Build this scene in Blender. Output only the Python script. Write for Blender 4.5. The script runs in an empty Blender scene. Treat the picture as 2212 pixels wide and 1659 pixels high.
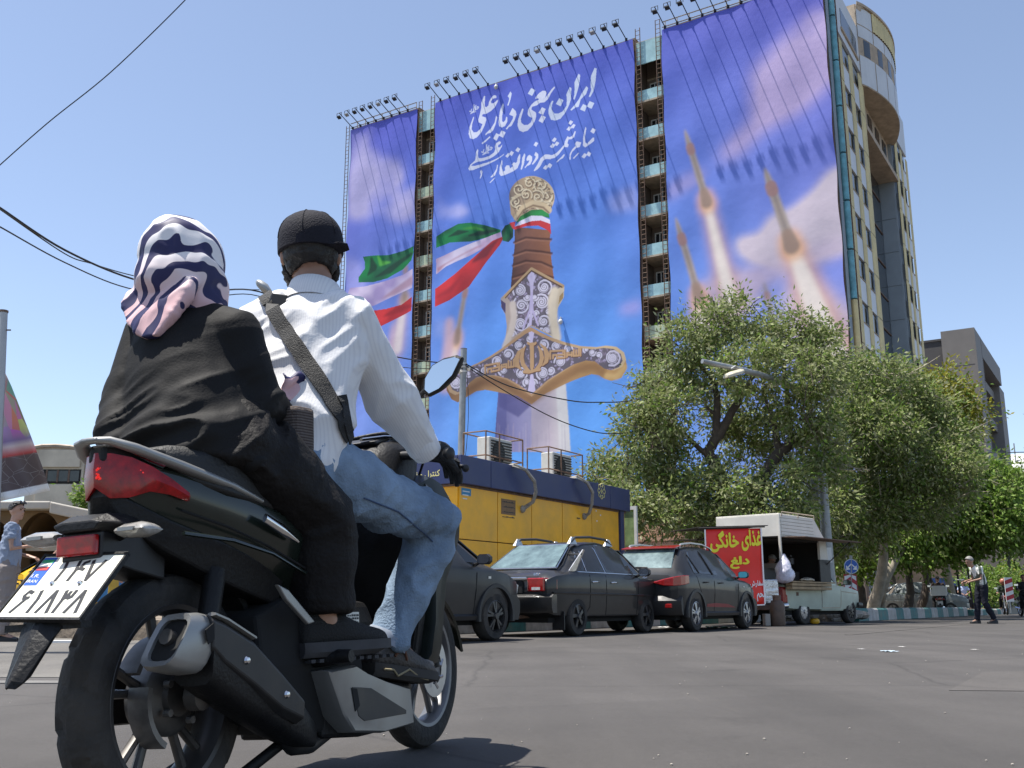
import bpy, math, random
import numpy as np
from mathutils import Vector as V, Matrix as M4
R = math.radians
sc = bpy.context.scene
COL = sc.collection
random.seed(7); rng = np.random.default_rng(7)

# ---------------------------------------------------------------- camera
PITCH, FPX, CH = R(12.52), 2150.0, 0.45          # focal length in pixels of a 2212 px wide picture
cd = bpy.data.cameras.new('camera'); cam = bpy.data.objects.new('camera', cd); COL.objects.link(cam)
cd.sensor_width = 36; cd.lens = 36 * FPX / 2212; cd.clip_start = .05; cd.clip_end = 3000
cam.location = (0, 0, CH); cam.rotation_euler = (R(90) + PITCH, 0, 0)
cd.dof.use_dof = False
sc.camera = cam
# ---------------------------------------------------------------- sky, sun, exposure
SUN = V((-.307, .027, .951)).normalized()
w = bpy.data.worlds.new('World'); sc.world = w; w.use_nodes = True
nt = w.node_tree; bg = nt.nodes['Background']
sky = nt.nodes.new('ShaderNodeTexSky'); sky.sky_type = 'NISHITA'; sky.sun_disc = False
sky.sun_elevation = math.asin(SUN.z); sky.sun_rotation = math.atan2(SUN.x, SUN.y)
sky.altitude = 1200; sky.air_density = 1.0; sky.dust_density = 1.6; sky.ozone_density = 2.2
hs = nt.nodes.new('ShaderNodeHueSaturation'); hs.inputs['Saturation'].default_value = .86
nt.links.new(sky.outputs[0], hs.inputs['Color']); nt.links.new(hs.outputs[0], bg.inputs[0])
bg.inputs[1].default_value = .122
sl = bpy.data.lights.new('sun', 'SUN'); so = bpy.data.objects.new('sun', sl); COL.objects.link(so)
sl.energy = 5.0; sl.angle = R(.55); sl.color = (1, .955, .88)
so.rotation_euler = (-SUN).to_track_quat('-Z', 'Y').to_euler()
sc.view_settings.view_transform = 'Standard'; sc.view_settings.look = 'None'
sc.view_settings.exposure = 0.78; sc.view_settings.gamma = 1.0; sc.view_settings.use_curve_mapping = False

# ---------------------------------------------------------------- helpers
def lin(h):
    if not isinstance(h, str): return tuple(h)
    h = h.lstrip('#'); o = []
    for i in (0, 2, 4):
        c = int(h[i:i+2], 16) / 255
        o.append(c / 12.92 if c <= .04045 else ((c + .055) / 1.055) ** 2.4)
    return tuple(o)

def mat(name, col, rough=.6, metal=0, var=.12, vs=6, bump=0, bs=40, spec=.5, coat=0, dust=0, trans=0, emit=0, alpha=1, detail=4):
    m = bpy.data.materials.new(name); m.use_nodes = True
    n = m.node_tree.nodes; l = m.node_tree.links; b = n['Principled BSDF']
    c = lin(col)
    b.inputs['Base Color'].default_value = (*c, 1)
    b.inputs['Roughness'].default_value = rough; b.inputs['Metallic'].default_value = metal
    b.inputs['Specular IOR Level'].default_value = spec
    b.inputs['Coat Weight'].default_value = coat; b.inputs['Coat Roughness'].default_value = .06
    if trans: b.inputs['Transmission Weight'].default_value = trans
    if alpha < 1: b.inputs['Alpha'].default_value = alpha
    if emit:
        b.inputs['Emission Color'].default_value = (*c, 1); b.inputs['Emission Strength'].default_value = emit
    tc = n.new('ShaderNodeTexCoord')
    if var:
        nz = n.new('ShaderNodeTexNoise'); nz.inputs['Scale'].default_value = vs; nz.inputs['Detail'].default_value = detail
        nz.inputs['Roughness'].default_value = .65
        l.new(tc.outputs['Object'], nz.inputs['Vector'])
        mr = n.new('ShaderNodeMapRange'); mr.inputs['From Min'].default_value = .3; mr.inputs['From Max'].default_value = .7
        mr.inputs['To Min'].default_value = 1 - var; mr.inputs['To Max'].default_value = 1 + var
        l.new(nz.outputs['Fac'], mr.inputs['Value'])
        mx = n.new('ShaderNodeMix'); mx.data_type = 'RGBA'; mx.blend_type = 'MULTIPLY'; mx.inputs['Factor'].default_value = 1
        mx.inputs['A'].default_value = (*c, 1); l.new(mr.outputs[0], mx.inputs['B'])
        l.new(mx.outputs['Result'], b.inputs['Base Color'])
        mr2 = n.new('ShaderNodeMapRange'); mr2.inputs['To Min'].default_value = max(.02, rough - .12 * (1 + 2 * dust)); mr2.inputs['To Max'].default_value = min(1, rough + .12 * (1 + 2 * dust))
        l.new(nz.outputs['Fac'], mr2.inputs['Value']); l.new(mr2.outputs[0], b.inputs['Roughness'])
        if dust:
            nz2 = n.new('ShaderNodeTexNoise'); nz2.inputs['Scale'].default_value = vs * .7; nz2.inputs['Detail'].default_value = 6
            l.new(tc.outputs['Object'], nz2.inputs['Vector'])
            m2 = n.new('ShaderNodeMapRange'); m2.inputs['From Min'].default_value = .4; m2.inputs['From Max'].default_value = .75
            m2.inputs['To Max'].default_value = dust; l.new(nz2.outputs['Fac'], m2.inputs['Value'])
            mx2 = n.new('ShaderNodeMix'); mx2.data_type = 'RGBA'; mx2.inputs['B'].default_value = (.22, .18, .14, 1)
            l.new(m2.outputs[0], mx2.inputs['Factor']); l.new(mx.outputs['Result'], mx2.inputs['A']); l.new(mx2.outputs['Result'], b.inputs['Base Color'])
    if bump:
        nb = n.new('ShaderNodeTexNoise'); nb.inputs['Scale'].default_value = bs; nb.inputs['Detail'].default_value = 5
        l.new(tc.outputs['Object'], nb.inputs['Vector'])
        bp = n.new('ShaderNodeBump'); bp.inputs['Strength'].default_value = bump; bp.inputs['Distance'].default_value = .02
        l.new(nb.outputs['Fac'], bp.inputs['Height']); l.new(bp.outputs[0], b.inputs['Normal'])
    m['b'] = 1
    return m

def glass(name, col, rough=.05, alpha=.55):
    m = mat(name, col, rough, 0, 0, spec=.8, alpha=alpha); return m

class MB:
    def __init__(s): s.v = []; s.f = []; s.m = []
    def add(s, vs, fs, m=0):
        k = len(s.v); s.v += [tuple(p) for p in vs]
        for f in fs: s.f.append(tuple(i + k for i in f)); s.m.append(m)
        return s
    def box(s, x0, x1, y0, y1, z0, z1, m=0):
        return s.add([(x0,y0,z0),(x1,y0,z0),(x1,y1,z0),(x0,y1,z0),(x0,y0,z1),(x1,y0,z1),(x1,y1,z1),(x0,y1,z1)],
              [(0,3,2,1),(4,5,6,7),(0,1,5,4),(1,2,6,5),(2,3,7,6),(3,0,4,7)], m)
    def fbox(s, o, a, b, c, m=0):      # box from corner o with edge vectors a, b, c
        o, a, b, c = V(o), V(a), V(b), V(c)
        return s.add([o, o+a, o+a+b, o+b, o+c, o+a+c, o+a+b+c, o+b+c], [(0,3,2,1),(4,5,6,7),(0,1,5,4),(1,2,6,5),(2,3,7,6),(3,0,4,7)], m)
    def quad(s, a, b, c, d, m=0): return s.add([a, b, c, d], [(0,1,2,3)], m)
    def poly(s, pts, m=0): return s.add(pts, [tuple(range(len(pts)))], m)
    def ext(s, pts, vec, m=0, m2=None):   # extrude a planar polygon along vec
        n = len(pts); vec = V(vec); a = [V(p) for p in pts]
        s.add(a + [p + vec for p in a], [tuple(range(n))[::-1], tuple(range(n, 2*n))], m if m2 is None else m2)
        k = len(s.v) - 2*n
        for i in range(n): s.f.append((k+i, k+(i+1) % n, k+n+(i+1) % n, k+n+i)); s.m.append(m)
        return s
    def loft(s, rings, m=0, cap=True, close=True):
        k = len(s.v); n = len(rings[0])
        for r in rings: s.v += [tuple(p) for p in r]
        for j in range(len(rings) - 1):
            for i in range(n if close else n - 1):
                a = k + j*n + i; b = k + j*n + (i+1) % n
                s.f.append((a, b, b+n, a+n)); s.m.append(m)
        if cap and close:
            s.f.append(tuple(range(k, k+n))[::-1]); s.m.append(m)
            e = k + (len(rings)-1)*n; s.f.append(tuple(range(e, e+n))); s.m.append(m)
        return s
    def tube(s, pts, r, n=8, m=0, cap=True, flat=1.0, up=None):
        pts = [V(p) for p in pts]; rings = []; N = len(pts)
        u0 = None
        for i, p in enumerate(pts):
            t = (pts[min(i+1, N-1)] - pts[max(i-1, 0)]).normalized()
            if u0 is None:
                u0 = V(up) if up is not None else (V((0,0,1)) if abs(t.z) < .9 else V((1,0,0)))
            u = (u0 - t * u0.dot(t))
            if u.length < 1e-5: u = V((1,0,0)) - t*t.x
            u.normalize(); wv = t.cross(u); u0 = u
            rr = r[i] if isinstance(r, (list, tuple)) else r
            if not isinstance(rr, (list, tuple)): rr = (rr, rr * flat)
            rings.append([p + u*(rr[0]*math.cos(2*math.pi*k/n)) + wv*(rr[1]*math.sin(2*math.pi*k/n)) for k in range(n)])
        return s.loft(rings, m, cap)
    def lathe(s, prof, c=(0,0,0), ax=(0,0,1), n=24, m=0, cap=False):   # prof: (radius, height)
        c = V(c); ax = V(ax).normalized(); u = V((1,0,0)) if abs(ax.x) < .8 else V((0,1,0))
        u = (u - ax*u.dot(ax)).normalized(); wv = ax.cross(u)
        rings = [[c + ax*h + u*(r*math.cos(2*math.pi*k/n)) + wv*(r*math.sin(2*math.pi*k/n)) for k in range(n)] for r, h in prof]
        return s.loft(rings, m, cap)
    def ball(s, c, r, nu=12, nv=8, m=0):
        r = r if isinstance(r, (tuple, list)) else (r, r, r); c = V(c)
        rings = []
        for j in range(nv+1):
            a = math.pi * min(max(j/nv, .002), .998)
            rings.append([c + V((r[0]*math.sin(a)*math.cos(2*math.pi*k/nu), r[1]*math.sin(a)*math.sin(2*math.pi*k/nu), -r[2]*math.cos(a))) for k in range(nu)])
        return s.loft(rings, m)
    def grid(s, fn, nu, nv, m=0):
        k = len(s.v)
        for j in range(nv+1):
            for i in range(nu+1): s.v.append(tuple(fn(i/nu, j/nv)))
        for j in range(nv):
            for i in range(nu):
                a = k + j*(nu+1) + i; s.f.append((a, a+1, a+nu+2, a+nu+1)); s.m.append(m)
        return s
    def xf(s, mtx, k0=0):
        for i in range(k0, len(s.v)): s.v[i] = tuple(mtx @ V(s.v[i]))
        return s
    def build(s, name, mats, parent=None, smooth=None, bevel=0, loc=None, rot=None, solid=0, sub=0):
        me = bpy.data.meshes.new(name); me.from_pydata(s.v, [], s.f)
        mats = mats if isinstance(mats, (list, tuple)) else [mats]
        for m in mats: me.materials.append(m)
        if len(mats) > 1: me.polygons.foreach_set('material_index', s.m)
        if smooth is not None:
            me.polygons.foreach_set('use_smooth', [True]*len(me.polygons))
            if smooth < 180: me.set_sharp_from_angle(angle=R(smooth))
        me.update()
        return link(name, me, parent, bevel, loc, rot, solid, sub)

def link(name, me, parent=None, bevel=0, loc=None, rot=None, solid=0, sub=0):
    o = bpy.data.objects.new(name, me); COL.objects.link(o)
    if parent: o.parent = parent
    if loc is not None: o.location = loc
    if rot is not None: o.rotation_euler = rot
    if solid:
        x = o.modifiers.new('solid', 'SOLIDIFY'); x.thickness = solid; x.offset = 0
    if sub:
        x = o.modifiers.new('sub', 'SUBSURF'); x.levels = x.render_levels = sub
    if bevel:
        x = o.modifiers.new('bevel', 'BEVEL'); x.width = bevel; x.segments = 2; x.limit_method = 'ANGLE'; x.angle_limit = R(35)
        x.harden_normals = False
    return o

def thing(name, label, cat, loc=(0,0,0), rz=0, group=None):
    o = bpy.data.objects.new(name, None); COL.objects.link(o); o.empty_display_size = .2
    o.location = loc; o.rotation_euler = (0, 0, rz)
    return tag(o, label, cat, group)
def tag(o, label, cat, group=None):
    o['label'] = label; o['category'] = cat
    if group: o['group'] = group
    return o
def struct(o): o['kind'] = 'structure'; return o
def stuff(o): o['kind'] = 'stuff'; return o
def kids(o): return [c for c in bpy.data.objects if c.parent == o]
def dup(root, loc, rz, label, group=None, scale=None):
    def cp(o, par):
        c = o.copy(); COL.objects.link(c)
        if par: c.parent = par
        for k in kids(o): cp(k, c)
        return c
    r = cp(root, None); r.location = loc; r.rotation_euler = (0, 0, rz); r['label'] = label
    if group: r['group'] = group
    if scale: r.scale = scale
    return r

# picture geometry: where a ray through a point of the photograph (2212 px wide) meets the place
CP, SP = math.cos(PITCH), math.sin(PITCH)
def ray(u, v):
    r = (u - 1106) / FPX; t = (829.5 - v) / FPX
    return V((r, CP - t*SP, SP + t*CP))
def at(u, v, Y): d = ray(u, v); return V((0,0,CH)) + d * (Y / d.y)
def ground(u, v, z=0): d = ray(u, v); return V((0,0,CH)) + d * ((z - CH) / d.z)
def onplane(u, v, c, d):           # (distance along d, height) on the upright plane through c along d
    r = ray(u, v); den = r.x*d[1] - r.y*d[0]; t = (c[0]*d[1] - c[1]*d[0]) / den
    p = r * t; return ((p.x-c[0])*d[0] + (p.y-c[1])*d[1], p.z + CH)
DS = V((math.sin(R(33)), math.cos(R(33)), 0)); NS = V((DS.y, -DS.x, 0))    # along the street / across it to the right
def st(q, o, z=0): return DS*q + NS*o + V((0, 0, z))

def xmesh(o, fn=None):             # freeze the modifiers of o, optionally moving its vertices
    dg = bpy.context.evaluated_depsgraph_get(); dg.update()
    me = bpy.data.meshes.new_from_object(o.evaluated_get(dg)); o.modifiers.clear(); old = o.data; o.data = me
    if fn is not None:
        n = len(me.vertices); co = np.empty(n*3, 'f'); no = np.empty(n*3, 'f')
        me.vertices.foreach_get('co', co); me.vertex_normals.foreach_get('vector', no)
        co = fn(co.reshape(-1, 3), no.reshape(-1, 3)); me.vertices.foreach_set('co', co.astype('f').ravel()); me.update()
    return o

ORD = 'first second third fourth fifth sixth seventh eighth ninth tenth eleventh twelfth thirteenth fourteenth fifteenth sixteenth seventeenth eighteenth nineteenth'.split()
# ---------------------------------------------------------------- lettering (flat print)
DG = {'۱': [[(.22,1),(.33,.62),(.31,0)]], '۲': [[(.1,1),(.2,.55),(.19,0)],[(.12,.9),(.22,.62),(.45,.68),(.5,.98)]], '۳': [[(.08,1),(.18,.55),(.17,0)],[(.1,.92),(.19,.64),(.3,.68),(.33,.95)],[(.33,.78),(.44,.66),(.55,.72),(.58,1)]], '۴': [[(.1,1),(.2,.5),(.18,0)],[(.17,.55),(.35,.62),(.56,.56)],[(.56,.98),(.38,.9),(.35,.62)]],
      '۵': [[(.3,1),(.06,.36),(.13,.06),(.3,.22),(.47,.06),(.54,.36),(.3,1)]], '۶': [[(.54,.92),(.3,1),(.2,.8),(.28,.66),(.52,.68)],[(.44,.68),(.12,.0)]], '۷': [[(.02,1),(.3,0),(.58,1)]], '۸': [[(.02,0),(.3,1),(.58,0)]], '۹': [[(.46,.62),(.22,.6),(.14,.82),(.3,1),(.46,.84),(.48,.5),(.46,0)]], '۰': [[(.2,.42),(.3,.56),(.4,.42),(.3,.28),(.2,.42)]]}
def digits(s, m, p, right, up, w, h, parent, wd=.075):
    right, up = V(right).normalized(), V(up).normalized(); nn = right.cross(up); b = MB(); cw = w/len(s); k = 0
    for i, ch in enumerate(s):
        for L in DG[ch]:
            for (x0, y0), (x1, y1) in zip(L, L[1:]):
                a = V(p) + right*(cw*(i+.08+x0*1.35)) + up*(h*y0) + nn*(.0003+.00004*(k % 9)); c = V(p) + right*(cw*(i+.08+x1*1.35)) + up*(h*y1) + nn*(.0003+.00004*(k % 9)); k += 1
                d = (c-a).normalized(); s_ = d.cross(nn)*(wd*h); e = d*wd*h*.5; b.poly([a-e-s_, c+e-s_, c+e+s_, a-e+s_])
    return b.build('plate_number', m, parent)
AR = {}
for _k, _b, _n in [('ا',0xFE8D,2),('ب',0xFE8F,4),('ی',0xFBFC,4),('ن',0xFEE5,4),('گ',0xFB92,4),('خ',0xFEA5,4),('ذ',0xFEAB,2),('غ',0xFECD,4),('د',0xFEA9,2),
    ('س',0xFEB1,4),('ف',0xFED1,4),('ر',0xFEAD,2),('ش',0xFEB5,4),('م',0xFEE1,4),('ح',0xFEA1,4),('ک',0xFB8E,4),('ت',0xFE95,4),('ل',0xFEDD,4),('و',0xFEED,2),('ظ',0xFEC5,4)]:
    AR[_k] = [_b + i for i in range(_n)]
AR['غ'][0] = 0xFECE
def shape_text(s):
    o = ''
    for i, ch in enumerate(s):
        f = AR.get(ch)
        if not f: o += ch; continue
        pj = i > 0 and s[i-1] in AR and len(AR[s[i-1]]) == 4
        nj = i < len(s)-1 and s[i+1] in AR and len(f) == 4
        o += chr(f[3] if pj and nj else f[1] if pj else f[2] if nj else f[0])
    return o[::-1]
def text(name, s, mt, origin, right, up, w=None, h=None, parent=None, bold=0, ltr=False, dz=.0012):
    """flat lettering: origin = lower left corner, right/up = unit vectors, scaled to w x h metres"""
    c = bpy.data.curves.new('t', 'FONT'); c.body = s if ltr else shape_text(s); c.size = 1; c.resolution_u = 4
    o = bpy.data.objects.new('t', c); COL.objects.link(o)
    dg = bpy.context.evaluated_depsgraph_get(); dg.update()
    me = bpy.data.meshes.new_from_object(o.evaluated_get(dg)); bpy.data.objects.remove(o)
    n = len(me.vertices); co = np.empty(n*3, 'f'); me.vertices.foreach_get('co', co); co = co.reshape(-1, 3)
    # separate islands in depth so that joined letters never share a plane
    par = list(range(n))
    def fnd(a):
        while par[a] != a: par[a] = par[par[a]]; a = par[a]
        return a
    for e in me.edges:
        a, b = fnd(e.vertices[0]), fnd(e.vertices[1])
        if a != b: par[a] = b
    ids = {}
    lo = co.min(0); hi = co.max(0); sx = (w / (hi[0]-lo[0])) if w else None; sy = (h / (hi[1]-lo[1])) if h else sx
    sx = sx or sy
    right, up = V(right).normalized(), V(up).normalized(); nn = right.cross(up)
    b = MB(); fs = [tuple(p.vertices) for p in me.polygons]       # bold letters: a few copies set off sideways, each a hair's breadth higher
    for q, (bx_, by_) in enumerate(((0, 0), (bold, 0), (-bold, 0), (0, bold), (0, -bold)) if bold else ((0, 0),)):
        b.add([V(origin) + right*float((co[i,0]-lo[0]+bx_)*sx) + up*float((co[i,1]-lo[1]+by_)*sy) + nn*(.0006 + dz*(.2*(ids.setdefault(fnd(i), len(ids)) % 5) + .05*q)) for i in range(n)], fs)
    bpy.data.meshes.remove(me)
    return b.build(name, mt, parent)
# ---------------------------------------------------------------- ground, road, kerbs
def asphalt_mat(name, base, light, dark, patch=.12, grain=1.0):
    m = bpy.data.materials.new(name); m.use_nodes = True; n = m.node_tree.nodes; l = m.node_tree.links; b = n['Principled BSDF']
    tc = n.new('ShaderNodeTexCoord')
    def noise(s, d=6, ro=.6, vec=None):
        z = n.new('ShaderNodeTexNoise'); z.inputs['Scale'].default_value = s; z.inputs['Detail'].default_value = d; z.inputs['Roughness'].default_value = ro
        l.new(vec or tc.outputs['Object'], z.inputs['Vector']); return z.outputs['Fac']
    def ramp(v, a, b_, ca, cb):
        r = n.new('ShaderNodeValToRGB'); r.color_ramp.elements[0].position = a; r.color_ramp.elements[1].position = b_
        r.color_ramp.elements[0].color = (*ca, 1); r.color_ramp.elements[1].color = (*cb, 1); l.new(v, r.inputs[0]); return r.outputs[0]
    def mul(a, c, f=1.0, bt='MULTIPLY'):
        x = n.new('ShaderNodeMix'); x.data_type = 'RGBA'; x.blend_type = bt; x.inputs['Factor'].default_value = f
        l.new(a, x.inputs['A']); l.new(c, x.inputs['B']); return x.outputs['Result']
    mp = n.new('ShaderNodeMapping'); mp.inputs['Rotation'].default_value = (0, 0, R(33)); mp.inputs['Scale'].default_value = (1, .12, 1)
    l.new(tc.outputs['Object'], mp.inputs['Vector'])
    c = ramp(noise(.55, 7, .62), .33, .68, lin(dark), lin(light))
    c = mul(c, ramp(noise(1.3, 5, .6, mp.outputs[0]), .35, .7, (.84,)*3, (1.14,)*3))
    c = mul(c, ramp(noise(260*grain, 3, .7), .3, .72, (.62,)*3, (1.36,)*3))
    c = mul(c, ramp(noise(38*grain, 4, .7), .3, .75, (.86,)*3, (1.12,)*3))
    vo = n.new('ShaderNodeTexVoronoi'); vo.feature = 'DISTANCE_TO_EDGE'; vo.inputs['Scale'].default_value = .33
    nz = n.new('ShaderNodeTexNoise'); nz.inputs['Scale'].default_value = 2.2; nz.inputs['Detail'].default_value = 6
    mxv = n.new('ShaderNodeMix'); mxv.data_type = 'RGBA'; mxv.inputs['Factor'].default_value = .12
    l.new(tc.outputs['Object'], nz.inputs['Vector']); l.new(tc.outputs['Object'], mxv.inputs['A']); l.new(nz.outputs['Color'], mxv.inputs['B'])
    l.new(mxv.outputs['Result'], vo.inputs['Vector'])
    crack = ramp(vo.outputs['Distance'], .0, .006, (.62,)*3, (1, 1, 1)); c = mul(c, crack, .75)
    v2 = n.new('ShaderNodeTexVoronoi'); v2.distance = 'CHEBYCHEV'; v2.inputs['Scale'].default_value = .2; mp2 = n.new('ShaderNodeMapping'); mp2.inputs['Rotation'].default_value = (0, 0, R(33)); mp2.inputs['Scale'].default_value = (1.3, .6, 1)
    l.new(tc.outputs['Object'], mp2.inputs['Vector']); l.new(mp2.outputs[0], v2.inputs['Vector']); c = mul(c, ramp(v2.outputs['Color'], .2, .8, (.92,)*3, (1.08,)*3))
    c = mul(c, ramp(noise(.9, 8, .75), .30, .42, (.72,)*3, (1,)*3)); c = mul(c, ramp(noise(3.1, 6, .7, mp.outputs[0]), .62, .75, (1,)*3, (1.22, 1.2, 1.15)))
    l.new(c, b.inputs['Base Color']); b.inputs['Roughness'].default_value = .82; b.inputs['Specular IOR Level'].default_value = .35
    bp = n.new('ShaderNodeBump'); bp.inputs['Strength'].default_value = .5; bp.inputs['Distance'].default_value = .006
    l.new(noise(180*grain, 4, .7), bp.inputs['Height']); l.new(bp.outputs[0], b.inputs['Normal'])
    return m
m_asph = asphalt_mat('asphalt', 0, (.084, .077, .072), (.060, .055, .051))
m_pave = asphalt_mat('paving', 0, (.155, .145, .13), (.115, .107, .097), grain=.5)
m_patch = asphalt_mat('asphalt_patch', 0, (.098, .089, .082), (.071, .065, .060))
m_worn = asphalt_mat('worn_paint', 0, (.19, .183, .173), (.11, .104, .097))
struct(MB().quad((-1500,-200,0), (1500,-200,0), (1500,2500,0), (-1500,2500,0)).build('road', m_asph))
# paler apron of the square on the left, behind a worn line
SK = (0,0,-.006)      # thin sheets get a skirt, so that nobody looks under them
struct(MB().ext([(-40,6.9,.004), (-9,6.75,.004), (-1.1,6.5,.004), (-2.2,9.2,.004), (-5.5,16,.004), (-12,30,.004), (-60,30,.004)], SK).build('pavement', m_pave))
struct(MB().ext([(-12,6.3,.006), (-1.35,6.02,.006), (-1.3,6.2,.006), (-12,6.5,.006)], SK).build('road_marking', m_worn))
for P in ([(2050,1492),(2260,1494),(2260,1450),(2125,1452)], ):
    struct(MB().ext([tuple(ground(u, v))[:2] + (.003,) for u, v in P], SK).build('road_patch', m_patch))
for (q0, q1, o0, wd) in [(16, 34, -4.3, .10)]:
    struct(MB().ext([st(q0,o0,.005), st(q0,o0+wd,.005), st(q1,o0+wd*.8,.005), st(q1,o0,.005)], SK).build('road_marking', m_patch))
m_kt = mat('teal_kerb_paint', (.03, .15, .15), .65, var=.35, vs=5, bump=.3, bs=30, dust=.35)
m_kw = mat('white_kerb_paint', (.40, .39, .37), .7, var=.3, vs=5, bump=.3, bs=30, dust=.45)
m_conc = mat('concrete', (.33, .30, .26), .85, var=.22, vs=3, bump=.3, bs=25, dust=.2)
m_dirt = mat('dry_soil', (.2, .16, .12), .95, var=.4, vs=4, bump=.8, bs=14)
def kerb(label, q0, q1, o, h, step, wd=.28, phase=0):
    k = thing('kerb', label, 'kerb', st(q0, o)); q = q0; i = phase
    while q < q1 - .05:
        e = min(q + step*(1 + .08*math.sin(i*7.3)), q1)
        b = MB(); x = .05
        pr = [(0, 0), (wd, 0), (wd - .015, h-.05), (wd - .06, h), (0, h)]     # (towards the road, up)
        r0 = [st(q + .004, o - wd + a, z) for a, z in pr]; r1 = [st(e - .004, o - wd + a, z) for a, z in pr]
        r0 = [p - st(q0, o) for p in r0]; r1 = [p - st(q0, o) for p in r1]
        b.loft([r1, r0]); b.build('kerb_block', m_kt if i % 2 == 0 else m_kw, k, bevel=.012); q = e; i += 1
    return k
kerb('teal and white striped kerb beyond the pale pickup, running to the right', 29.1, 47, -7.39, .36, 1.12)
kerb('low teal and white striped kerb behind the walking man in the striped shirt', 47.0, 95, -7.15, .27, 1.15)
kerb('dusty painted kerb behind the row of parked dark cars', 8.5, 28.6, -9.5, .30, 1.1, phase=1)
pv = [st(8.5,-9.78), st(28.4,-9.78), st(28.4,-7.67), st(95,-7.43), st(95,-17), st(8.5,-17)]
struct(MB().ext([(p.x,p.y,.0) for p in pv], (0,0,.26), 0).build('planted_median', m_dirt))
b = MB()
for i in range(70):
    q = 28.3 + random.random()*.9; o = -9.3 + random.random()*2.1; r = .05 + random.random()*.13
    p = st(q, o, r*.5 + random.random()*.12)
    b.ball(p, (r, r*(.6+random.random()*.5), r*.7), 6, 4)
tag(stuff(b.build('rubble', m_conc)), 'heap of broken concrete at the end of the striped kerb, by the pickup nose', 'rubble')

# ---------------------------------------------------------------- billboard print, painted into one picture in facade coordinates
C0 = (24.6, 69.9); AL = R(58)
DL = V((-math.sin(AL), math.cos(AL), 0)); DR = V((math.cos(AL), math.sin(AL), 0))
NF = -DR; NSD = -DL                                # outward normals of the front and of the right side
def FP(s, o, z): return V((C0[0], C0[1], 0)) + DL*s + NF*o + V((0,0,z))
def SPt(s, o, z): return V((C0[0], C0[1], 0)) + DR*s + NSD*o + V((0,0,z))
PXM, S_MAX, Z0, Z1 = 30, 49.4, 7.0, 49.6
W_, H_ = int(S_MAX*PXM), int((Z1-Z0)*PXM)
IMG = np.zeros((H_, W_, 3), 'f')
def cv(u, v):
    s, z = onplane(u, v, C0, DL); return ((S_MAX - s)*PXM, (Z1 - z)*PXM)     # canvas x to the right, y down
def conv(pts, crop=None):
    o = []
    for x, y in pts:
        if crop: x, y = (crop[0] + x*crop[2])*.8640625, (crop[1] + y*crop[2])*.8640625
        o.append(cv(x, y))
    return o
CB = (1160, 240, .15823); CA = (1160, 160, .15823); CS = (1100, 800, .22604); CT = (1040, 440, .28933); CU = (860, 420, .26523); CR = (1580, 0, .54243); CL = (840, 60, .36166)
def region(P, pad):
    xs = [p[0] for p in P]; ys = [p[1] for p in P]
    x0, x1 = max(0, int(min(xs)-pad)), min(W_, int(max(xs)+pad)+2); y0, y1 = max(0, int(min(ys)-pad)), min(H_, int(max(ys)+pad)+2)
    return x0, x1, y0, y1
def blur(a, r):
    r = int(r)
    if r < 1: return a
    for _ in range(2):
        for ax in (0, 1):
            k = np.ones(2*r+1, 'f')/(2*r+1)
            p = np.pad(a, [(r, r) if i == ax else (0, 0) for i in (0, 1)], mode='edge')
            c = np.cumsum(np.insert(p, 0, 0, axis=ax), axis=ax)
            n = a.shape[ax]
            a = (np.take(c, range(2*r+1, 2*r+1+n), axis=ax) - np.take(c, range(0, n), axis=ax))/(2*r+1)
    return a
def fillmask(P, x0, x1, y0, y1):
    if x1 <= x0 or y1 <= y0: return None
    X, Y = np.meshgrid(np.arange(x0, x1)+.5, np.arange(y0, y1)+.5)
    ins = np.zeros(X.shape, bool); n = len(P)
    for i in range(n):
        (xa, ya), (xb, yb) = P[i], P[(i+1) % n]
        if ya == yb: continue
        c = ((ya > Y) != (yb > Y)) & (X < (xb-xa)*(Y-ya)/(yb-ya) + xa); ins ^= c
    return ins.astype('f')
def comp(sl, m, col, a=1.0):
    y0, y1, x0, x1 = sl; m = (m*a)[..., None]
    c = np.array(lin(col) if isinstance(col, str) else col, 'f')
    IMG[y0:y1, x0:x1] = IMG[y0:y1, x0:x1]*(1-m) + c*m
def pfill(pts, col, crop=None, soft=0, a=1.0, shade=None):
    P = conv(pts, crop); pad = soft*2.2+1; x0, x1, y0, y1 = region(P, pad); m = fillmask(P, x0, x1, y0, y1)
    if m is None: return
    if soft: m = blur(m, soft)
    if shade is not None:        # shade(U 0..1 across, V 0..1 down) -> (h, w, 3)
        xs = [p[0] for p in P]; ys = [p[1] for p in P]
        X, Y = np.meshgrid(np.arange(x0, x1), np.arange(y0, y1))
        col = shade((X-min(xs))/(max(xs)-min(xs)+1e-6), (Y-min(ys))/(max(ys)-min(ys)+1e-6))
    comp((y0, y1, x0, x1), m, col, a)
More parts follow.
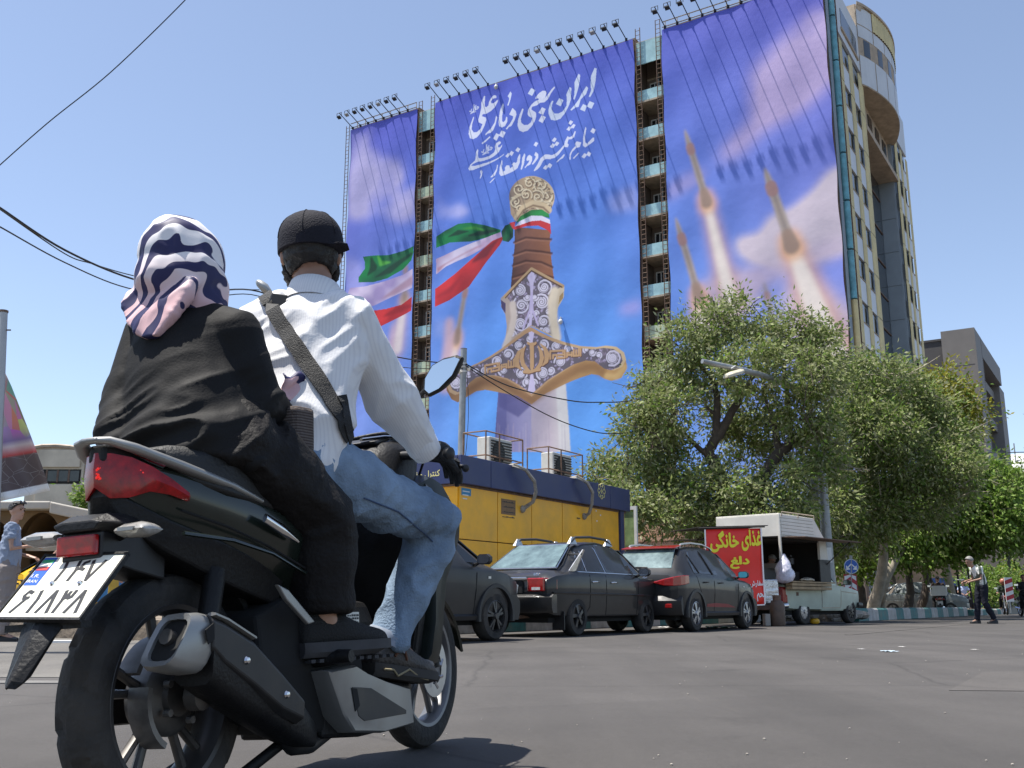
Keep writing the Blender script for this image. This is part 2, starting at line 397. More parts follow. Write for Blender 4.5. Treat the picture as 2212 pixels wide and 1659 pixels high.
def pstroke(pts, wd, col, crop=None, soft=0, a=1.0, clip=None):
    P = conv(pts, crop); ws = wd if isinstance(wd, (list, tuple)) else [wd]*len(P)
    pad = max(ws) + soft*2.2 + 1; x0, x1, y0, y1 = region(P, pad)
    if x1 <= x0 or y1 <= y0: return
    X, Y = np.meshgrid(np.arange(x0, x1)+.5, np.arange(y0, y1)+.5); m = np.zeros(X.shape, 'f')
    for i in range(len(P)-1):
        (xa, ya), (xb, yb) = P[i], P[i+1]; dx, dy = xb-xa, yb-ya; L = dx*dx+dy*dy+1e-9
        t = np.clip(((X-xa)*dx+(Y-ya)*dy)/L, 0, 1); d = np.hypot(X-xa-t*dx, Y-ya-t*dy); wdt = ws[i]*(1-t)+ws[i+1]*t
        m = np.maximum(m, np.clip(wdt - d + .5, 0, 1))
    if soft: m = blur(m, soft)
    if clip is not None: m = m*clip[y0:y1, x0:x1]
    comp((y0, y1, x0, x1), m, col, a)
def fullmask(pts, crop):
    P = conv(pts, crop); m = np.zeros((H_, W_), 'f'); x0, x1, y0, y1 = region(P, 1); k = fillmask(P, x0, x1, y0, y1)
    m[y0:y1, x0:x1] = k; return m
def vnoise(h, w_, cells, seed):
    g = np.random.default_rng(seed); out = np.zeros((h, w_), 'f'); amp = 1; tot = 0
    for _ in range(5):
        cy, cx = max(2, int(cells*h/w_)), max(2, int(cells)); a = g.random((cy+1, cx+1)).astype('f')
        yy = np.linspace(0, cy-1e-3, h); xx = np.linspace(0, cx-1e-3, w_); iy = yy.astype(int); ix = xx.astype(int)
        fy = (yy-iy)[:, None]; fx = (xx-ix)[None]; fy = fy*fy*(3-2*fy); fx = fx*fx*(3-2*fx)
        v = a[iy][:, ix]*(1-fy)*(1-fx) + a[iy+1][:, ix]*fy*(1-fx) + a[iy][:, ix+1]*(1-fy)*fx + a[iy+1][:, ix+1]*fy*fx
        out += v*amp; tot += amp; amp *= .5; cells *= 2
    return out/tot
def LN(h): return np.array(lin(h), 'f')
Yn = np.linspace(0, 1, H_, dtype='f')[:, None, None]; Xn = np.linspace(0, 1, W_, dtype='f')[None, :, None]
IMG[:] = LN('#4c58c8')*(1-Yn)**1.15 + LN('#62aefa')*(1-(1-Yn)**1.15)
edge = np.clip(np.abs(Xn-.48)*2.4-.28, 0, 1); IMG[:] = IMG*(1-edge*.75) + (LN('#625fc6')*(1-Yn) + LN('#a09fe2')*Yn)*edge*.75
nz = vnoise(H_, W_, 5, 3)
def cloud(pts, col, crop, soft, a, thr=.42):
    P = conv(pts, crop); x0, x1, y0, y1 = region(P, soft*2.2); m = fillmask(P, x0, x1, y0, y1)
    m = blur(m, soft)*np.clip((nz[y0:y1, x0:x1]-thr)*4+.35, 0, 1); comp((y0, y1, x0, x1), np.clip(m*1.25, 0, 1), col, a)
cloud([(100,760),(200,720),(250,700),(230,850),(330,930),(440,960),(470,1060),(440,1180),(560,1130),(560,1350),(430,1370),(300,1290),(200,1350),(90,1340)], '#bbb2de', CL, 16, .95, .3)
cloud([(700,1180),(760,1260),(860,1240),(930,1300),(860,1340),(700,1330)], '#b9b8ea', CL, 10, .8)
cloud([(1880,1200),(2080,1100),(2090,1280),(1900,1290)], '#b9b8ea', CL, 12, .5)
cloud([(20,850),(150,900),(200,1050),(250,1300),(20,1300)], '#a7a6e8', CU, 14, .75, .35)
cloud([(180,1240),(320,1280),(430,1350),(330,1400),(160,1380)], '#a9b6f0', CT, 12, .6)
cloud([(1760,1130),(1940,1060),(1945,1180),(1780,1200)], '#b0a4e4', CT, 12, .6)
cloud([(560,320),(700,180),(840,60),(905,40),(940,330),(880,420),(760,520),(600,600),(480,720),(390,740),(430,680),(560,560)], '#bba6d2', CR, 22, .95, .3)
cloud([(160,850),(330,770),(330,830),(170,930)], '#bba6d2', CR, 14, .6)
cloud([(960,760),(900,800),(840,880),(740,960),(640,1000),(590,1080),(540,1090),(480,1100),(480,1160),(560,1220),(680,1250),(980,1160),(975,900)], '#d3c3cf', CR, 12, 1, .25)
cloud([(460,1250),(640,1230),(960,1100),(980,1150),(780,1230),(620,1300),(560,1420),(440,1500),(300,1500),(330,1300)], '#cbb6cf', CR, 20, .9, .25)
cloud([(700,1300),(900,1350),(1020,1450),(1040,1650),(700,1650)], '#d8c1cf', CR, 26, .85, .2)
IMG[:] = IMG*(.97+.06*vnoise(H_, W_, 140, 9)[..., None])
# missiles with plumes
def missile(top, bot, wd, crop, pl=None, plw=0, a=1.0, soft=2):
    (x0, y0), (x1, y1) = top, bot; f = lambda t: (x0+(x1-x0)*t, y0+(y1-y0)*t)
    if pl:
        g = [(x1+(pl[0]-x1)*t, y1+(pl[1]-y1)*t) for t in (0, .25, .6, 1)]
        pstroke(g, [wd*1.6, plw*1.7, plw*2.1, plw*2.5], '#dba895', crop, 13, .8*a)
        pstroke(g, [wd*.9, plw*.9, plw*1.2, plw*1.5], '#f4e6da', crop, 6, .95*a)
    if pl: pstroke([f(.93), f(1.05)], [wd*2.2, wd*2.6], '#eeb07c', crop, 9, .75*a)
    pstroke([f(0), f(.1), f(.25), f(.85), f(1)], [1, wd*.55, wd*.85, wd, wd*1.25], '#ac9c92', crop, soft+1, a)
    pstroke([f(.02), f(.25), f(.85), f(1)], [.6, wd*.3, wd*.35, wd*.4], '#938580', crop, soft, .8*a)
    pstroke([f(.24), f(.3)], [wd*1.15, wd*1.15], '#a87f7c', crop, soft, .9*a)
    pstroke([f(.86), f(1.02)], [wd*1.1, wd*1.6], '#a08474', crop, soft+2, .95*a)
missile((245,600), (345,930), 9, CR, (465,1420), 11); missile((612,775), (735,1130), 12, CR, (960,1720), 21)
missile((203,1005), (310,1370), 9.5, CR, (330,1560), 14); missile((608,1300), (665,1540), 7, CR, None, a=.75, soft=3)
missile((1175,1020), (1060,1620), 8, CU, (1000,1900), 10, soft=3); missile((590,860), (570,1240), 8, CU, (500,1700), 12, a=.7, soft=5)
missile((210,1200), (170,1420), 6, CU, (120,1800), 9, a=.55, soft=4)
pstroke([(1000,1460),(985,1700),(960,2050)], [14, 17, 22], '#e0b8c0', CU, 8, .85); pstroke([(470,1500),(440,1750),(420,1950)], [8, 12, 16], '#d9b5c6', CU, 8, .7)
# ribbon
def fold(c1, c2, k, ph=0, d=.5):
    c1, c2 = LN(c1), LN(c2)
    return lambda U, V_: c1 + (c2-c1)*np.clip(.5+.62*np.sin(k*U*6.28+V_*4+ph)+.2*np.sin(2.7*k*U*6.28-V_*7), 0, 1)[..., None]
pfill([(875,650),(960,590),(1080,530),(1200,518),(1330,540),(1480,585),(1475,610),(1390,645),(1200,695),(1000,705),(875,755)], 0, CU, shade=fold('#15864a', '#1b5c3c', .9, 1))
pstroke([(985,650),(1080,612),(1180,600)], [1, 8, 1], '#173f31', CU, 1, .9); pstroke([(1180,640),(1290,612),(1440,592)], [2, 8, 2], '#173a30', CU, 1, .9); pstroke([(1130,575),(1230,565),(1330,590)], [1, 5, 1], '#4aa53e', CU, 2, .9)
pfill([(660,735),(560,785),(430,820),(300,825),(180,838),(200,890),(200,950),(140,1030),(140,1080),(280,1078),(420,1040),(560,960),(640,870),(660,800)], 0, CU, shade=fold('#158446', '#1c6240', 1.1, 2))
pstroke([(260,850),(280,940),(230,1010)], [4, 14, 3], '#123f2e', CU, 2, .9); pstroke([(320,830),(350,900),(440,890)], [2, 8, 2], '#57b23f', CU, 2, .9); pstroke([(300,1030),(440,960),(640,810)], [2, 12, 5], '#123f30', CU, 2, .9)
pfill([(870,860),(1000,800),(1200,710),(1480,605),(1490,650),(1380,720),(1180,830),(960,930),(870,1000)], 0, CU, shade=fold('#e2d3ea', '#c0a2c4', 1.3, 0))
pfill([(650,950),(560,1010),(420,1060),(200,1120),(60,1130),(30,1200),(60,1310),(280,1300),(450,1220),(640,1130)], 0, CU, shade=fold('#d9c6e2', '#a994c4', 1.4, 1))
pfill([(1330,720),(1180,790),(960,910),(875,1000),(880,940),(1050,850),(1250,740)], '#bd8296', CU, 2, .8); pfill([(650,1010),(560,1080),(350,1240),(480,1200),(645,1100)], '#b07f92', CU, 3, .7)
pfill([(1490,650),(1400,690),(1200,860),(1050,1000),(862,1140),(860,1310),(1000,1250),(1180,1120),(1340,900),(1470,730),(1505,660)], 0, CU, shade=fold('#da2c33', '#a8262f', .8, 2))
pstroke([(1215,885),(1330,800),(1450,680)], [3, 15, 3], '#6d2330', CU, 3, .85); pstroke([(880,1220),(1010,1150),(1120,1020)], [4, 9, 2], '#a42430', CU, 4, .8)
pfill([(640,1215),(540,1290),(400,1330),(280,1345),(180,1420),(265,1535),(400,1470),(640,1345)], 0, CU, shade=fold('#e02d30', '#b8262e', 1.2, 0))
pstroke([(380,1400),(500,1340),(640,1300)], [2, 10, 5], '#9c2029', CU, 3, .8)
# handle
def barrel(c1, c2, c3):
    c1, c2, c3 = LN(c1), LN(c2), LN(c3)
    return lambda U, V_: np.where((U < .5)[..., None], c1+(c2-c1)*np.clip(U*2, 0, 1)[..., None], c2+(c3-c2)*np.clip(U*2-1, 0, 1)[..., None])
pfill([(850,440),(1165,470),(1160,600),(1175,740),(1195,890),(1000,1000),(820,975),(838,800),(856,600)], 0, CT, shade=barrel('#4a3436', '#8a5a48', '#9c6444'))
for i, (ya, yb) in enumerate([(545,550),(655,670),(745,790),(850,880)]):
    pstroke([(848-i*4, ya+30), (950,ya-10), (1080,ya), (1172+i*5, yb)], 3.2, '#50312c', CT, 1, .9); pstroke([(855-i*4, ya+42), (960,ya+6), (1080,ya+14), (1170+i*5, yb+14)], 2, '#a9745c', CT, 1, .7)
pfill([(1003+195*math.cos(a), 185+182*math.sin(a)) for a in np.linspace(0, 6.283, 40)] , 0, CT, shade=barrel('#8c7a70', '#c9ad88', '#d9c09c'))
pfill([(812,230),(870,250),(1150,300),(1145,330),(1000,420),(860,390),(820,330)], '#b79c80', CT)
pom = fullmask([(1003+193*math.cos(a), 190+182*math.sin(a)) for a in np.linspace(0, 6.283, 40)], CT)
g = np.random.default_rng(4)
def spiral(cx, cy, r, turns, sg=1, ph=0, n=26, e=1.0): return [(cx + r*(1-t*.93)*math.cos(ph+sg*t*turns*6.283), cy + e*r*(1-t*.93)*math.sin(ph+sg*t*turns*6.283)) for t in np.linspace(0, 1, n)]
for cx, cy, r, sg, ph in [(900,120,60,1,0),(990,70,55,-1,1),(1090,90,62,1,2),(1140,180,60,-1,3),(1060,190,60,1,4),(960,170,55,-1,.5),(870,230,50,1,1),(1150,270,42,1,0),(900,290,42,-1,2)]:
    pstroke(spiral(cx, cy, r, 1.6, sg, ph), 3.4, '#6b5648', CT, 1, .85, pom); pstroke(spiral(cx-5, cy-6, r, 1.6, sg, ph), 2, '#efdcb8', CT, 0, .85, pom)
for _ in range(60):
    a, rr = g.random()*6.28, g.random()**.5*180; pstroke([(1003+rr*math.cos(a), 190+rr*math.sin(a)), (1003+rr*math.cos(a)+18, 190+rr*math.sin(a)+g.normal()*14)], 1.8, '#efe0c0' if g.random() < .5 else '#6e594c', CT, 0, .7, pom)
pstroke([(815,235),(860,180),(940,150)], 4, '#e0cba6', CT, 1, .8, pom); pstroke([(870,360),(920,280),(1010,240),(1100,255),(1150,300)], 9, '#d8bf98', CT, 1); pstroke([(875,372),(930,296),(1015,256),(1100,272),(1148,318)], 2.5, '#8a7058', CT, 1)
pfill([(862,410),(900,350),(1000,295),(1090,290),(1150,330),(1155,365),(1080,345),(1000,345),(900,390)], 0, CT, shade=fold('#2c9a4e', '#2c7a3e', .6, 0))
pfill([(845,450),(900,390),(1000,345),(1090,345),(1160,380),(1163,420),(1080,385),(1000,395),(900,425)], '#e4dcf0', CT); pfill([(830,440),(900,425),(1000,392),(1080,385),(1163,415),(1172,505),(1140,470),(1060,430),(960,435),(850,465)], '#cf3138', CT)
pfill([(740,480),(770,430),(815,410),(840,450),(840,530),(800,572),(750,560)], 0, CT, shade=fold('#1f6a44', '#123f34', .9, 0)); pfill([(805,405),(860,392),(850,450),(835,455)], '#c93740', CT)
# silver plates: dark ground, lilac scrolls, gold border
def scrolls(mask, items, dots, box, crop, seed):
    gg = np.random.default_rng(seed)
    for _ in range(dots):
        x, y = box[0]+gg.random()*(box[1]-box[0]), box[2]+gg.random()*(box[3]-box[2])
        pstroke([(x, y), (x+gg.normal()*9, y+gg.normal()*9)], 1.5+gg.random()*1.6, '#b0a3c4' if gg.random() < .6 else '#8d7d94', crop, 0, .8, mask)
    for cx, cy, r, t, sg, ph in items:
        for k, e in ((1, 0), (.55, 2.1)):
            pstroke(spiral(cx, cy, r*k, t*1.25, sg, ph+e), 4.4*k**.5, '#372e3a', crop, 0, .9, mask); pstroke(spiral(cx, cy, r*k, t*1.25, sg, ph+e), 2.9*k**.5, '#beb7c8', crop, 0, 1, mask); pstroke(spiral(cx-2, cy-3, r*k, t*1.25, sg, ph+e), 1.0, '#dcd5e8', crop, 0, .8, mask)
plate = [(1000,812),(1262,955),(1195,1005),(1165,1090),(1165,1200),(1190,1380),(1000,1290),(800,1420),(835,1330),(850,1220),(835,1110),(790,1050),(770,1030)]
pfill([(1000,795),(1285,955),(1280,1050),(1230,1140),(1215,1260),(1240,1420),(1000,1300),(770,1500),(790,1300),(775,1200),(735,1130),(733,1055),(820,970)], 0, CT, shade=barrel('#a89a98', '#b69a80', '#d2c0a4'))
pfill([(733,1070),(775,1100),(775,1190),(740,1140)], '#4b3f62', CT); pfill([(1245,1040),(1278,1000),(1272,1060),(1235,1110)], '#a98a5c', CT)
pfill(plate, '#6a616c', CT); pm = fullmask(plate, CT)
scrolls(pm, [(900,990,62,1.5,1,2.5),(1110,960,72,1.7,-1,1),(915,1120,78,1.6,-1,4),(1090,1090,76,1.7,1,3),(910,1280,66,1.5,1,0),(1110,1260,66,1.6,-1,2),(860,1180,30,1.2,1,1),(1150,1180,30,1.2,-1,1),(840,1370,32,1.2,-1,0),(1140,1340,40,1.3,1,1),(1030,1050,30,1.2,1,0),(965,1050,30,1.2,-1,3),(985,1210,26,1,1,0),(1040,1190,26,1,-1,0)], 420, (770,1260,820,1400), CT, 5)
pstroke([(1000,830),(1000,1000),(998,1200),(985,1330)], [9, 4, 4, 5], '#c2b6d6', CT, 0, 1, pm); pstroke([(1000,820),(975,880),(1000,930),(1022,880),(1000,820)], 4, '#c9bedc', CT, 0, 1, pm)
pstroke([(1000,1010),(1010,1160),(1060,1290)], 3, '#b9acd0', CT, 0, 1, pm); pstroke([(1000,1010),(985,1160),(930,1320)], 3, '#b9acd0', CT, 0, 1, pm)
pstroke([(770,1045),(1000,806),(1270,955)], 5, '#bd9c74', CT); pstroke([(775,1052),(1000,820),(1262,962)], 2, '#5d4538', CT)
pstroke([(838,1110),(852,1220),(830,1340),(775,1480)], 10, '#c9bab0', CT, 2); pstroke([(1200,1000),(1180,1090),(1185,1200),(1215,1400)], 13, '#e0cfb6', CT, 3)
# blade
pfill([(655,735),(800,760),(1018,930),(1014,1460),(606,1460)], 0, CS, shade=barrel('#5d5c92', '#8d88b6', '#a9a2c6')); pfill([(655,735),(745,760),(735,1460),(606,1460)], '#66659c', CS, 1, .8)
pfill([(1018,930),(1390,630),(1448,1460),(1014,1460)], 0, CS, shade=barrel('#bcaec0', '#c8b9c2', '#d8d2cc')); pfill([(1285,700),(1390,630),(1448,1460),(1325,1460)], '#dcd8d6', CS, 2, .9)
pfill([(655,735),(800,745),(1018,930),(1000,960),(870,1076),(750,1010),(655,960)], '#56538a', CS, 2, .8)
for _ in range(46):
    x = 620+g.random()*800; pstroke([(x, 1120+g.random()*160), (x+(x-1014)*.03, 1460)], .8, '#8a7398' if g.random() < .5 else '#d5c3cc', CS, 1, .3)
# guard
gtop = [(1015,80),(1120,140),(1250,200),(1400,250),(1560,290),(1720,300),(1850,285),(1960,300),(2040,360),(2062,440),(2020,520),(1930,560),(1850,540),(1790,490),(1740,450),(1640,440),(1500,490),(1350,580),(1200,680),(1100,780),(1020,850),(940,790),(860,730),(740,660),(600,620),(480,620),(380,650),(310,710),(280,760),(240,810),(170,830),(110,800),(78,730),(78,660),(110,600),(200,565),(300,535),(420,480),(560,400),(700,310),(850,190),(950,110)]
pfill([(2062,440),(2066,540),(2010,640),(1900,676),(1820,650),(1760,612),(1680,600),(1560,640),(1400,706),(1180,810),(1020,936),(860,840),(650,800),(500,772),(400,790),(270,872),(200,912),(130,880),(76,780),(78,660),(600,500),(1500,400)], 0, CS, shade=barrel('#8f6a4a', '#b78f62', '#c89a5e'))
pstroke([(300,800),(480,680),(700,700),(1000,880)], 12, '#7a5338', CS, 6, .7); pstroke([(1040,880),(1300,680),(1560,530),(1720,510),(1800,580)], 13, '#8d6440', CS, 6, .7); pstroke([(1850,620),(1960,630),(2040,520)], 7, '#dcb676', CS, 3, .8)
pfill(gtop, 0, CS, shade=barrel('#b99a78', '#b8906a', '#d8bd92'))
cx, cy = 1016, 480; ins = [(cx+(x-cx)*.965+(0), cy+(y-cy)*.90+(6)) for x, y in gtop]; pfill(ins, '#6a616c', CS); gm = fullmask(ins, CS)
scrolls(gm, [(180,690,70,1.9,1,0),(1915,420,92,2.1,-1,2),(320,600,34,1.3,1,1),(400,570,30,1.2,-1,0),(640,460,60,1.5,1,2),(760,380,60,1.5,-1,1),(880,280,56,1.4,1,0),(1150,270,60,1.5,-1,2),(1290,290,56,1.4,1,1),(1420,320,50,1.4,-1,0),(1330,460,66,1.6,1,3),(1690,360,40,1.3,1,0),(1760,390,34,1.2,-1,1),(1620,330,34,1.2,1,2),(900,590,72,1.7,-1,1),(1140,590,72,1.7,1,2),(700,560,56,1.4,1,2),(1000,210,40,1.3,1,1),(1040,700,44,1.3,-1,0),(960,690,44,1.3,1,2),(500,560,40,1.3,1,2),(1230,560,44,1.3,-1,2)], 700, (80,2040,120,820), CS, 6)
pstroke([(1016,120),(1016,230)], [10, 4], '#c6bbda', CS, 0, 1, gm); pstroke([(1020,620),(1020,790)], [5, 12], '#c6bbda', CS, 0, 1, gm)
# raised emblem and square lettering
EC = '#c29a70'; ED = '#5a3528'
for dx, dy, c in ((5, 9, ED), (0, 0, EC)):
    pfill([(x+dx, y+dy) for x, y in [(995,275),(1040,275),(1042,520),(1018,590),(998,520)]], c, CS)
    pstroke([(975+dx,255+dy),(1000+dx,268+dy),(1020+dx,262+dy),(1050+dx,268+dy),(1062+dx,255+dy)], 3.4, c, CS)
    for sg in (-1, 1):
        pstroke([(1018+sg*x*(1 if sg < 0 else .98)+dx, y+dy) for x, y in [(72,290),(104,350),(116,420),(100,490),(60,540),(22,565)]], [1.5, 5, 6.5, 6, 5, 2], c, CS)
        pstroke([(1018+sg*x+dx, y+(20 if sg < 0 else -22)+dy) for x, y in [(98,288),(146,340),(170,410),(160,480),(120,530)]], [1.2, 5, 7.5, 6, 1.2], c, CS)
    pstroke([(930+dx,572+dy),(985+dx,578+dy),(1018+dx,570+dy),(1060+dx,556+dy),(1105+dx,550+dy)], 4.2, c, CS)
    for X0, Y0, sk in ((1222, 345, -.06), (500, 505, -.19)):
        for a in ([(0,0),(0,85)], [(0,0),(140,0),(140,20)], [(30,45),(30,80)], [(30,45),(70,45),(70,80)], [(70,80),(160,80)], [(90,45),(160,45),(160,80)], [(160,0),(160,80)], [(185,30),(185,75)], [(185,55),(240,55)], [(205,30),(240,30),(240,70)], [(262,0),(262,70)], [(262,70),(318,70)], [(290,10),(290,70)], [(318,-5),(318,70)], [(338,-8),(338,72)]):
            pstroke([(X0+x*1.0+dx, Y0+y+x*sk+dy*.8) for x, y in a], 2.6, c, CS)
# slogan
for P in [[(2070,68),(2102,76),(2084,260),(2050,430),(1998,526),(1976,520),(2012,420),(2006,300),(2014,200)], [(1938,356),(1968,384),(1935,480),(1850,560),(1815,680),(1760,690),(1700,738),(1682,722),(1760,640),(1820,560),(1860,480)],
    [(1888,638),(1946,664),(1915,756),(1838,722)], [(1988,590),(2062,620),(2020,712),(1948,678)], [(1815,162),(1844,178),(1825,330),(1790,450),(1748,570),(1730,552),(1750,480),(1748,300),(1780,230)],
    [(1672,368),(1700,384),(1690,560),(1660,650),(1600,770),(1520,870),(1440,895),(1380,885),(1345,800),(1345,720),(1365,650),(1400,585),(1420,595),(1395,660),(1395,730),(1430,785),(1490,785),(1560,750),(1620,660),(1625,560),(1620,480)],
    [(1510,544),(1574,574),(1528,670),(1458,636)], [(1066,382),(1130,416),(1080,508),(1014,474)], [(735,435),(758,470),(740,560),(706,664),(688,656),(712,590),(718,540),(692,510)]]: pfill(P, '#d2dcf4', CA)
for P in [[(1440,-144),(1448,-121),(1385,-36),(1340,54),(1280,106),(1210,112),(1150,155),(1080,175),(1068,215),(1092,234),(1140,262),(1146,320),(1125,390),(1075,475),(1005,548),(935,572),(880,550),(856,480),(860,400),(890,300),(930,205),(950,214),(925,300),(905,370),(912,425),(950,462),(1010,458),(1062,415),(1085,350),(1030,325),(1008,290),(1022,215),(1075,135),(1125,90),(1190,60),(1185,42),(1128,48),(1140,20),(1190,-40),(1250,-78),(1300,-72),(1316,-45),(1290,40),(1330,-10),(1395,-100)],
    [(1240,183),(1298,212),(1255,305),(1182,270)], [(1235,305),(1300,340),(1245,432),(1182,396)], [(775,195),(830,250),(840,300),(810,390),(760,480),(720,495),(690,535),(668,525),(740,440),(780,370),(790,330),(770,320),(724,300)],
    [(620,115),(632,140),(610,300),(605,400),(630,420),(660,390),(675,330),(695,345),(690,420),(655,480),(605,502),(560,480),(550,400),(570,240),(600,150)], [(510,315),(528,340),(505,450),(470,540),(430,585),(380,600),(355,628),(342,612),(430,520),(490,420)],
    [(415,638),(425,655),(350,730),(300,768),(288,752),(350,700)], [(515,590),(565,615),(520,710),(464,678)], [(600,548),(666,580),(625,665),(556,630)],
    [(325,-2),(342,12),(332,120),(335,170),(360,182),(392,150),(400,100),(430,40),(470,-8),(505,-8),(518,20),(500,36),(460,45),(430,90),(440,122),(480,110),(520,70),(542,58),(535,90),(490,180),(430,240),(360,285),(300,292),(292,325),(350,345),(360,380),(335,470),(285,580),(215,660),(150,688),(100,670),(75,600),(85,500),(150,325),(162,340),(130,450),(125,530),(160,580),(215,575),(275,520),(300,450),(240,420),(232,380),(255,290),(280,180),(280,110)],
    [(1930,492),(1942,520),(1922,640),(1925,740),(1950,760),(1985,720),(2040,660),(2062,660),(2060,710),(2020,745),(1985,770),(1920,818),(1888,790),(1890,680),(1910,560)], [(2038,510),(2088,536),(2055,600),(2003,566)], [(1905,905),(1950,930),(1905,990),(1862,965)], [(1965,878),(2012,905),(1985,960),(1935,932)],
    [(1790,725),(1862,740),(1840,810),(1780,830),(1720,890),(1695,950),(1692,1012),(1672,1010),(1680,920),(1720,850),(1770,800),(1765,760)], [(1815,900),(1825,912),(1745,1000),(1728,990)],
    [(1760,560),(1776,570),(1750,660),(1700,690),(1660,690),(1640,750),(1662,775),(1650,815),(1590,810),(1560,850),(1510,920),(1440,980),(1360,1005),(1300,1000),(1260,1030),(1220,1110),(1180,1160),(1125,1195),(1112,1185),(1170,1090),(1220,990),(1290,930),(1340,930),(1390,940),(1460,910),(1530,840),(1590,770),(1600,720),(1640,640),(1665,655),(1700,650),(1735,620)],
    [(1685,385),(1730,410),(1695,460),(1648,435)], [(1665,480),(1710,505),(1665,556),(1622,530)], [(1735,445),(1772,465),(1735,520),(1690,495)], [(1435,655),(1470,680),(1435,735),(1390,710)], [(1405,752),(1450,778),(1405,830),(1362,805)], [(1470,720),(1512,745),(1475,795),(1430,770)],
    [(1300,1095),(1345,1120),(1300,1172),(1256,1148)], [(1355,1065),(1400,1092),(1370,1145),(1320,1115)], [(1585,925),(1600,935),(1570,985),(1520,1010),(1475,1055),(1462,1045),(1520,990)],
    [(1140,885),(1185,930),(1180,990),(1130,1060),(1095,1090),(1080,1080),(1130,1000),(1145,960),(1115,940)], [(1135,725),(1178,750),(1145,806),(1103,778)], [(1040,930),(1080,960),(1085,1020),(1050,1090),(1000,1110),(970,1145),(962,1130),(1020,1060),(1040,1020),(1000,1030),(988,1000),(1010,950)],
    [(955,905),(970,930),(950,1080),(915,1168),(898,1160),(915,1080),(920,980)], [(880,915),(892,930),(885,1050),(850,1140),(790,1190),(720,1225),(650,1255),(590,1270),(562,1230),(570,1120),(600,1015),(612,1030),(605,1140),(625,1200),(660,1180),(650,1140),(680,1100),(720,1100),(735,1150),(780,1110),(760,1090),(790,1050),(825,1060),(840,1040),(850,980)],
    [(850,812),(890,838),(860,890),(816,862)], [(755,872),(792,895),(760,950),(715,922)], [(705,903),(735,930),(690,980),(658,955)], [(525,1080),(538,1100),(525,1180),(490,1260),(430,1290),(420,1280),(475,1220),(515,1150)], [(485,1290),(495,1300),(415,1378),(405,1368)],
    [(225,845),(235,860),(230,950),(240,990),(300,985),(400,950),(480,890),(500,840),(490,800),(510,750),(560,718),(590,730),(580,760),(545,775),(540,810),(570,815),(610,770),(605,800),(550,890),(480,950),(390,1000),(280,1035),(220,1045),(150,1080),(120,1110),(180,1110),(280,1080),(400,1040),(520,990),(600,945),(640,915),(630,935),(560,985),(480,1030),(380,1080),(260,1130),(150,1175),(90,1180),(75,1150),(110,1090),(180,1030),(195,980),(200,900)],
    [(275,1165),(295,1200),(285,1260),(262,1308),(252,1300),(270,1240),(258,1200)]]: pfill(P, '#d9dcf2', CB)
for X0, Y0, k in ((90, 130, 1), (287, 765, 1.12)):
    for P in ([(0,110),(20,120),(30,80)], [(30,130),(60,110),(70,10)], [(60,110),(85,100),(80,40)], [(95,90),(100,20)], [(105,80),(130,75),(145,50),(125,40),(120,55)], [(15,150),(60,125),(95,120)]): pstroke([(X0+x*k, Y0+y*k) for x, y in P], 1.5, '#d3d9f4', CB)
IMG = IMG*.93 + IMG.mean(2, keepdims=True)*.07; IMG = np.clip(IMG, .012, .92)
img = bpy.data.images.new('billboard_print', W_, H_, float_buffer=True); img.colorspace_settings.name = 'Non-Color'
px = np.ones((H_, W_, 4), 'f'); px[..., :3] = IMG[::-1]; img.pixels.foreach_set(px.ravel()); img.update(); img.pack()
# ---------------------------------------------------------------- tower
m_print = bpy.data.materials.new('vinyl_print'); m_print.use_nodes = True
_n = m_print.node_tree.nodes; _l = m_print.node_tree.links; _b = _n['Principled BSDF']
_t = _n.new('ShaderNodeTexImage'); _t.image = img; _t.interpolation = 'Cubic'; _t.extension = 'EXTEND'; _l.new(_t.outputs[0], _b.inputs['Base Color'])
_b.inputs['Roughness'].default_value = .5; _b.inputs['Specular IOR Level'].default_value = .25
_w = _n.new('ShaderNodeTexNoise'); _w.inputs['Scale'].default_value = .5; _w.inputs['Detail'].default_value = 6
_c = _n.new('ShaderNodeTexCoord'); _l.new(_c.outputs['Object'], _w.inputs['Vector'])
_p = _n.new('ShaderNodeBump'); _p.inputs['Strength'].default_value = .35; _p.inputs['Distance'].default_value = .12; _l.new(_w.outputs['Fac'], _p.inputs['Height']); _l.new(_p.outputs[0], _b.inputs['Normal'])
m_wall = mat('brown_render', (.17, .13, .105), .85, var=.25, vs=1.2, bump=.15, bs=8)
m_steel = mat('galvanised_steel', (.36, .36, .35), .45, .6, var=.15, vs=8)
m_rust = mat('rusty_steel', (.16, .10, .07), .75, .2, var=.4, vs=12)
m_teal = mat('teal_tube', (.13, .34, .40), .55, var=.3, vs=1.5, bump=.1, bs=6)
m_glz = mat('aqua_panel', (.33, .52, .55), .35, var=.22, vs=1.1)
m_glzg = mat('green_panel', (.45, .52, .36), .35, var=.22, vs=1.1)
m_slab = mat('grimy_slab', (.40, .33, .25), .8, var=.3, vs=2)
m_wf = mat('white_window_frame', (.62, .61, .58), .5, var=.08)
m_dkgl = mat('dark_window_glass', (.025, .03, .035), .08, 0, 0, spec=.8)
m_ac = mat('air_conditioner_case', (.55, .54, .50), .5, var=.15, vs=5)
m_blk = mat('black_plastic', (.012, .012, .013), .5, var=.2, vs=9)
m_ycor = mat('yellow_corrugated_metal', (.64, .52, .26), .5, .2, var=.18, vs=.7, bump=.3, bs=30)
m_wpan = mat('pale_cladding', (.60, .61, .62), .45, var=.08, vs=.6)
m_gpan = mat('grey_cladding', (.30, .34, .37), .4, .2, var=.1, vs=.5)
m_mold = mat('weathered_clay_trim', (.42, .33, .24), .8, var=.25, vs=1.5)
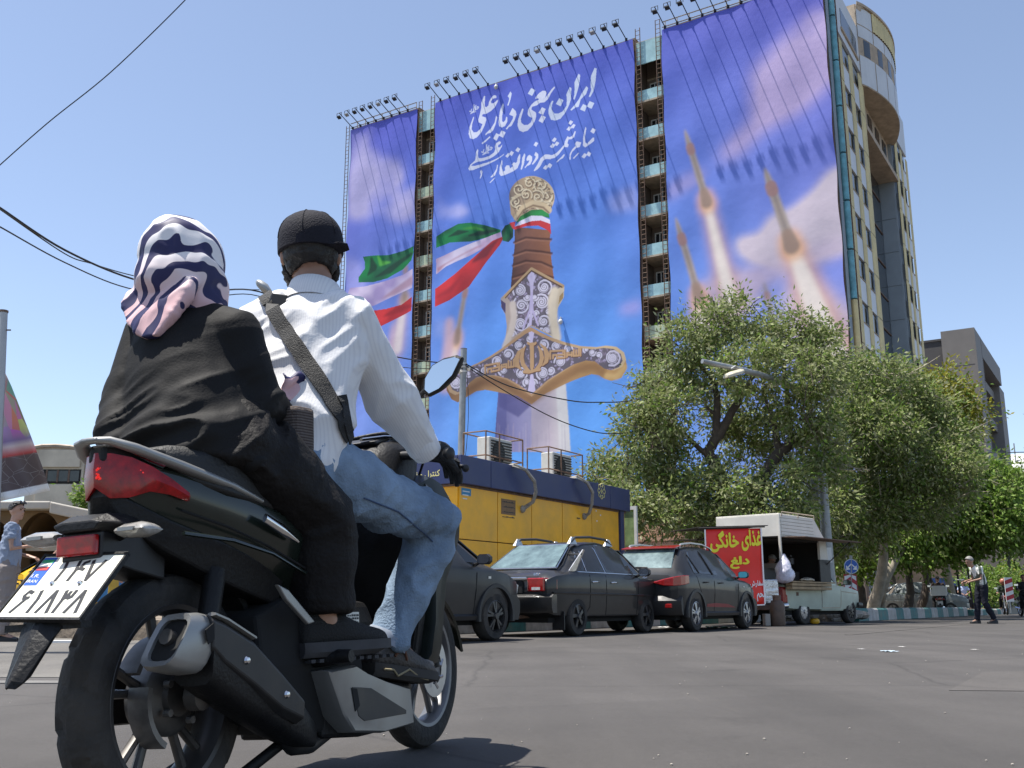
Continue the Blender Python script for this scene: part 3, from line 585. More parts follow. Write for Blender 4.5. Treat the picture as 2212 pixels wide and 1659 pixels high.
tw = thing('tower_block', 'tall office tower carrying the blue mural, with yellow striped side face', 'building', (C0[0], C0[1], 0))
O0 = V((C0[0], C0[1], 0))
def P0(p): return p - O0
HT = 49.2
def fq(b, s0, s1, o, z0, z1, m=0): b.quad(P0(FP(s1,o,z0)), P0(FP(s0,o,z0)), P0(FP(s0,o,z1)), P0(FP(s1,o,z1)), m)
def fbx(b, s0, s1, o0, o1, z0, z1, m=0): b.fbox(P0(FP(s0,o0,z0)), DL*(s1-s0), NF*(o1-o0), V((0,0,z1-z0)), m)
def sbx(b, s0, s1, o0, o1, z0, z1, m=0): b.fbox(P0(SPt(s0,o0,z0)), DR*(s1-s0), NSD*(o1-o0), V((0,0,z1-z0)), m)
GAPS = [(13.83, 16.4), (37.95, 40.1)]
b = MB()
# body behind the boards, with the two open shafts left free
fbx(b, .3, 13.75, -10, -.35, 0, HT); fbx(b, 16.45, 37.9, -10, -.35, 0, HT); fbx(b, 40.15, 48.8, -10, -.35, 0, HT)
b.build('wall', m_wall, tw)
b = MB(); fbx(b, 2.1, 48.7, -29, -10.05, 0, HT-.3); b.build('wall', m_gpan, tw)
winme = None
for gi, (g0, g1) in enumerate(GAPS):
    dep = -2.6 if gi == 0 else -1.5
    b = MB(); fq(b, g0, g1, dep, 0, HT-.4)
    b.build('shaft_wall', m_wall, tw)
    b = MB()
    for s, r in ((g0+.7, .16), (g0+1.35, .12)) if gi == 0 else ((g0+.3, .08),):
        b.tube([P0(FP(s, dep+.3, 0)), P0(FP(s, dep+.3, 48))], r, 8)
    b.build('drain_pipe', m_steel, tw, smooth=60)
    zs = [43.0 - 3.52*i for i in range(12)]
    for i, z in enumerate(zs):
        if z < 6: break
        green = gi == 1 and i in (1, 3, 6, 7) or gi == 0 and i in (6, 7)
        b = MB(); fbx(b, g0+.06, g1-.06, -.28, -.2, z-.15, z+.85); o = b.build('balcony_panel', m_glzg if green else m_glz, tw)
        b = MB(); fbx(b, g0+.04, g1-.04, dep, -.1, z-.34, z-.18); b.build('floor_slab', m_slab, tw)
        # window in the back wall, seen at a slant
        s0 = g0 + (.75 if gi else 1.35); wn = MB(); wd, ht = .95, 1.5
        zc = z + 1.15
        for a0, a1, c0_, c1 in ((0, wd, 0, .1), (0, wd, ht-.1, ht), (0, .1, .1, ht-.1), (wd-.1, wd, .1, ht-.1), (wd/2-.05, wd/2+.05, .1, ht-.1)):
            wn.fbox(P0(FP(s0+a0, dep+.02, zc+c0_)), DL*(a1-a0), NF*.1, V((0,0,c1-c0_)))
        wf = wn.build('window', m_wf, tw); gb = MB(); gb.fbox(P0(FP(s0+.1, dep+.03, zc+.1)), DL*(wd-.2), NF*.03, V((0,0,ht-.2))); gb.build('pane', m_dkgl, wf)
    b = MB(); fbx(b, g0+.05, g1-.05, -.3, -.2, 46.35, 48.5); b.build('parapet_panel', m_glz, tw)
    b = MB(); fbx(b, g0, g1, -9, dep+.01, 46, 46.2); fbx(b, g0, g1, -9.8, -.32, 48.5, 48.62); b.build('roof_slab', m_slab, tw)
# right-hand side face
b = MB(); sbx(b, 1.2, 12.2, -3, -.25, 0, 51); sbx(b, 24.7, 31.4, -3, -.25, 0, 50.2); sbx(b, 12.2, 24.7, -3, -1.78, 0, 50.5); b.build('side_wall', m_gpan, tw)
b = MB(); b.tube([P0(SPt(1.0, .25, 6)), P0(SPt(1.0, .25, 22.5))], .25, 10); b.build('corner_tube', m_ycor, tw, smooth=60)
for z in range(7):
    b = MB(); b.tube([P0(SPt(1.0, .25, 22.6+3.9*z)), P0(SPt(1.0, .25, 26.35+3.9*z))], .25, 10); b.build('corner_tube', m_teal, tw, smooth=60)
rowz = [43.9 - 3.68*i for i in range(11)]
def strip(s0, s1, o=0.0):
    me = None
    for z in rowz:
        b = MB(); n = max(3, int((s1-s0)/.22))
        pr = []
        for i in range(n):
            a = s0 + (s1-s0)*i/n; e = s0 + (s1-s0)*(i+1)/n; pr += [(a, .0), (a+(e-a)*.3, .07), (a+(e-a)*.7, .07)]
        pr.append((s1, 0))
        b.loft([[P0(SPt(s, o+d, z-1.9)) for s, d in pr], [P0(SPt(s, o+d, z+1.7)) for s, d in pr]], close=False)
        if me is None: me = b.build('corrugated_panel', m_ycor, tw); zb = z
        else:
            c = me.copy(); COL.objects.link(c); c.location = (0, 0, z - zb)
def wcol(s0, s1):
    first = None
    for z in rowz:
        if first is None:
            b = MB(); sbx(b, s0, s1, -.24, -.12, z+.0, z+1.7); b2 = MB(); sbx(b2, s0, s1, -.24, .0, z-1.9, z-.06)
            first = (b.build('window', m_dkgl, tw), b2.build('cladding_panel', m_wpan, tw), MB())
            sbx(first[2], s0, s1, -.12, .05, z-.055, z+.0); fr = first[2].build('window_sill', m_mold, tw); zb = z
            first = (first[0], first[1], fr)
        else:
            for q in first: c = q.copy(); COL.objects.link(c); c.location = (0, 0, z - zb)
for s0, s1 in ((2.75, 4.6), (6.85, 8.1), (10.2, 11.9), (25.0, 26.1), (27.7, 28.5), (30.3, 31.3)): strip(s0, s1)
for s0, s1 in ((4.7, 6.75), (8.2, 10.1), (26.2, 27.6), (28.6, 30.2)): wcol(s0, s1)
b = MB()
for i in range(11): sbx(b, 12.6, 24.4, -1.7, -1.62, 5+3.4*i, 5+3.4*i+.12)
sbx(b, 17.5, 17.7, -1.7, -1.6, 5, 41); b.build('glazing_bars', m_rust, tw)
b = MB(); sbx(b, 12.4, 24.5, -1.76, -1.7, 4, 41); b.build('glazing', m_dkgl, tw)
for i in range(11):                                                 # grey return of the recess
    b = MB(); b.fbox(P0(SPt(24.62, -.35, 3.2+3.4*i)), DR*.06, NSD*-1.32, V((0,0,3.34))); b.build('cladding_panel', m_gpan, tw)
# lintel, set-back storey and the bowed crown above the recess
b = MB(); sbx(b, 12.0, 25.0, -1.75, .1, 41, 41.5); sbx(b, 12.0, 25.0, -1.5, -.6, 41.5, 45.0); b.build('lintel', m_mold, tw)
for i in range(4):
    b = MB(); sbx(b, 13+3*i, 14.5+3*i, -.6, -.52, 42.4, 44.4); b.build('window', m_dkgl, tw)
def bow(z0, z1, r0, r1, grow=0, s0=11.3, s1=25.2, n=10, blg=1.55, o0=0):
    pts = []
    for i in range(n+1):
        t = r0 + (r1-r0)*i/n; s = s0 + (s1-s0)*t; pts.append((s, o0 + grow + blg*math.sin(math.pi*t)**.8))
    a = [P0(SPt(s, o, z0)) for s, o in pts]; c = [P0(SPt(s, o, z1)) for s, o in pts]; return a, c
b = MB(); a, c = bow(45.0, 52.9, 0, 1, n=20); base = [P0(SPt(25.2, -1.5, 45)), P0(SPt(11.3, -1.5, 45))]
b.loft([a + base, c + [p + V((0,0,7.9)) for p in base]]); b.build('crown', m_mold, tw)
for k in range(6):
    for z0, z1 in ((45.1, 47.9), (49.7, 50.9), (51.0, 52.8)):
        if z0 == 51.0 and 1 <= k <= 4: continue
        a, c = bow(z0, z1, k/6+.006, (k+1)/6-.006, .03, n=3)
        b = MB(); b.loft([a + [p - NSD*.02 for p in a[::-1]], c + [p - NSD*.02 for p in c[::-1]]]); b.build('cladding_panel', m_wpan, tw)
    a, c = bow(48.0, 49.6, k/6+.05, (k+1)/6-.05, .02, n=3)
    b = MB(); b.loft([a + [p - NSD*.02 for p in a[::-1]], c + [p - NSD*.02 for p in c[::-1]]]); b.build('window', m_dkgl, tw)
a, c = bow(51.0, 52.9, 1/6, 5/6, .06, n=40); b = MB()
a = [p + NSD*(.08 if i % 2 else 0) for i, p in enumerate(a)]; c = [p + NSD*(.08 if i % 2 else 0) for i, p in enumerate(c)]
b.loft([a, c], close=False); b.build('louvre_band', m_ycor, tw)
b = MB(); a, c = bow(52.9, 53.15, 0, 1, .2, n=20); b.loft([a + base, c + [p + V((0,0,.25)) for p in base]]); b.build('cornice', m_mold, tw)
b = MB(); sbx(b, 3, 12, -.2, .02, 46.2, 50.6); b.build('cladding_panel', m_wpan, tw)
b = MB(); sbx(b, 5.0, 10.4, .02, .05, 47.2, 49.0); b.build('window', m_dkgl, tw); b = MB(); sbx(b, 4.8, 10.6, .02, .14, 46.9, 47.15); b.build('window_sill', m_mold, tw)
b = MB(); sbx(b, 25, 31.4, -.2, .0, 46.2, 50.2); b.build('cladding_panel', m_wpan, tw)
# boards
def board(label, s0, s1, z0=7.2, z1=48.85):
    t = thing('billboard', label, 'billboard', tuple(FP(s0, 0, z0)))
    T0 = FP(s0, 0, z0); nx, ny = max(6, int((s1-s0)*1.5)), 60; b = MB(); uv = []
    def f(i, j):
        s = s1 + (s0-s1)*i; z = z0 + (z1-z0)*j
        o = .06 + .035*math.sin(s*1.7+z*.35) + .03*math.sin(z*.9+s*.4)
        e = .05*math.sin(z*1.1+s)*(1 if i in (0, 1) else 0); uv.append(((S_MAX - s)/S_MAX, (z - Z0)/(Z1 - Z0)))
        return FP(s + e, o, z) - T0
    b.grid(f, nx, ny); o = b.build('printed_sheet', m_print, t, smooth=180)
    l = o.data.uv_layers.new(name='uv'); d = [uv[i] for lp in [o.data.loops] for i in [x.vertex_index for x in lp]]
    l.data.foreach_set('uv', np.array(d, 'f').ravel())
    b = MB()
    for (a0, a1, c0_, c1) in ((s0, s0+.12, z0, z1), (s1-.12, s1, z0, z1), (s0, s1, z1-.15, z1-.02), (s0, s1, z0, z0+.15)):
        b.fbox(FP(a0, -.22, c0_) - T0, DL*(a1-a0), NF*.16, V((0,0,c1-c0_)))
    b.build('frame', m_rust, t); return t
board('narrow left banner of the mural with the tails of the ribbon', 40.15, 48.8)
board('wide middle banner of the mural with slogan, sword hilt and ribbon', 16.45, 37.9)
board('right banner of the mural with rising missiles on violet sky', .1, 13.8)
# ladders
def ladder(label, s, z0, z1, wd=.42, o=.12):
    t = thing('ladder', label, 'ladder', tuple(FP(s, o, z0))); T0 = FP(s, o, z0)
    for e in (0, wd):
        b = MB(); b.tube([FP(s+e, o, z0)-T0, FP(s+e, o, z1)-T0], .04, 5); b.build('rail', m_rust, t)
    b = MB(); z = z0 + .3
    while z < z1: b.tube([FP(s, o, z)-T0, FP(s+wd, o, z)-T0], .028, 4); z += .42
    stuff(b.build('rungs', m_rust, t))
ladder('long ladder down the far left edge of the mural', 48.95, 6, 49.4)
ladder('ladder on the left side of the narrower shaft between banners', 39.55, 6, 49.6, o=-.02); ladder('ladder beside the middle banner in the narrower shaft', 38.05, 6, 49.8, o=-.02)
ladder('ladder beside the middle banner in the wider right shaft', 15.85, 6, 49.8, o=-.02); ladder('ladder on the right of the wider shaft, beside the missile banner', 13.95, 6, 50, o=-.02)
t = thing('ladder', 'ladder beside the teal tube at the tower corner', 'ladder', tuple(SPt(1.7, .3, 6))); T0 = SPt(1.7, .3, 6)
for e in (0, .5): b = MB(); b.tube([SPt(1.7+e, .3, 6)-T0, SPt(1.7+e, .3, 51)-T0], .05, 5); b.build('rail', m_rust, t)
b = MB()
for i in range(90): b.tube([SPt(1.7, .3, 6.3+.5*i)-T0, SPt(2.2, .3, 6.3+.5*i)-T0], .04, 4)
stuff(b.build('rungs', m_rust, t))
# floodlights on arms
def flood(s, label, group, up=.75, out=2.25, z=49.0, kind=0):
    t = thing('floodlight', label, 'floodlight', tuple(FP(s, .1, z)), 0, group); T0 = FP(s, .1, z)
    e = FP(s, out, z+up)-T0; b = MB(); b.tube([V((0,0,0)), e], .045, 5); b.fbox(V((-.1,-.1,-.12)), V((.2,0,0)), V((0,.2,0)), V((0,0,.22))); b.build('arm', m_blk, t)
    b = MB(); q = e - NF*.35; u = DL*.3
    b.tube([e-u, e+u], .03, 4); b.tube([e-u, e-u-V((0,0,.45))], .03, 4); b.tube([e+u, e+u-V((0,0,.45))], .03, 4); b.build('bracket', m_blk, t)
    b = MB(); c = e - V((0,0,.5)); tl = (NF*-.28 + V((0,0,-.16)))
    b.fbox(c - DL*.2 - tl*.5 - V((0,0,.05)), DL*.40, tl*1.0, V((0,0,.11))); b.build('lamp_head', m_steel if kind == 0 else m_blk, t)
    return t
for i in range(8): flood(41.3 + i*1.03, 'slim floodlight arm over the narrow left banner, %s from its right end' % ORD[i], 'floodlights over the left banner', kind=(1, 1, 0, 1)[i % 4])
for i in range(19):
    if i in (11, 12): continue
    flood(17.1 + i*1.12, 'slim floodlight arm over the wide middle banner, %s from its right end' % ORD[i-2*(i > 12)], 'floodlights over the middle banner', kind=(1, 1, 0, 1, 1)[i % 5])
for i in range(12): flood(1.0 + i*1.13, 'slim floodlight arm over the missile banner, %s from its right end' % ORD[i], 'floodlights over the right banner', kind=1)
for (s0, s1, lab) in ((40.2, 48.8, 'pipe rail along the top of the left banner'), (.2, 13.7, 'pipe rail along the top of the right banner')):
    T0 = FP(s0, .1, 48.9); b = MB(); b.tube([FP(s0,.1,49.05)-T0, FP(s1,.1,49.05)-T0], .05, 5); b.tube([FP(s0,.1,49.55)-T0, FP(s1,.1,49.55)-T0], .05, 5)
    s = s0
    while s < s1: b.tube([FP(s,.1,48.9)-T0, FP(s,.1,49.55)-T0], .04, 4); s += 1.1
    o = b.build('rail', m_slab, None, loc=tuple(T0)); tag(o, lab, 'rail')
for s, z, lab in ((30.6, 48.3, 'small white dome camera hanging at the top of the middle banner'), (23.9, 24.2, 'small white camera on the middle banner beside the hilt')):
    T0 = FP(s, .3, z); b = MB(); b.ball((0,0,0), (.2,.2,.24), 10, 8); b.tube([(0,0,.2), tuple(V((0,0,.45)))], .05, 6); b.tube([(0,0,.4), tuple(NF*-.35+V((0,0,.4)))], .05, 6)
    o = b.build('security_camera', m_wf, None, smooth=60, loc=tuple(T0)); tag(o, lab, 'camera')
# air conditioners in the wider shaft
def acunit(p, label, ux, uy, s=1.0, group=None, cage=False):
    t = thing('air_conditioner', label, 'air conditioner', tuple(p), 0, group); ux, uy = V(ux)*s, V(uy)*s; z = V((0,0,s))
    b = MB(); b.fbox(-ux*.42-uy*.16, ux*.84, uy*.32, z*.62); b.build('case', m_ac, t, bevel=.02)
    b = MB(); f = uy*.165
    for k in range(9): b.fbox(-ux*.38+f+z*(.06+.058*k), ux*.76, uy*.02, z*.025)
    b.build('grille', m_blk, t)
    b = MB(); b.lathe([(.0, .0), (.23, .0), (.23, .01)], f - ux*.1 + z*.31, uy, 16); b.build('fan', m_blk, t)
    return t
for i, (k, e) in enumerate([(1, .55), (2, 2.0), (3, .5), (4, 1.9), (5, .6), (6, 2.05), (7, .55), (8, 1.9)]):
    z = 43.0 - 3.52*k + (.0 if i % 2 else .1); acunit(FP(13.9+e, -1.2, z), 'boxy air conditioner above the %s balcony panel from the top of the wider shaft' % ORD[k], tuple(-DL), tuple(NF), 1.15, 'air conditioners in the right shaft')

# ---------------------------------------------------------------- other buildings
m_dkr = mat('dark_render', (.095, .09, .09), .9, var=.2, vs=.35, bump=.2, bs=3)
m_gst = mat('grey_stone_slab', (.205, .19, .178), .7, var=.1, vs=.5)
m_ggl = mat('grey_green_glass', (.10, .13, .135), .1, 0, var=.1, vs=.3, spec=.7)
g = thing('grey_building', 'dark grey block with a framed glass front right of the tower', 'building'); K = at(2104, 707, 110); k0 = (K.x, K.y); zt = K.z; g.location = (K.x, K.y, 0)
def gb(b, l0, l1, r0, r1, z0, z1, m=0): b.fbox(DL*l0 + DR*r0 + V((0,0,z0)), DL*(l1-l0), DR*(r1-r0), V((0,0,z1-z0)), m)
b = MB(); gb(b, 3.6, 26, .4, 26, 0, zt-1.0); b.build('wall', m_dkr, g)
b = MB(); gb(b, 3.5, 26.1, .3, 26.1, zt-1.0, zt-.75); b.build('coping', m_dkr, g)
b = MB(); gb(b, .0, 3.6, 0, 5.5, 0, zt); gb(b, 0, 3.6, 5.5, 24, zt-2.4, zt-.01); gb(b, .3, 3.6, 23.5, 29, 0, zt-2.4); b.build('frame', m_gst, g)
b = MB(); gb(b, -.02, .0, 5.0, 5.05, 0, zt); b.build('trim', m_dkr, g)
for i in range(6):
    z = zt - 4.2 - 4.35*i
    if z < 2: break
    b = MB(); gb(b, 1.0, 3.6, 5.5, 23.5, z-.2, z+.9); b.build('spandrel', m_gst, g)
    for k in range(4):
        b = MB(); gb(b, 1.5+.35*(k % 2), 1.6+.35*(k % 2), 5.8+4.4*k, 9.8+4.4*k, z-3.2, z-.35); b.build('window', m_ggl, g)
b = MB(); gb(b, 2.5, 3.6, 5.5, 23.5, 0, zt-2.4); b.build('back_wall', m_dkr, g)
for j in range(7):
    b = MB(); gb(b, .3, 3.3, -.012, .0, zt-4.3*(j+1), zt-4.3*(j+1)+.06); b.build('joint', m_dkr, g)
# pale far block with a dome at the right edge
p = at(2196, 1035, 150); b = MB(); b.box(-2, 14, 0, 14, 0, p.z); f = thing('office_block', 'pale block at the far right edge below a white dome', 'building', (p.x, p.y, 0)); b.build('wall', m_gst, f)
b = MB(); b.box(-1.6, 14, .5, 13, p.z, p.z+.7); b.build('parapet', m_mold, f); b = MB(); b.ball((3, 5, p.z+1), (4.2, 4.2, 3.6), 18, 10); b.build('dome', m_wf, f, smooth=180)
for dx in (1.2, 3.2): b = MB(); b.tube([(dx, 2, p.z), (dx, 2, p.z+7-dx)], .1, 5); b.build('mast', m_steel, f)
# tan block with balconies down the street at the right, with a lower neighbour
m_tan = mat('tan_brick', (.36, .25, .16), .85, var=.15, vs=2, bump=.2, bs=20)
t2 = thing('tan_building', 'tan brick block with balcony windows behind the walking man', 'building', tuple(st(78, -12.5))); T = st(78, -12.5)
def tb(b, q0, q1, o0, o1, z0, z1): b.fbox(DS*q0+NS*o0+V((0,0,z0)), DS*(q1-q0), NS*(o1-o0), V((0,0,z1-z0)))
b = MB(); tb(b, 0, 42, -10, 0, 0, 9.6); b.build('wall', m_tan, t2)
b = MB(); tb(b, -.1, 42, 0, 1.0, 3.3, 5.2); tb(b, -.1, 42, 0, 1.0, 7.4, 9.7); b.build('balcony_front', m_tan, t2)
for i in range(10):
    b = MB(); tb(b, 1+4*i, 3.4+4*i, .02, .12, 5.3, 7.2); wf = b.build('window', m_wf, t2)
    for a in (1.15, 2.25): b = MB(); tb(b, a+4*i, a+1+4*i, .12, .16, 5.4, 7.05); b.build('pane', m_dkgl, wf)
b = MB(); tb(b, .5, 42, .02, .3, 0, 3.2); b.build('shopfront', m_dkgl, t2)
t3 = thing('dark_building', 'dark glassy block at the right end of the street', 'building', tuple(st(124, -11.5)))
b = MB(); tb(b, 0, 40, -12, 1, 0, 15); b.build('wall', m_dkr, t3); b = MB()
for i in range(4): tb(b, -.05, 40, 1, 1.15, 3+3.2*i, 4.8+3.2*i)
b.build('window_band', m_ggl, t3)
t4 = thing('brick_building', 'terracotta brick wall seen under the trees behind the lamp posts', 'building', tuple(st(60, -26)))
b = MB(); tb(b, 0, 26, -4, 0, 0, 7.0); tb(b, -.15, 26, -4, .2, 4.5, 4.8); b.build('wall', mat('terracotta_brick', (.42, .24, .15), .85, var=.2, vs=2, bump=.3, bs=14), t4)
# low tan stone wall behind the parked cars, with its courses
wl = thing('stone_wall', 'low tan stone wall behind the parked hatchback', 'wall', tuple(st(24.5, -16.6)))
stones = [mat('sandstone_%s' % n, c, .85, var=.2, vs=6, bump=.4, bs=20) for n, c in (('light', (.38, .29, .18)), ('mid', (.31, .23, .145)), ('dark', (.25, .185, .12)))]
b = MB(); tb(b, 0, 17, -.5, 0, 0, 2.55); b.build('core', m_mold, wl)
sm = MB(); sm.box(0, 1, 0, 1, 0, 1); protos = [sm.build('stone', m_, wl, bevel=.03) for m_ in stones]
cnt = 0; z = .28
while z < 2.5:
    q = .02 + random.random()*.2; h = .17
    while q < 9.5:
        ln = .3 + random.random()*.3; pr = protos[cnt % 3] if cnt < 3 else protos[random.randrange(3)].copy()
        if cnt >= 3: COL.objects.link(pr)
        pr.rotation_euler = (0, 0, R(57)); pr.location = tuple(DS*q + NS*(.03+random.random()*.02) + V((0,0,z))); pr.scale = (ln-.015, .06, h-.015); q += ln; cnt += 1
    z += h
b = MB(); tb(b, -.05, 17, -.6, .16, 2.56, 2.7); b.build('coping', m_conc, wl)
# ---------------------------------------------------------------- trees
def leaf_mat(name, col, col2, tr=.34, rough=.62):
    m = bpy.data.materials.new(name); m.use_nodes = True; n = m.node_tree.nodes; l = m.node_tree.links; b = n['Principled BSDF']
    geo = n.new('ShaderNodeNewGeometry'); mx = n.new('ShaderNodeMix'); mx.data_type = 'RGBA'
    mx.inputs['A'].default_value = (*lin(col), 1); mx.inputs['B'].default_value = (*lin(col2), 1)
    l.new(geo.outputs['Random Per Island'], mx.inputs['Factor']); l.new(mx.outputs['Result'], b.inputs['Base Color'])
    b.inputs['Roughness'].default_value = rough; b.inputs['Specular IOR Level'].default_value = .3
    t = n.new('ShaderNodeBsdfTranslucent'); l.new(mx.outputs['Result'], t.inputs['Color'])
    ms = n.new('ShaderNodeMixShader'); ms.inputs[0].default_value = tr; l.new(b.outputs[0], ms.inputs[1]); l.new(t.outputs[0], ms.inputs[2])
    l.new(ms.outputs[0], n['Material Output'].inputs[0]); return m
m_bark = mat('dark_bark', (.075, .058, .045), .9, var=.35, vs=6, bump=.8, bs=14)
m_barkp = mat('pale_bark', (.27, .235, .18), .85, var=.3, vs=4, bump=.4, bs=9)
m_ash = leaf_mat('ash_leaf', (.135, .18, .05), (.29, .33, .12)); m_ash2 = leaf_mat('dusty_leaf', (.19, .215, .10), (.34, .345, .20))
m_pl = leaf_mat('plane_leaf', (.085, .165, .022), (.20, .30, .05)); m_yel = leaf_mat('yellowing_leaf', (.17, .18, .02), (.26, .24, .035), .32)
def leafmesh(name, P, D, L, Wd, mats, mi, parent):
    n = len(P); g = rng.normal(size=(n, 3)); S = np.cross(D, g); S /= np.linalg.norm(S, axis=1)[:, None] + 1e-9
    L = L[:, None]; Wv = Wd[:, None]; N = np.cross(S, D)
    v = np.stack([P, P + D*L*.45 + S*Wv + N*L*.05, P + D*L - N*L*.06, P + D*L*.45 - S*Wv + N*L*.05], 1).reshape(-1, 3).astype('f')
    me = bpy.data.meshes.new(name); me.vertices.add(4*n); me.loops.add(4*n); me.polygons.add(n)
    me.vertices.foreach_set('co', v.ravel()); me.loops.foreach_set('vertex_index', np.arange(4*n, dtype=np.int32))
    me.polygons.foreach_set('loop_start', np.arange(0, 4*n, 4, dtype=np.int32))
    me.polygons.foreach_set('material_index', mi.astype(np.int32))
    for m in mats: me.materials.append(m)
    me.update(calc_edges=True); return link(name, me, parent)
def crown(t, base, lobes, n, L, Wd, mats, pm, droop=.35, cl=(.32, .62), shell=.55, per=70):
    """lobes: (x, y, z, rx, ry, rz) in the place; leaves sit in many small twig clusters, most of them near the lobe's surface"""
    vol = np.array([l[3]*l[4]*l[5] for l in lobes])**.67; vol /= vol.sum(); P = []; D = []
    for lb, f in zip(lobes, vol):
        k = max(3, int(n*f/per)); c = np.array(lb[:3]); r = np.array(lb[3:6])
        for _ in range(k):
            d = rng.normal(size=3); d /= np.linalg.norm(d); rad = shell + (1.04-shell)*rng.random()**.6
            cc = c + d*r*rad; cr = cl[0] + (cl[1]-cl[0])*rng.random(); m = int(per*(.5+rng.random()))
            out = d*.8 + rng.normal(size=3)*.35; out[2] += .15
            x = rng.normal(size=(m, 3))*.45; q = cc + x*cr*np.array([1, 1, .72]) + np.abs(rng.normal(size=(m, 1)))*out*cr*.5
            dd = x*.8 + out*.5 + rng.normal(size=(m, 3))*.5; dd[:, 2] -= droop; P.append(q); D.append(dd/np.linalg.norm(dd, axis=1)[:, None])
    P = np.concatenate(P) - np.array(base); D = np.concatenate(D); N = len(P)
    mi = rng.choice(len(mats), N, p=pm)
    return leafmesh('crown', P, D, L*(.6+.8*rng.random(N)), Wd*(.6+.8*rng.random(N)), mats, mi, t)
def plobes(spec, Y, dy=1.6, sc=1.0, dv=0):
    out = []
    for s in spec:
        u, v, ru, rv = s[0], s[1]+dv, s[2]*sc, s[3]*sc; y = s[4] if len(s) > 4 else Y + random.uniform(-dy, dy); p = at(u, v, y); k = y/FPX*1.0
        out.append((p.x, p.y, p.z, ru*k, (ru+rv)*.5*k*1.05, rv*k))
    return out
def limbs(t, base, lines, m, name='limb'):
    for k, (pts, r0, r1) in enumerate(lines):
        P = [V(p) - V(base) for p in pts]; Q = []
        for i in range(len(P)-1):
            for j in range(4):
                q = P[i].lerp(P[i+1], j/4); q += V((random.uniform(-1,1), random.uniform(-1,1), 0))*.035*(1 if j else 0); Q.append(q)
        Q.append(P[-1]); n = len(Q)
        MB().tube(Q, [r0 + (r1-r0)*i/(n-1) for i in range(n)], 9).build('trunk' if k == 0 else name, m, t, smooth=60)
def L1(x, y, Y=28): return at(1296+.41405*x, 553+.41405*y, Y)
def twigs(t, base, lobes, n, m, ln=(.5, 1.3)):
    b = MB()
    for _ in range(n):
        l = random.choice(lobes); a = V((l[0], l[1], l[2])) + V([random.gauss(0, .45)*l[3+i] for i in range(3)]); d = V((random.gauss(0,1), random.gauss(0,1), random.gauss(-.1,.8))).normalized()*random.uniform(*ln)
        mid = a + d*.5 + V((0,0,random.uniform(-.1,.15))); b.tube([a-V(base), mid-V(base), a+d-V(base)], [.022, .014, .006], 4)
    stuff(b.build('twigs', m, t))
base = ground(1585, 1318, .26); base = V((6.2, 28.3, .26))
t = thing('ash_tree', 'large leafy ash tree above the food stall and the yellow booth', 'tree', tuple(base))
S1 = plobes([(1545,705,70,48),(1600,690,60,50),(1490,740,70,50),(1655,740,70,50),(1730,720,60,48),(1775,745,50,45),(1455,808,50,42),(1405,852,36,38),(1390,890,46,38),(1520,810,90,50),(1620,800,90,60),(1740,810,80,60),(1790,790,40,50),(1450,890,60,60),(1345,980,55,50),(1310,1035,45,45),(1400,960,70,55),(1380,1060,90,60),(1470,1040,80,70),(1560,1070,90,70),(1660,1090,90,60),(1430,1120,80,45),(1530,1130,90,40),(1740,900,60,60),(1690,960,60,60),(1640,890,60,40,29.5),(1560,900,50,40,30),(1590,960,60,50,30.5),(1610,1130,80,40),(1350,1100,50,45),(1710,1060,70,60)], 28.2, sc=.80)
crown(t, base, S1, 62000, .15, .030, [m_ash, m_ash2, m_pl], [.55, .33, .12], per=60, cl=(.26, .52))
limbs(t, base, [([base, base+V((-.1,0,1.6)), L1(820,1190), L1(850,1150), L1(940,1020), L1(1060,930), L1(1160,870,28.5)], .27, .1),
    ([base+V((-.05,0,1.2)), L1(640,1180), L1(560,1020), L1(640,900), L1(740,720), L1(800,680)], .22, .07), ([L1(600,940), L1(612,760), L1(590,640), L1(530,580)], .12, .05), ([L1(740,720), L1(790,640), L1(900,560,28.4)], .08, .03),
    ([L1(610,830), L1(560,790), L1(520,800)], .06, .03), ([L1(940,1020), L1(900,860), L1(860,720,28.6)], .11, .04), ([L1(1000,960), L1(960,560), L1(910,515)], .08, .04), ([L1(390,840), L1(300,880), L1(240,905)], .05, .03), ([L1(560,1040), L1(400,900), L1(300,860,27.6)], .08, .03)], m_bark)
twigs(t, base, S1, 260, m_bark)
base = V((12.7, 35.9, .26))
t = thing('ash_tree', 'rounded dusty green tree right of the bent street lamp', 'tree', tuple(base))
S2 = plobes([(1895,790,70,42),(1940,830,80,50),(1850,850,70,50),(1820,920,70,60),(1900,910,90,60),(1990,880,70,55),(2040,930,60,55),(1960,980,90,70),(1860,1010,90,70),(1790,1000,60,60),(2050,1010,60,60),(1780,1080,70,50),(1772,950,34,46,27.4),(1785,1005,36,36,27.4),(1765,905,26,30,27.4),(1880,1100,90,60),(1980,1080,90,60),(1830,1150,80,45),(1770,1160,50,45)], 33.5, sc=.84, dv=14)
crown(t, base, S2, 52000, .165, .033, [m_ash, m_ash2, m_pl], [.5, .3, .2], per=60, cl=(.3, .6))
limbs(t, base, [([base, at(1905,1240,35.5), at(1915,1100,35), at(1960,960,34.5)], .24, .06), ([at(1912,1130,35), at(1850,1000,34.5), at(1840,900,34)], .12, .04), ([at(1930,1010,35), at(1990,960,34), at(2040,930,34)], .09, .03), ([at(1910,1110,35), at(1870,980,34), at(1900,860,34)], .09, .03)], m_barkp)
twigs(t, base, S2, 180, m_barkp)
base = V((19.3, 44.5, .26))
t = thing('plane_tree', 'yellowing plane tree crown in front of the dark grey block', 'tree', tuple(base))
S3 = plobes([(2025,835,40,26),(2065,850,34,28),(2095,885,34,22),(2050,895,50,30),(2010,880,50,40),(2085,930,30,20),(2030,940,50,30)], 44)
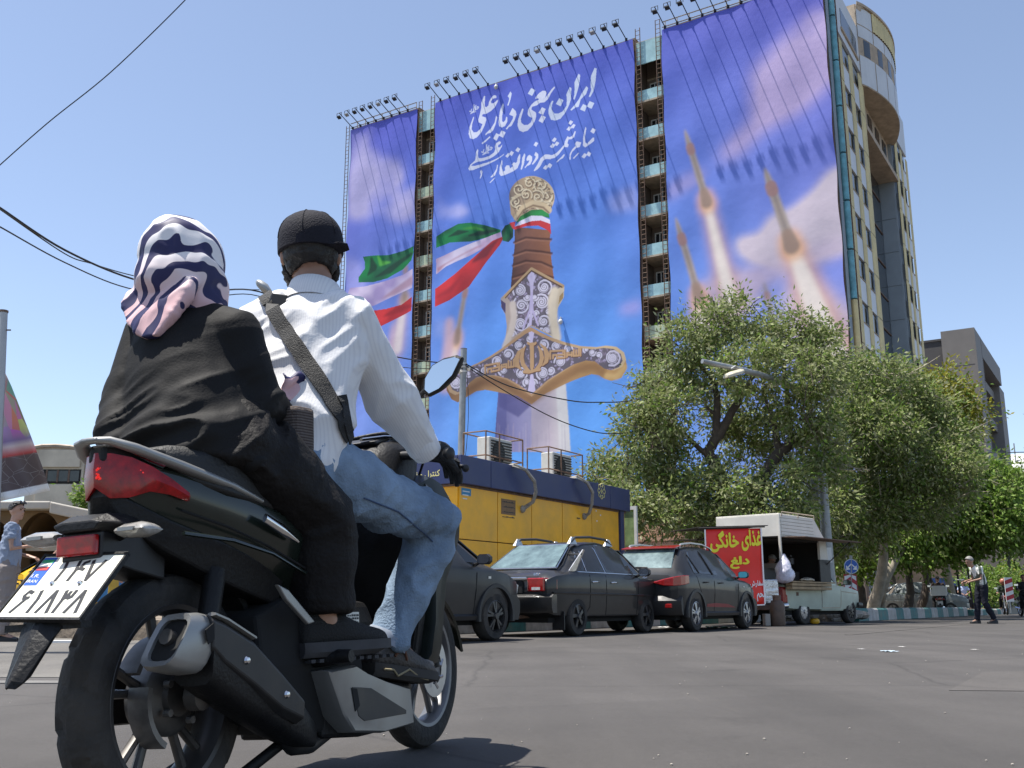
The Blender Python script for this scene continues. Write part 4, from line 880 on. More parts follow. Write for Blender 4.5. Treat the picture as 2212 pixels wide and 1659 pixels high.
crown(t, base, S3, 7000, .2, .05, [m_yel, m_pl], [.8, .2], per=34, cl=(.4, .7), shell=.3)
limbs(t, base, [([base, at(2030,1150,44.5), at(2040,960,44), at(2055,880,44)], .2, .05)], m_barkp)
base = V((16.4, 40.5, .26))
t = thing('plane_tree', 'bright green plane tree over the median, right of the pale pickup', 'tree', tuple(base))
S4 = plobes([(2060,1050,80,50),(2130,1040,60,45),(2175,1080,55,50),(2200,1130,45,50),(2110,1110,90,60),(2020,1120,90,55),(1950,1150,90,50),(1880,1190,80,45),(2050,1165,80,36),(2140,1150,60,34),(1970,1185,80,30),(1850,1150,60,50),(1820,1195,50,40)], 39.5)
crown(t, base, S4, 46000, .18, .055, [m_pl, m_ash], [.8, .2], per=52, cl=(.35, .65))
limbs(t, base, [([ground(1893,1318,.26)+V((0,0,-.1)), at(1900,1275,36.5), at(1917,1240,36.5), at(1960,1160,37.5)], .27, .15), ([at(1960,1160,37.5), at(2060,1080,39), at(2110,1050,39)], .14, .04)], m_barkp)
twigs(t, base, S4, 120, m_bark)
for i, (u, Y, v1, du) in enumerate([(1862, 40, 1230, -14), (1960, 41, 1240, 4), (1990, 43, 1230, 8), (2012, 45, 1240, -8), (1930, 46, 1230, -6)]):
    base = ground(u, 1313, .26); base = at(u, 1312, Y); base.z = .24
    t = thing('tree', ['thin leaning dark tree trunk by the round blue sign', 'dark tree trunk left of the motorbike rider, nearest to the pale trunk', 'dark forked tree trunk right behind the motorbike rider', 'slender dark tree trunk nearest to the rider with the white box', 'dark tree trunk between the pale trunk and the forked one'][i], 'tree', tuple(base))
    top = at(u+du, v1, Y); limbs(t, base, [([base, (base+top)/2+V((.1,0,0)), top, at(u+du*2.5, v1-60, Y)], .2, .09), ([top, at(u-25, v1-60, Y)], .1, .04)], m_bark)
    crown(t, base, plobes([(u+du*2, v1-90, 60, 30), (u-20, v1-75, 50, 22)], Y), 4000, .17, .04, [m_pl, m_ash], [.8, .2], per=46, cl=(.35, .65))
for lab, u, v, Y, lb, n, mm in (('bright green bush at the right edge of the street', 2195, 1325, 62, [(2195,1250,26,30),(2205,1275,22,24),(2188,1225,14,14)], 3800, [m_pl, m_yel]),
        ('dark clipped hedge behind the walking man', 2150, 1322, 52, [(2120,1262,34,30),(2150,1270,34,34),(2178,1275,20,26),(2140,1290,24,22)], 6500, [m_pl, m_ash]),
        ('small green tree showing above the arcade roof on the left', 205, 1190, 34, [(205,1078,22,12),(222,1085,16,12),(190,1088,14,10)], 1600, [m_pl, m_ash])):
    base = at(u, v, Y); base.z = 0
    t = thing('bush', lab, 'bush', tuple(base)); S = plobes(lb, Y, .6); crown(t, base, S, n, .16, .04, mm, [.75, .25], per=40, cl=(.3, .55))
    c = V(S[0][:3]) - V(base); MB().tube([(0,0,0), c*.5+V((.1,0,0)), c], [.1, .07, .03], 6).build('stem', m_bark, t)
# ---------------------------------------------------------------- yellow and blue booth
m_yel_p = mat('yellow_panel', (.90, .44, .008), .42, var=.14, vs=1.6, bump=.06, bs=6, dust=.12)
m_navy = mat('navy_fascia', (.018, .03, .115), .45, var=.12, vs=1.5, dust=.08)
m_seam = mat('dark_seam', (.02, .017, .015), .8, var=0)
m_letter = mat('pale_yellow_lettering', (.68, .62, .25), .5, var=.06)
m_card = mat('brown_cardboard', (.24, .15, .08), .9, var=.15, vs=12)
m_bluest = mat('blue_sticker', (.02, .22, .42), .5, var=.1)
m_white = mat('white_paint', (.74, .73, .70), .45, var=.06, vs=4)
QA, QB, OF = 15.17, 22.32, -11.0
bo = thing('booth', 'yellow panelled booth with a navy fascia behind the parked dark sedan', 'booth', tuple(st(QA, OF)))
B0 = st(QA, OF)
def bs(q, o, z): return st(q, o, z) - B0
def bbx(b, q0, q1, o0, o1, z0, z1, m=0): b.fbox(bs(q0,o0,z0), DS*(q1-q0), NS*(o1-o0), V((0,0,z1-z0)), m)
def c4(x, y): return (800+.36166*x)*.8640625, (1000+.36166*y)*.8640625
def onfront(u, v, o=OF): s, z = onplane(u, v, tuple(st(0, o))[:2], (DS.x, DS.y)); return s, z
OW = OF - .12
b = MB(); bbx(b, QA+.14, QB-.3, -14.6, OW-.05, .2, 2.75); b.build('core', m_seam, bo)
b = MB(); bbx(b, QA+.02, QB+.02, -14.7, OF-.06, 3.18, 3.24); b.build('roof', m_conc, bo)
seams = [onfront(*c4(x, 800), OW)[0] for x in (968, 1228, 1463, 1675, 1878)]; seams[0] = QA+.12; seams.append(QB-.42)
zm = onfront(*c4(1228, 985), OW)[1]
for i in range(len(seams)-1):
    for z0, z1 in ((.24, zm-.01), (zm+.01, 2.7)):
        b = MB(); bbx(b, seams[i]+.012, seams[i+1]-.012, OW-.04, OW, z0, z1); b.build('wall_panel', m_yel_p, bo)
b = MB(); bbx(b, QB-.41, QB-.22, OW-.16, OW+.05, .2, 2.7); b.build('corner_post', m_navy, bo)
b = MB(); bbx(b, QB-.22, QB-.05, OW-.3, OW-.03, .2, 2.7); b.build('wall_panel', m_yel_p, bo)
for i, (o0, o1) in enumerate(((-12.0, OW-.02), (-13.3, -12.03), (-14.6, -13.33))):            # left face
    for z0, z1 in ((.24, zm-.01), (zm+.01, 2.7)):
        b = MB(); bbx(b, QA+.1, QA+.14, o0+.01, o1-.01, z0, z1); b.build('wall_panel', m_yel_p, bo)
fs = [QA, onfront(*c4(1183, 500))[0], onfront(*c4(1880, 600))[0], onfront(*c4(2008, 650))[0], QB]
for i in range(4): b = MB(); bbx(b, fs[i]+.006, fs[i+1]-.006, OF-.08, OF, 2.7, 3.24); b.build('fascia_panel', m_navy, bo, bevel=.012)
b = MB(); bbx(b, QA-.0, QA+.08, -14.7, OF-.09, 2.7, 3.24); b.build('fascia_panel', m_navy, bo, bevel=.012)
b = MB(); bbx(b, QB-.08, QB, -14.7, OF-.09, 2.7, 3.24); b.build('fascia_panel', m_navy, bo)
b = MB(); bbx(b, QA+.05, QB-.05, -14.6, OF-.1, 2.66, 2.7); b.build('soffit', m_rust, bo)
# lettering and the star emblem
def star(p, right, up, r, parent):
    b = MB(); nn = V(right).cross(V(up)); nn = nn.normalized()
    for k in range(8):
        a = k*math.pi/4
        pts = []
        for j in range(9):
            t = j/8; rr = r*(.52 + .46*math.sin(math.pi*t)); an = a + (t-.5)*1.15
            pts.append(V(p) + V(right)*rr*math.cos(an) + V(up)*rr*math.sin(an) + nn*.004)
        b.tube(pts, r*.045, 5)
        pts = [V(p) + V(right)*r*(.2+.12*math.cos(4*x))*math.cos(x+a/8) + V(up)*r*(.2+.12*math.cos(4*x))*math.sin(x+a/8) + nn*.004 for x in np.linspace(0, 6.283, 17)]
        if k < 2: b.tube(pts, r*.035, 5)
    return b.build('emblem', m_letter, parent)
lf = -NS                      # the left face looks back along the street: its reading direction runs to the right = +NS
text('lettering', 'کنترل و نظارت', m_letter, bs(QA-.002, -12.46, 2.83), NS, (0,0,1), w=.96, parent=bo, bold=.02)
star(bs(QA-.002, -11.21, 2.96), NS, V((0,0,1)), .15, bo)
text('lettering', 'ر', m_letter, bs(QA-.002, -11.05, 2.84), NS, (0,0,1), h=.08, parent=bo)
ep = onfront(*c4(1945, 630)); star(bs(ep[0], OF+.001, ep[1]), DS, V((0,0,1)), .19, bo)
# papers and a note stuck on the wall
def sheet(x0, y0, x1, y1, o, m, name, lab=None):
    (q0, za), (q1, zb) = onfront(*c4(x0, y0), o), onfront(*c4(x1, y1), o); b = MB(); bbx(b, q0, q1, o+.001, o+.006, min(za, zb), max(za, zb)); return b.build(name, m, bo), q0, q1, min(za, zb), max(za, zb)
o, q0, q1, z0, z1 = sheet(978, 606, 1042, 665, OW, m_bluest, 'sticker')
b = MB()
for k in range(3): bbx(b, q0+.03, q1-.05-.04*k, OW+.0065, OW+.008, z1-.07-.07*k, z1-.05-.07*k)
b.build('sticker_text', m_white, bo)
o, q0, q1, z0, z1 = sheet(1252, 680, 1350, 800, OW, m_card, 'cardboard_note')
b = MB()
for k in range(4):
    x = q0 + .04
    while x < q1-.06: e = x + random.uniform(.02, .06); bbx(b, x, e, OW+.0065, OW+.008, z1-.07-.1*k, z1-.062-.1*k+random.uniform(0, .02)); x = e + .012
b.build('handwriting', m_blk, bo)
b = MB(); bbx(b, QA+.085, QA+.1, -12.3, -11.35, 2.42, 2.48); b.build('white_strip', m_white, bo)
b = MB(); bbx(b, QA+.085, QA+.1, -12.6, -11.75, 1.3, 2.05); b.build('notice', m_white, bo)
for x, y in ((1905, 770), (1935, 800), (1910, 840)):
    q, z = onfront(*c4(x, y), OW); b = MB(); bbx(b, q, q+.05, OW+.001, OW+.004, z, z+.03); b.build('paper_scrap', m_white, bo)
b = MB(); q, z = onfront(*c4(1775, 813), OW); bbx(b, q, q+.12, OW, OW+.02, z-.02, z); b.build('bracket', m_blk, bo)
# air conditioners in rusty cages on the roof
for i, (x0, x1, yb) in enumerate(((1130, 1436, 430), (1566, 1850, 515))):
    q0, q1 = onfront(*c4(x0+10, yb), OF-.5)[0], onfront(*c4(x1-40, yb), OF-.5)[0]; base = st(q0, OF-.9, 3.24)
    t = acunit(st((q0+q1)/2+.02, OF-.75, 3.27), ('air conditioner on the booth roof, in the rusty cage near the pole', 'air conditioner on the booth roof, in the rusty cage farther right')[i], tuple(DS), tuple(NS), 1.02, 'air conditioners on the booth roof')
    c = thing('cage', ('rusty bar cage on the booth roof nearer the steel pole', 'rusty bar cage on the booth roof nearer the tree')[i], 'cage', tuple(base)); L = q1-q0; b = MB()
    for q in (0, L*.36, L):
        for o in (-.15, .42):
            if q == L*.36 and o < 0: continue
            b.tube([DS*q+NS*o, DS*q+NS*o+V((0,0,.72))], .016, 4)
    b.build('upright', m_rust, c); b = MB()
    for z in (.22, .72):
        b.tube([NS*-.15+V((0,0,z)), DS*L+NS*-.15+V((0,0,z)), DS*L+NS*.42+V((0,0,z)), NS*.42+V((0,0,z)), NS*-.15+V((0,0,z))], .016, 4)
    b.build('rail', m_rust, c)
m_wrap = mat('wrapped_pipe', (.27, .25, .22), .8, var=.35, vs=14, bump=.5, bs=40)
for i, P in enumerate(([(1290,450,-.4,3.28),(1345,455,.05,0),(1425,480,.22,0),(1480,560,.22,0),(1492,640,.2,0),(1470,700,.1,0),(1400,755,-.1,0)], [(1712,520,-.4,3.28),(1780,535,.05,0),(1850,570,.22,0),(1885,640,.22,0),(1880,720,.14,0),(1858,780,.02,0),(1826,805,-.1,0)])):
    pts = []
    for x, y, do, zz in P:
        q, z = onfront(*c4(x, y), OF+do); pts.append(st(q, OF+do, zz or z))
    Q = [];
    for k in range(len(pts)-1): Q += [pts[k].lerp(pts[k+1], f) for f in (0, .5)]
    Q.append(pts[-1]); p0 = Q[0]; b = MB()
    for k, (r, dx) in enumerate(((.035, 0), (.018, .045), (.014, -.035))): b.tube([q - p0 + DS*dx + V((0,0,.02*math.sin(j+k))) for j, q in enumerate(Q)], r, 6)
    b.ball(Q[-1]-p0, (.07,.07,.08), 7, 5)
    o = b.build('pipe_bundle', [m_wrap], None, smooth=60, loc=tuple(p0)); tag(o, ('bundle of wrapped pipes looping off the booth roof onto the middle of its wall', 'bundle of wrapped pipes looping off the booth roof near its star emblem')[i], 'pipes')
# white framed glass panel by the booth
p = st(22.9, -12.2, .26); gl = thing('glass_door', 'white framed glass door with a printed picture right of the booth', 'door', tuple(p)); b = MB()
for a, e in ((0, .09), (.52, .61), (1.25, 1.34)): b.fbox(DS*0+NS*a*.8, NS*(e-a)*.8, DS*.07, V((0,0,2.55)))
b.fbox(V((0,0,2.55)), NS*1.34*.8, DS*.07, V((0,0,.09))); b.fbox(V((0,0,0)), NS*1.34*.8, DS*.07, V((0,0,.09))); b.build('frame', m_white, gl)
b = MB(); b.fbox(NS*.09*.8+DS*.03, NS*1.16*.8, DS*.01, V((0,0,2.5))); b.build('pane', mat('green_window_print', (.22, .30, .14), .2, var=.5, vs=2.5), gl)
for k in range(3):
    b = MB(); pts = [NS*(.15+.8*t)+DS*-.01+V((0,0,1.75-.45*t*t-.12*k)) for t in np.linspace(0, 1, 8)]; b.tube(pts, .022, 4); b.build('printed_stripe', m_blk if k % 2 else mat('maroon_print', (.15,.03,.03)), gl)
# ---------------------------------------------------------------- poles, wires, street lamp
m_gal = mat('pole_steel', (.30, .31, .31), .5, .55, var=.25, vs=3, dust=.1)
pp = at(991, 1000, 24.5); PB = (pp.x, pp.y); ptop = at(1002, 754, 24.5)
t = thing('utility_pole', 'grey steel utility pole standing behind the booth corner', 'pole', (PB[0], PB[1], .2)); p0 = V((PB[0], PB[1], .2))
b = MB(); b.tube([V((0,0,0)), ptop-p0], [.095, .08], 12); b.build('post', m_gal, t, smooth=60)
b = MB(); b.lathe([(0, .01), (.085, .01), (.085, 0)], ptop-p0, (0,0,1), 12); b.build('cap', m_rust, t)
b = MB()
for dz in (.42, .5, .62): b.lathe([(.095, 0), (.095, .05)], ptop-p0-V((0,0,dz)), (0,0,1), 10)
b.ball(ptop-p0+V((.12,0,-.5)), .07, 7, 5); b.ball(ptop-p0+V((-.1,0,-.6)), .06, 7, 5); b.build('insulator', m_wf, t)
m_wire = mat('black_cable', (.012, .012, .013), .6, var=0)
def cable(label, pts, r=.012, sag=0, parent=None, group=None):
    P = [V(p) for p in pts]; p0 = P[0]
    Q = []
    for i in range(len(P)-1):
        n = 14
        for k in range(n):
            t = k/n; q = P[i].lerp(P[i+1], t); q.z -= sag*4*t*(1-t); Q.append(q - p0)
    Q.append(P[-1]-p0); b = MB(); b.tube(Q, r, 5); o = b.build('cable', m_wire, None, loc=tuple(p0)); tag(o, label, 'cable', group); return o
def pxcurve(pts, n=8):
    """pts: (u, v, Y); smooth curve through them"""
    P = [at(*p) for p in pts]; Q = []
    for i in range(len(P)-1):
        p_, q_ = P[max(i-1, 0)], P[min(i+2, len(P)-1)]
        for k in range(n):
            t = k/n; a, c = P[i], P[i+1]; m0, m1 = (c-p_)*.5, (q_-a)*.5
            Q.append(a*(2*t**3-3*t**2+1) + m0*(t**3-2*t**2+t) + c*(-2*t**3+3*t**2) + m1*(t**3-t**2))
    Q.append(P[-1]); return Q
def pxcable(label, pts, r):
    Q = pxcurve(pts); p0 = Q[0]; b = MB(); b.tube([q-p0 for q in Q], r, 5); return tag(b.build('cable', m_wire, None, loc=tuple(p0)), label, 'cable')
pxcable('single black cable crossing the upper left corner of the sky', [(430,-40,14), (395,5,14), (240,155,14), (100,268,14), (-40,392,14)], .009)
pxcable('thick black cable sagging behind the woman towards the steel pole', [(-40,425,10), (0,449,11), (140,540,13), (285,602,15), (420,630,17), (560,630,19), (700,700,21), (840,767,23), (1000,788,24.4)], .016)
pxcable('second black cable sagging just below the thick one, behind the woman', [(-40,470,10), (0,490,11), (140,567,13), (275,622,15), (420,645,17), (560,640,19), (700,720,21), (850,790,23), (1000,795,24.4)], .010)
pxcable('thin black cable merging with the thick one left of the woman', [(-40,424,10.4), (0,452,11.2), (140,548,13.1), (200,570,14), (290,596,15.4), (420,622,17), (560,626,19)], .009)
pxcable('black cable slung from the steel pole to the ash tree, upper one', [(1006,786,24.4), (1100,834,25), (1230,865,26), (1300,869,27), (1360,866,27.5), (1430,852,28)], .017)
pxcable('black cable slung from the steel pole to the ash tree, lower one', [(1006,790,24.4), (1080,838,25), (1190,900,26), (1280,932,27), (1340,936,27.4), (1400,925,28)], .015)
pxcable('thin cable hanging down beside the steel pole', [(1008,790,24.4), (1012,880,24.4), (1008,960,24.4), (1003,1000,24.4)], .008)
pxcable('black cable leaving the tree at the right edge of the picture', [(2090,980,36), (2150,978,38), (2260,976,42)], .02)
t = thing('street_lamp', 'tall grey street lamp with an arm bent over the big ash tree', 'street lamp', tuple(st(0,0))); YL = 28.9
lb = at(1797, 1300, YL); lb.z = .2; t.location = lb
b = MB(); b.tube([V((0,0,0)), at(1790,1230,YL)-lb, at(1776,1030,YL)-lb, at(1752,885,YL-.1)-lb, at(1738,862,YL-.5)-lb, at(1715,838,YL-1.4)-lb, at(1690,826,YL-2.3)-lb, at(1640,808,YL-3.1)-lb, at(1580,794,YL-3.7)-lb, at(1517,780,YL-4.1)-lb], [.2, .17, .13, .1, .095, .09, .085, .075, .07, .065], 12); b.build('post', m_gal, t, smooth=80)
m_lamp = mat('cream_lamp_housing', (.55, .5, .38), .5, var=.15, vs=9)
for u, v, YL_ in ((1586, 808, 25.1), (1680, 830, 26.5)):
    c = at(u, v, YL_)-lb; d = (at(u-42, v+12, YL_-.3)-at(u, v, YL_)).normalized(); b = MB(); s = V((d.y, -d.x, 0)).normalized(); up = V((0,0,1))
    b.loft([[c+d*x+s*(w2*a)+up*(h*e) for a, e in ((-1,-.6),(1,-.6),(1,.2),(.5,1),(-.5,1),(-1,.2))] for x, w2, h in ((-.3,.08,.06),(-.18,.14,.09),(.15,.15,.09),(.32,.09,.06))]); b.build('lamp_head', m_lamp, t, bevel=.01)
    b = MB(); b.tube([c+up*.08-d*.2, c+up*.2-d*.05, c+up*.16+d*.1], .025, 5); b.build('clamp', m_gal, t)
for (u0, u1, v0, v1, lab, o) in ((1749, 1775, 1035, 1080, 'grey metal cabinet strapped high on the street lamp post', 0), ):
    a, c = at(u0, v1, YL+.3), at(u1, v0, YL+.3); b = MB(); b.box(0, c.x-a.x, 0, .3, 0, c.z-a.z); tag(b.build('cabinet', m_gal, None, loc=tuple(a), bevel=.02), lab, 'cabinet')
b = MB(); p = at(1790, 1205, YL-.22); b.box(0, .13, 0, .01, 0, .42); tag(b.build('notice', m_white, None, loc=tuple(at(1788, 1215, YL-.24))), 'torn white notice pasted on the street lamp post', 'notice')
# ---------------------------------------------------------------- vehicles
def paint(name, col, dust=.12, rough=.25, coat=.6): return mat(name, col, rough, .0, var=.1, vs=2.5, spec=.35, coat=coat, dust=dust)
m_tyre = mat('tyre_rubber', (.014, .014, .014), .85, var=.3, vs=8, bump=.3, bs=60, dust=.25)
m_alloy = mat('alloy_rim', (.42, .42, .43), .35, .8, var=.15, vs=9)
m_dkrim = mat('dark_rim', (.05, .05, .052), .4, .5, var=.2, vs=9, dust=.2)
m_chrome = mat('chrome', (.62, .62, .63), .14, 1, var=.05, vs=9)
m_tint = mat('tinted_glass', (.012, .014, .016), .06, 0, 0, spec=.45)
m_dusty = mat('dusty_rear_glass', (.11, .16, .16), .14, 0, var=.55, vs=3.5, spec=.7, coat=.3, detail=8)
m_red = mat('red_lamp_lens', (.30, .012, .012), .15, 0, var=.25, vs=22, coat=.5)
m_clear = mat('clear_lamp_lens', (.55, .55, .52), .12, 0, var=.2, vs=30, coat=.6)
m_amber = mat('amber_lens', (.6, .25, .04), .15, 0, var=.1, coat=.5)
m_plate = mat('number_plate', (.72, .72, .70), .4, var=.05)
m_ink = mat('black_ink', (.01, .01, .012), .5, var=0)
m_under = mat('underbody', (.008, .008, .008), .9, var=.2)
def wheel(parent, x, y, r, w_, side, rimm, spokes=5, rr=.62, twist=0, dbl=False, disc=False):
    s = side      # +1: outer face towards +y
    prof = [(r*rr, -.5*w_), (r*.9, -.5*w_), (r*.985, -.36*w_), (r, -.1*w_), (r, .1*w_), (r*.985, .36*w_), (r*.9, .5*w_), (r*rr, .5*w_)]
    t = MB().lathe(prof, (x, y, r), (0, 1, 0), 36).build('tyre', m_tyre, parent, smooth=40)
    b = MB(); b.lathe([(r*rr*1.01, -.46*w_*s), (r*rr*1.0, .47*w_*s), (r*rr*.93, .5*w_*s), (r*rr*.9, .32*w_*s), (r*rr*.86, -.3*w_*s)], (x, y, r), (0, 1, 0), 32)
    yo = y + s*w_*.36
    b.lathe([(.0, .05*s), (r*.13, .05*s), (r*.17, .02*s), (r*.17, -.05*s)], (x, yo, r), (0, 1, 0), 16)
    for k in range(spokes):
        for d in ((-.16, .16) if dbl else (0,)):
            a = 2*math.pi*k/spokes + .3; a0, a1 = a + d*.8 , a + d + twist
            p = V((x + r*.12*math.cos(a0), yo + s*.03, r + r*.12*math.sin(a0))); q = V((x + r*rr*.9*math.cos(a1), yo + s*.02, r + r*rr*.9*math.sin(a1)))
            wd = r*(.045 if dbl else .085); dr = (q-p).normalized(); sd = V((-dr.z, 0, dr.x)); pts = [p-sd*wd*.7, q-sd*wd*1.25, q+sd*wd*1.25, p+sd*wd*.7]
            b.ext(pts, (0, -s*.03, 0))
    if disc: b.lathe([(.0, 0), (r*rr*.88, 0)], (x, yo - s*.01, r), (0, 1, 0), 24)
    b.build('rim', rimm, t, smooth=35)
    MB().lathe([(.0, 0), (r*rr*.9, 0)], (x, y - s*.02, r), (0, 1, 0), 20).build('brake_disc', m_under, t)
    return t
def car_body(parent, st_, pm, axles, r, arch, name='body'):
    """st_: stations (x, z bottom, z belt, z top, half width bottom, belt, top)"""
    rings = []
    for x, zb, zs, zt, wb, ws, wt in st_:
        h = zs - zb
        half = [(0, zb), (wb*.82, zb), (wb*.97, zb+.04), (wb, zb+h*.3), (ws, zb+h*.62), (ws*1.0, zs-.05), (ws*.985, zs), (wt+.03, max(zs+.002, zt-.07)), (wt-.06, zt-.012), (wt*.55, zt), (0, zt+.006)]
        rings.append([V((x, -y, z)) for y, z in half] + [V((x, y, z)) for y, z in half[-2:0:-1]])
    o = MB().loft(rings).build(name, pm, parent, smooth=50)
    cut = MB()
    for ax in axles:
        for s in (-1, 1):
            n = 20; k = arch
            cut.loft([[V((ax + k*math.cos(2*math.pi*i/n), s*yy, r*.98 + k*math.sin(2*math.pi*i/n))) for i in range(n)] for yy in ((.45, 1.4) if s > 0 else (1.4, .45))])
    c = cut.build('cutter', pm); m = o.modifiers.new('b', 'BOOLEAN'); m.operation = 'DIFFERENCE'; m.object = c; m.solver = 'EXACT'
    bv = None; xmesh(o); me = o.data; me.polygons.foreach_set('use_smooth', [True]*len(me.polygons)); me.set_sharp_from_angle(angle=R(42))
    bpy.data.objects.remove(c)
    return o
def sidey(st_, x, z):
    for a, c in zip(st_, st_[1:]):
        if a[0] <= x <= c[0]:
            t = (x-a[0])/(c[0]-a[0]); q = [p+(s-p)*t for p, s in zip(a, c)]; break
    else: q = st_[-1]
    _, zb, zs, zt, wb, ws, wt = q; h = zs-zb
    P = [(zb, wb*.82), (zb+.04, wb*.97), (zb+h*.3, wb), (zb+h*.62, ws), (zs-.05, ws), (zs, ws*.985), (max(zs+.002, zt-.07), wt+.03), (zt, wt*.6)]
    for (z0, y0), (z1, y1) in zip(P, P[1:]):
        if z0 <= z <= z1: return y0+(y1-y0)*(z-z0)/(z1-z0+1e-9)
    return ws
def sidepatch(parent, st_, poly, m, name, off=.006, th=.006, sides=(-1, 1), label=None):
    out = []
    for s in sides:
        a = [V((x, s*(sidey(st_, x, z)+off), z)) for x, z in poly]; b = MB(); b.ext(a, (0, -s*(off+th), 0)); out.append(b.build(name, m, parent))
    return out
def sideline(parent, st_, pts, m, name, r=.006, off=.002, sides=(-1, 1)):
    for s in sides:
        P = []
        for (x0, z0), (x1, z1) in zip(pts, pts[1:]):
            for k in range(6): P.append((x0+(x1-x0)*k/6, z0+(z1-z0)*k/6))
        P.append(pts[-1]); MB().tube([V((x, s*(sidey(st_, x, z)+off), z)) for x, z in P], r, 5).build(name, m, parent)
def mirror(parent, st_, x, z, m, s, glass=None):
    y = s*sidey(st_, x, z); b = MB(); b.tube([(x, y-s*.02, z-.02), (x-.02, y+s*.07, z+.01)], .022, 6)
    c = V((x-.03, y+s*.16, z+.05)); b.loft([[c + V((dx, s*a*.10*k, e*.065*k)) for a, e in ((-1,-.7),(-.6,-1),(.6,-1),(1,-.5),(1,.4),(.5,1),(-.6,1),(-1,.6))] for dx, k in ((-.04, .96), (.02, 1), (.07, .6))])
    o = b.build('wing_mirror', m, parent, smooth=50)
    MB().loft([[c + V((dx, s*a*.086, e*.053)) for a, e in ((-1,-.7),(-.6,-1),(.6,-1),(1,-.5),(1,.4),(.5,1),(-.6,1),(-1,.6))] for dx in (-.044, -.04)]).build('mirror_glass', glass or m_chrome, o)
def handle(parent, st_, x, z, m, sides=(-1, 1)):
    for s in sides:
        y = sidey(st_, x, z); b = MB(); b.tube([(x-.08, s*(y+.0), z), (x-.06, s*(y+.03), z+.004), (x+.06, s*(y+.03), z+.008), (x+.08, s*(y+.0), z+.008)], .013, 6); b.build('door_handle', m, parent, smooth=60)
def plate(parent, p, right, up, w_, h_, s, bold=.012):
    p, right, up = V(p), V(right).normalized(), V(up).normalized(); nn = right.cross(up); b = MB(); b.fbox(p, right*w_, up*h_, nn*.008); o = b.build('number_plate', m_plate, parent)
    b = MB(); b.fbox(p+nn*.0085, right*w_*.075, up*h_, nn*.001); b.build('plate_band', mat('plate_blue', (.02,.06,.35), .4, var=0), o)
    digits(s, m_ink, p + right*w_*.12 + up*h_*.2 + nn*.009, right, up, w_*.6, h_*.6, o)
    digits('۳۰', m_ink, p + right*w_*.79 + up*h_*.16 + nn*.009, right, up, w_*.17, h_*.45, o)
    b = MB(); b.fbox(p + right*w_*.765 + nn*.0085, right*w_*.012, up*h_, nn*.001); b.build('plate_rule', m_ink, o); return o
SED = [(-.84,.44,.76,.80,.60,.66,.56),(-.81,.32,.80,.86,.70,.73,.64),(-.62,.27,.86,.93,.755,.775,.67),(-.30,.26,.89,.965,.77,.79,.67),(-.08,.25,.90,1.06,.775,.795,.63),(.32,.25,.905,1.34,.78,.80,.55),(.62,.25,.905,1.415,.78,.80,.54),(1.1,.25,.90,1.445,.78,.80,.54),(1.62,.25,.895,1.40,.78,.80,.54),(1.86,.25,.89,1.30,.78,.80,.56),(2.42,.25,.87,.965,.78,.79,.66),(2.75,.27,.83,.90,.77,.77,.62),(3.02,.30,.76,.82,.73,.73,.58),(3.10,.40,.68,.74,.66,.66,.52)]
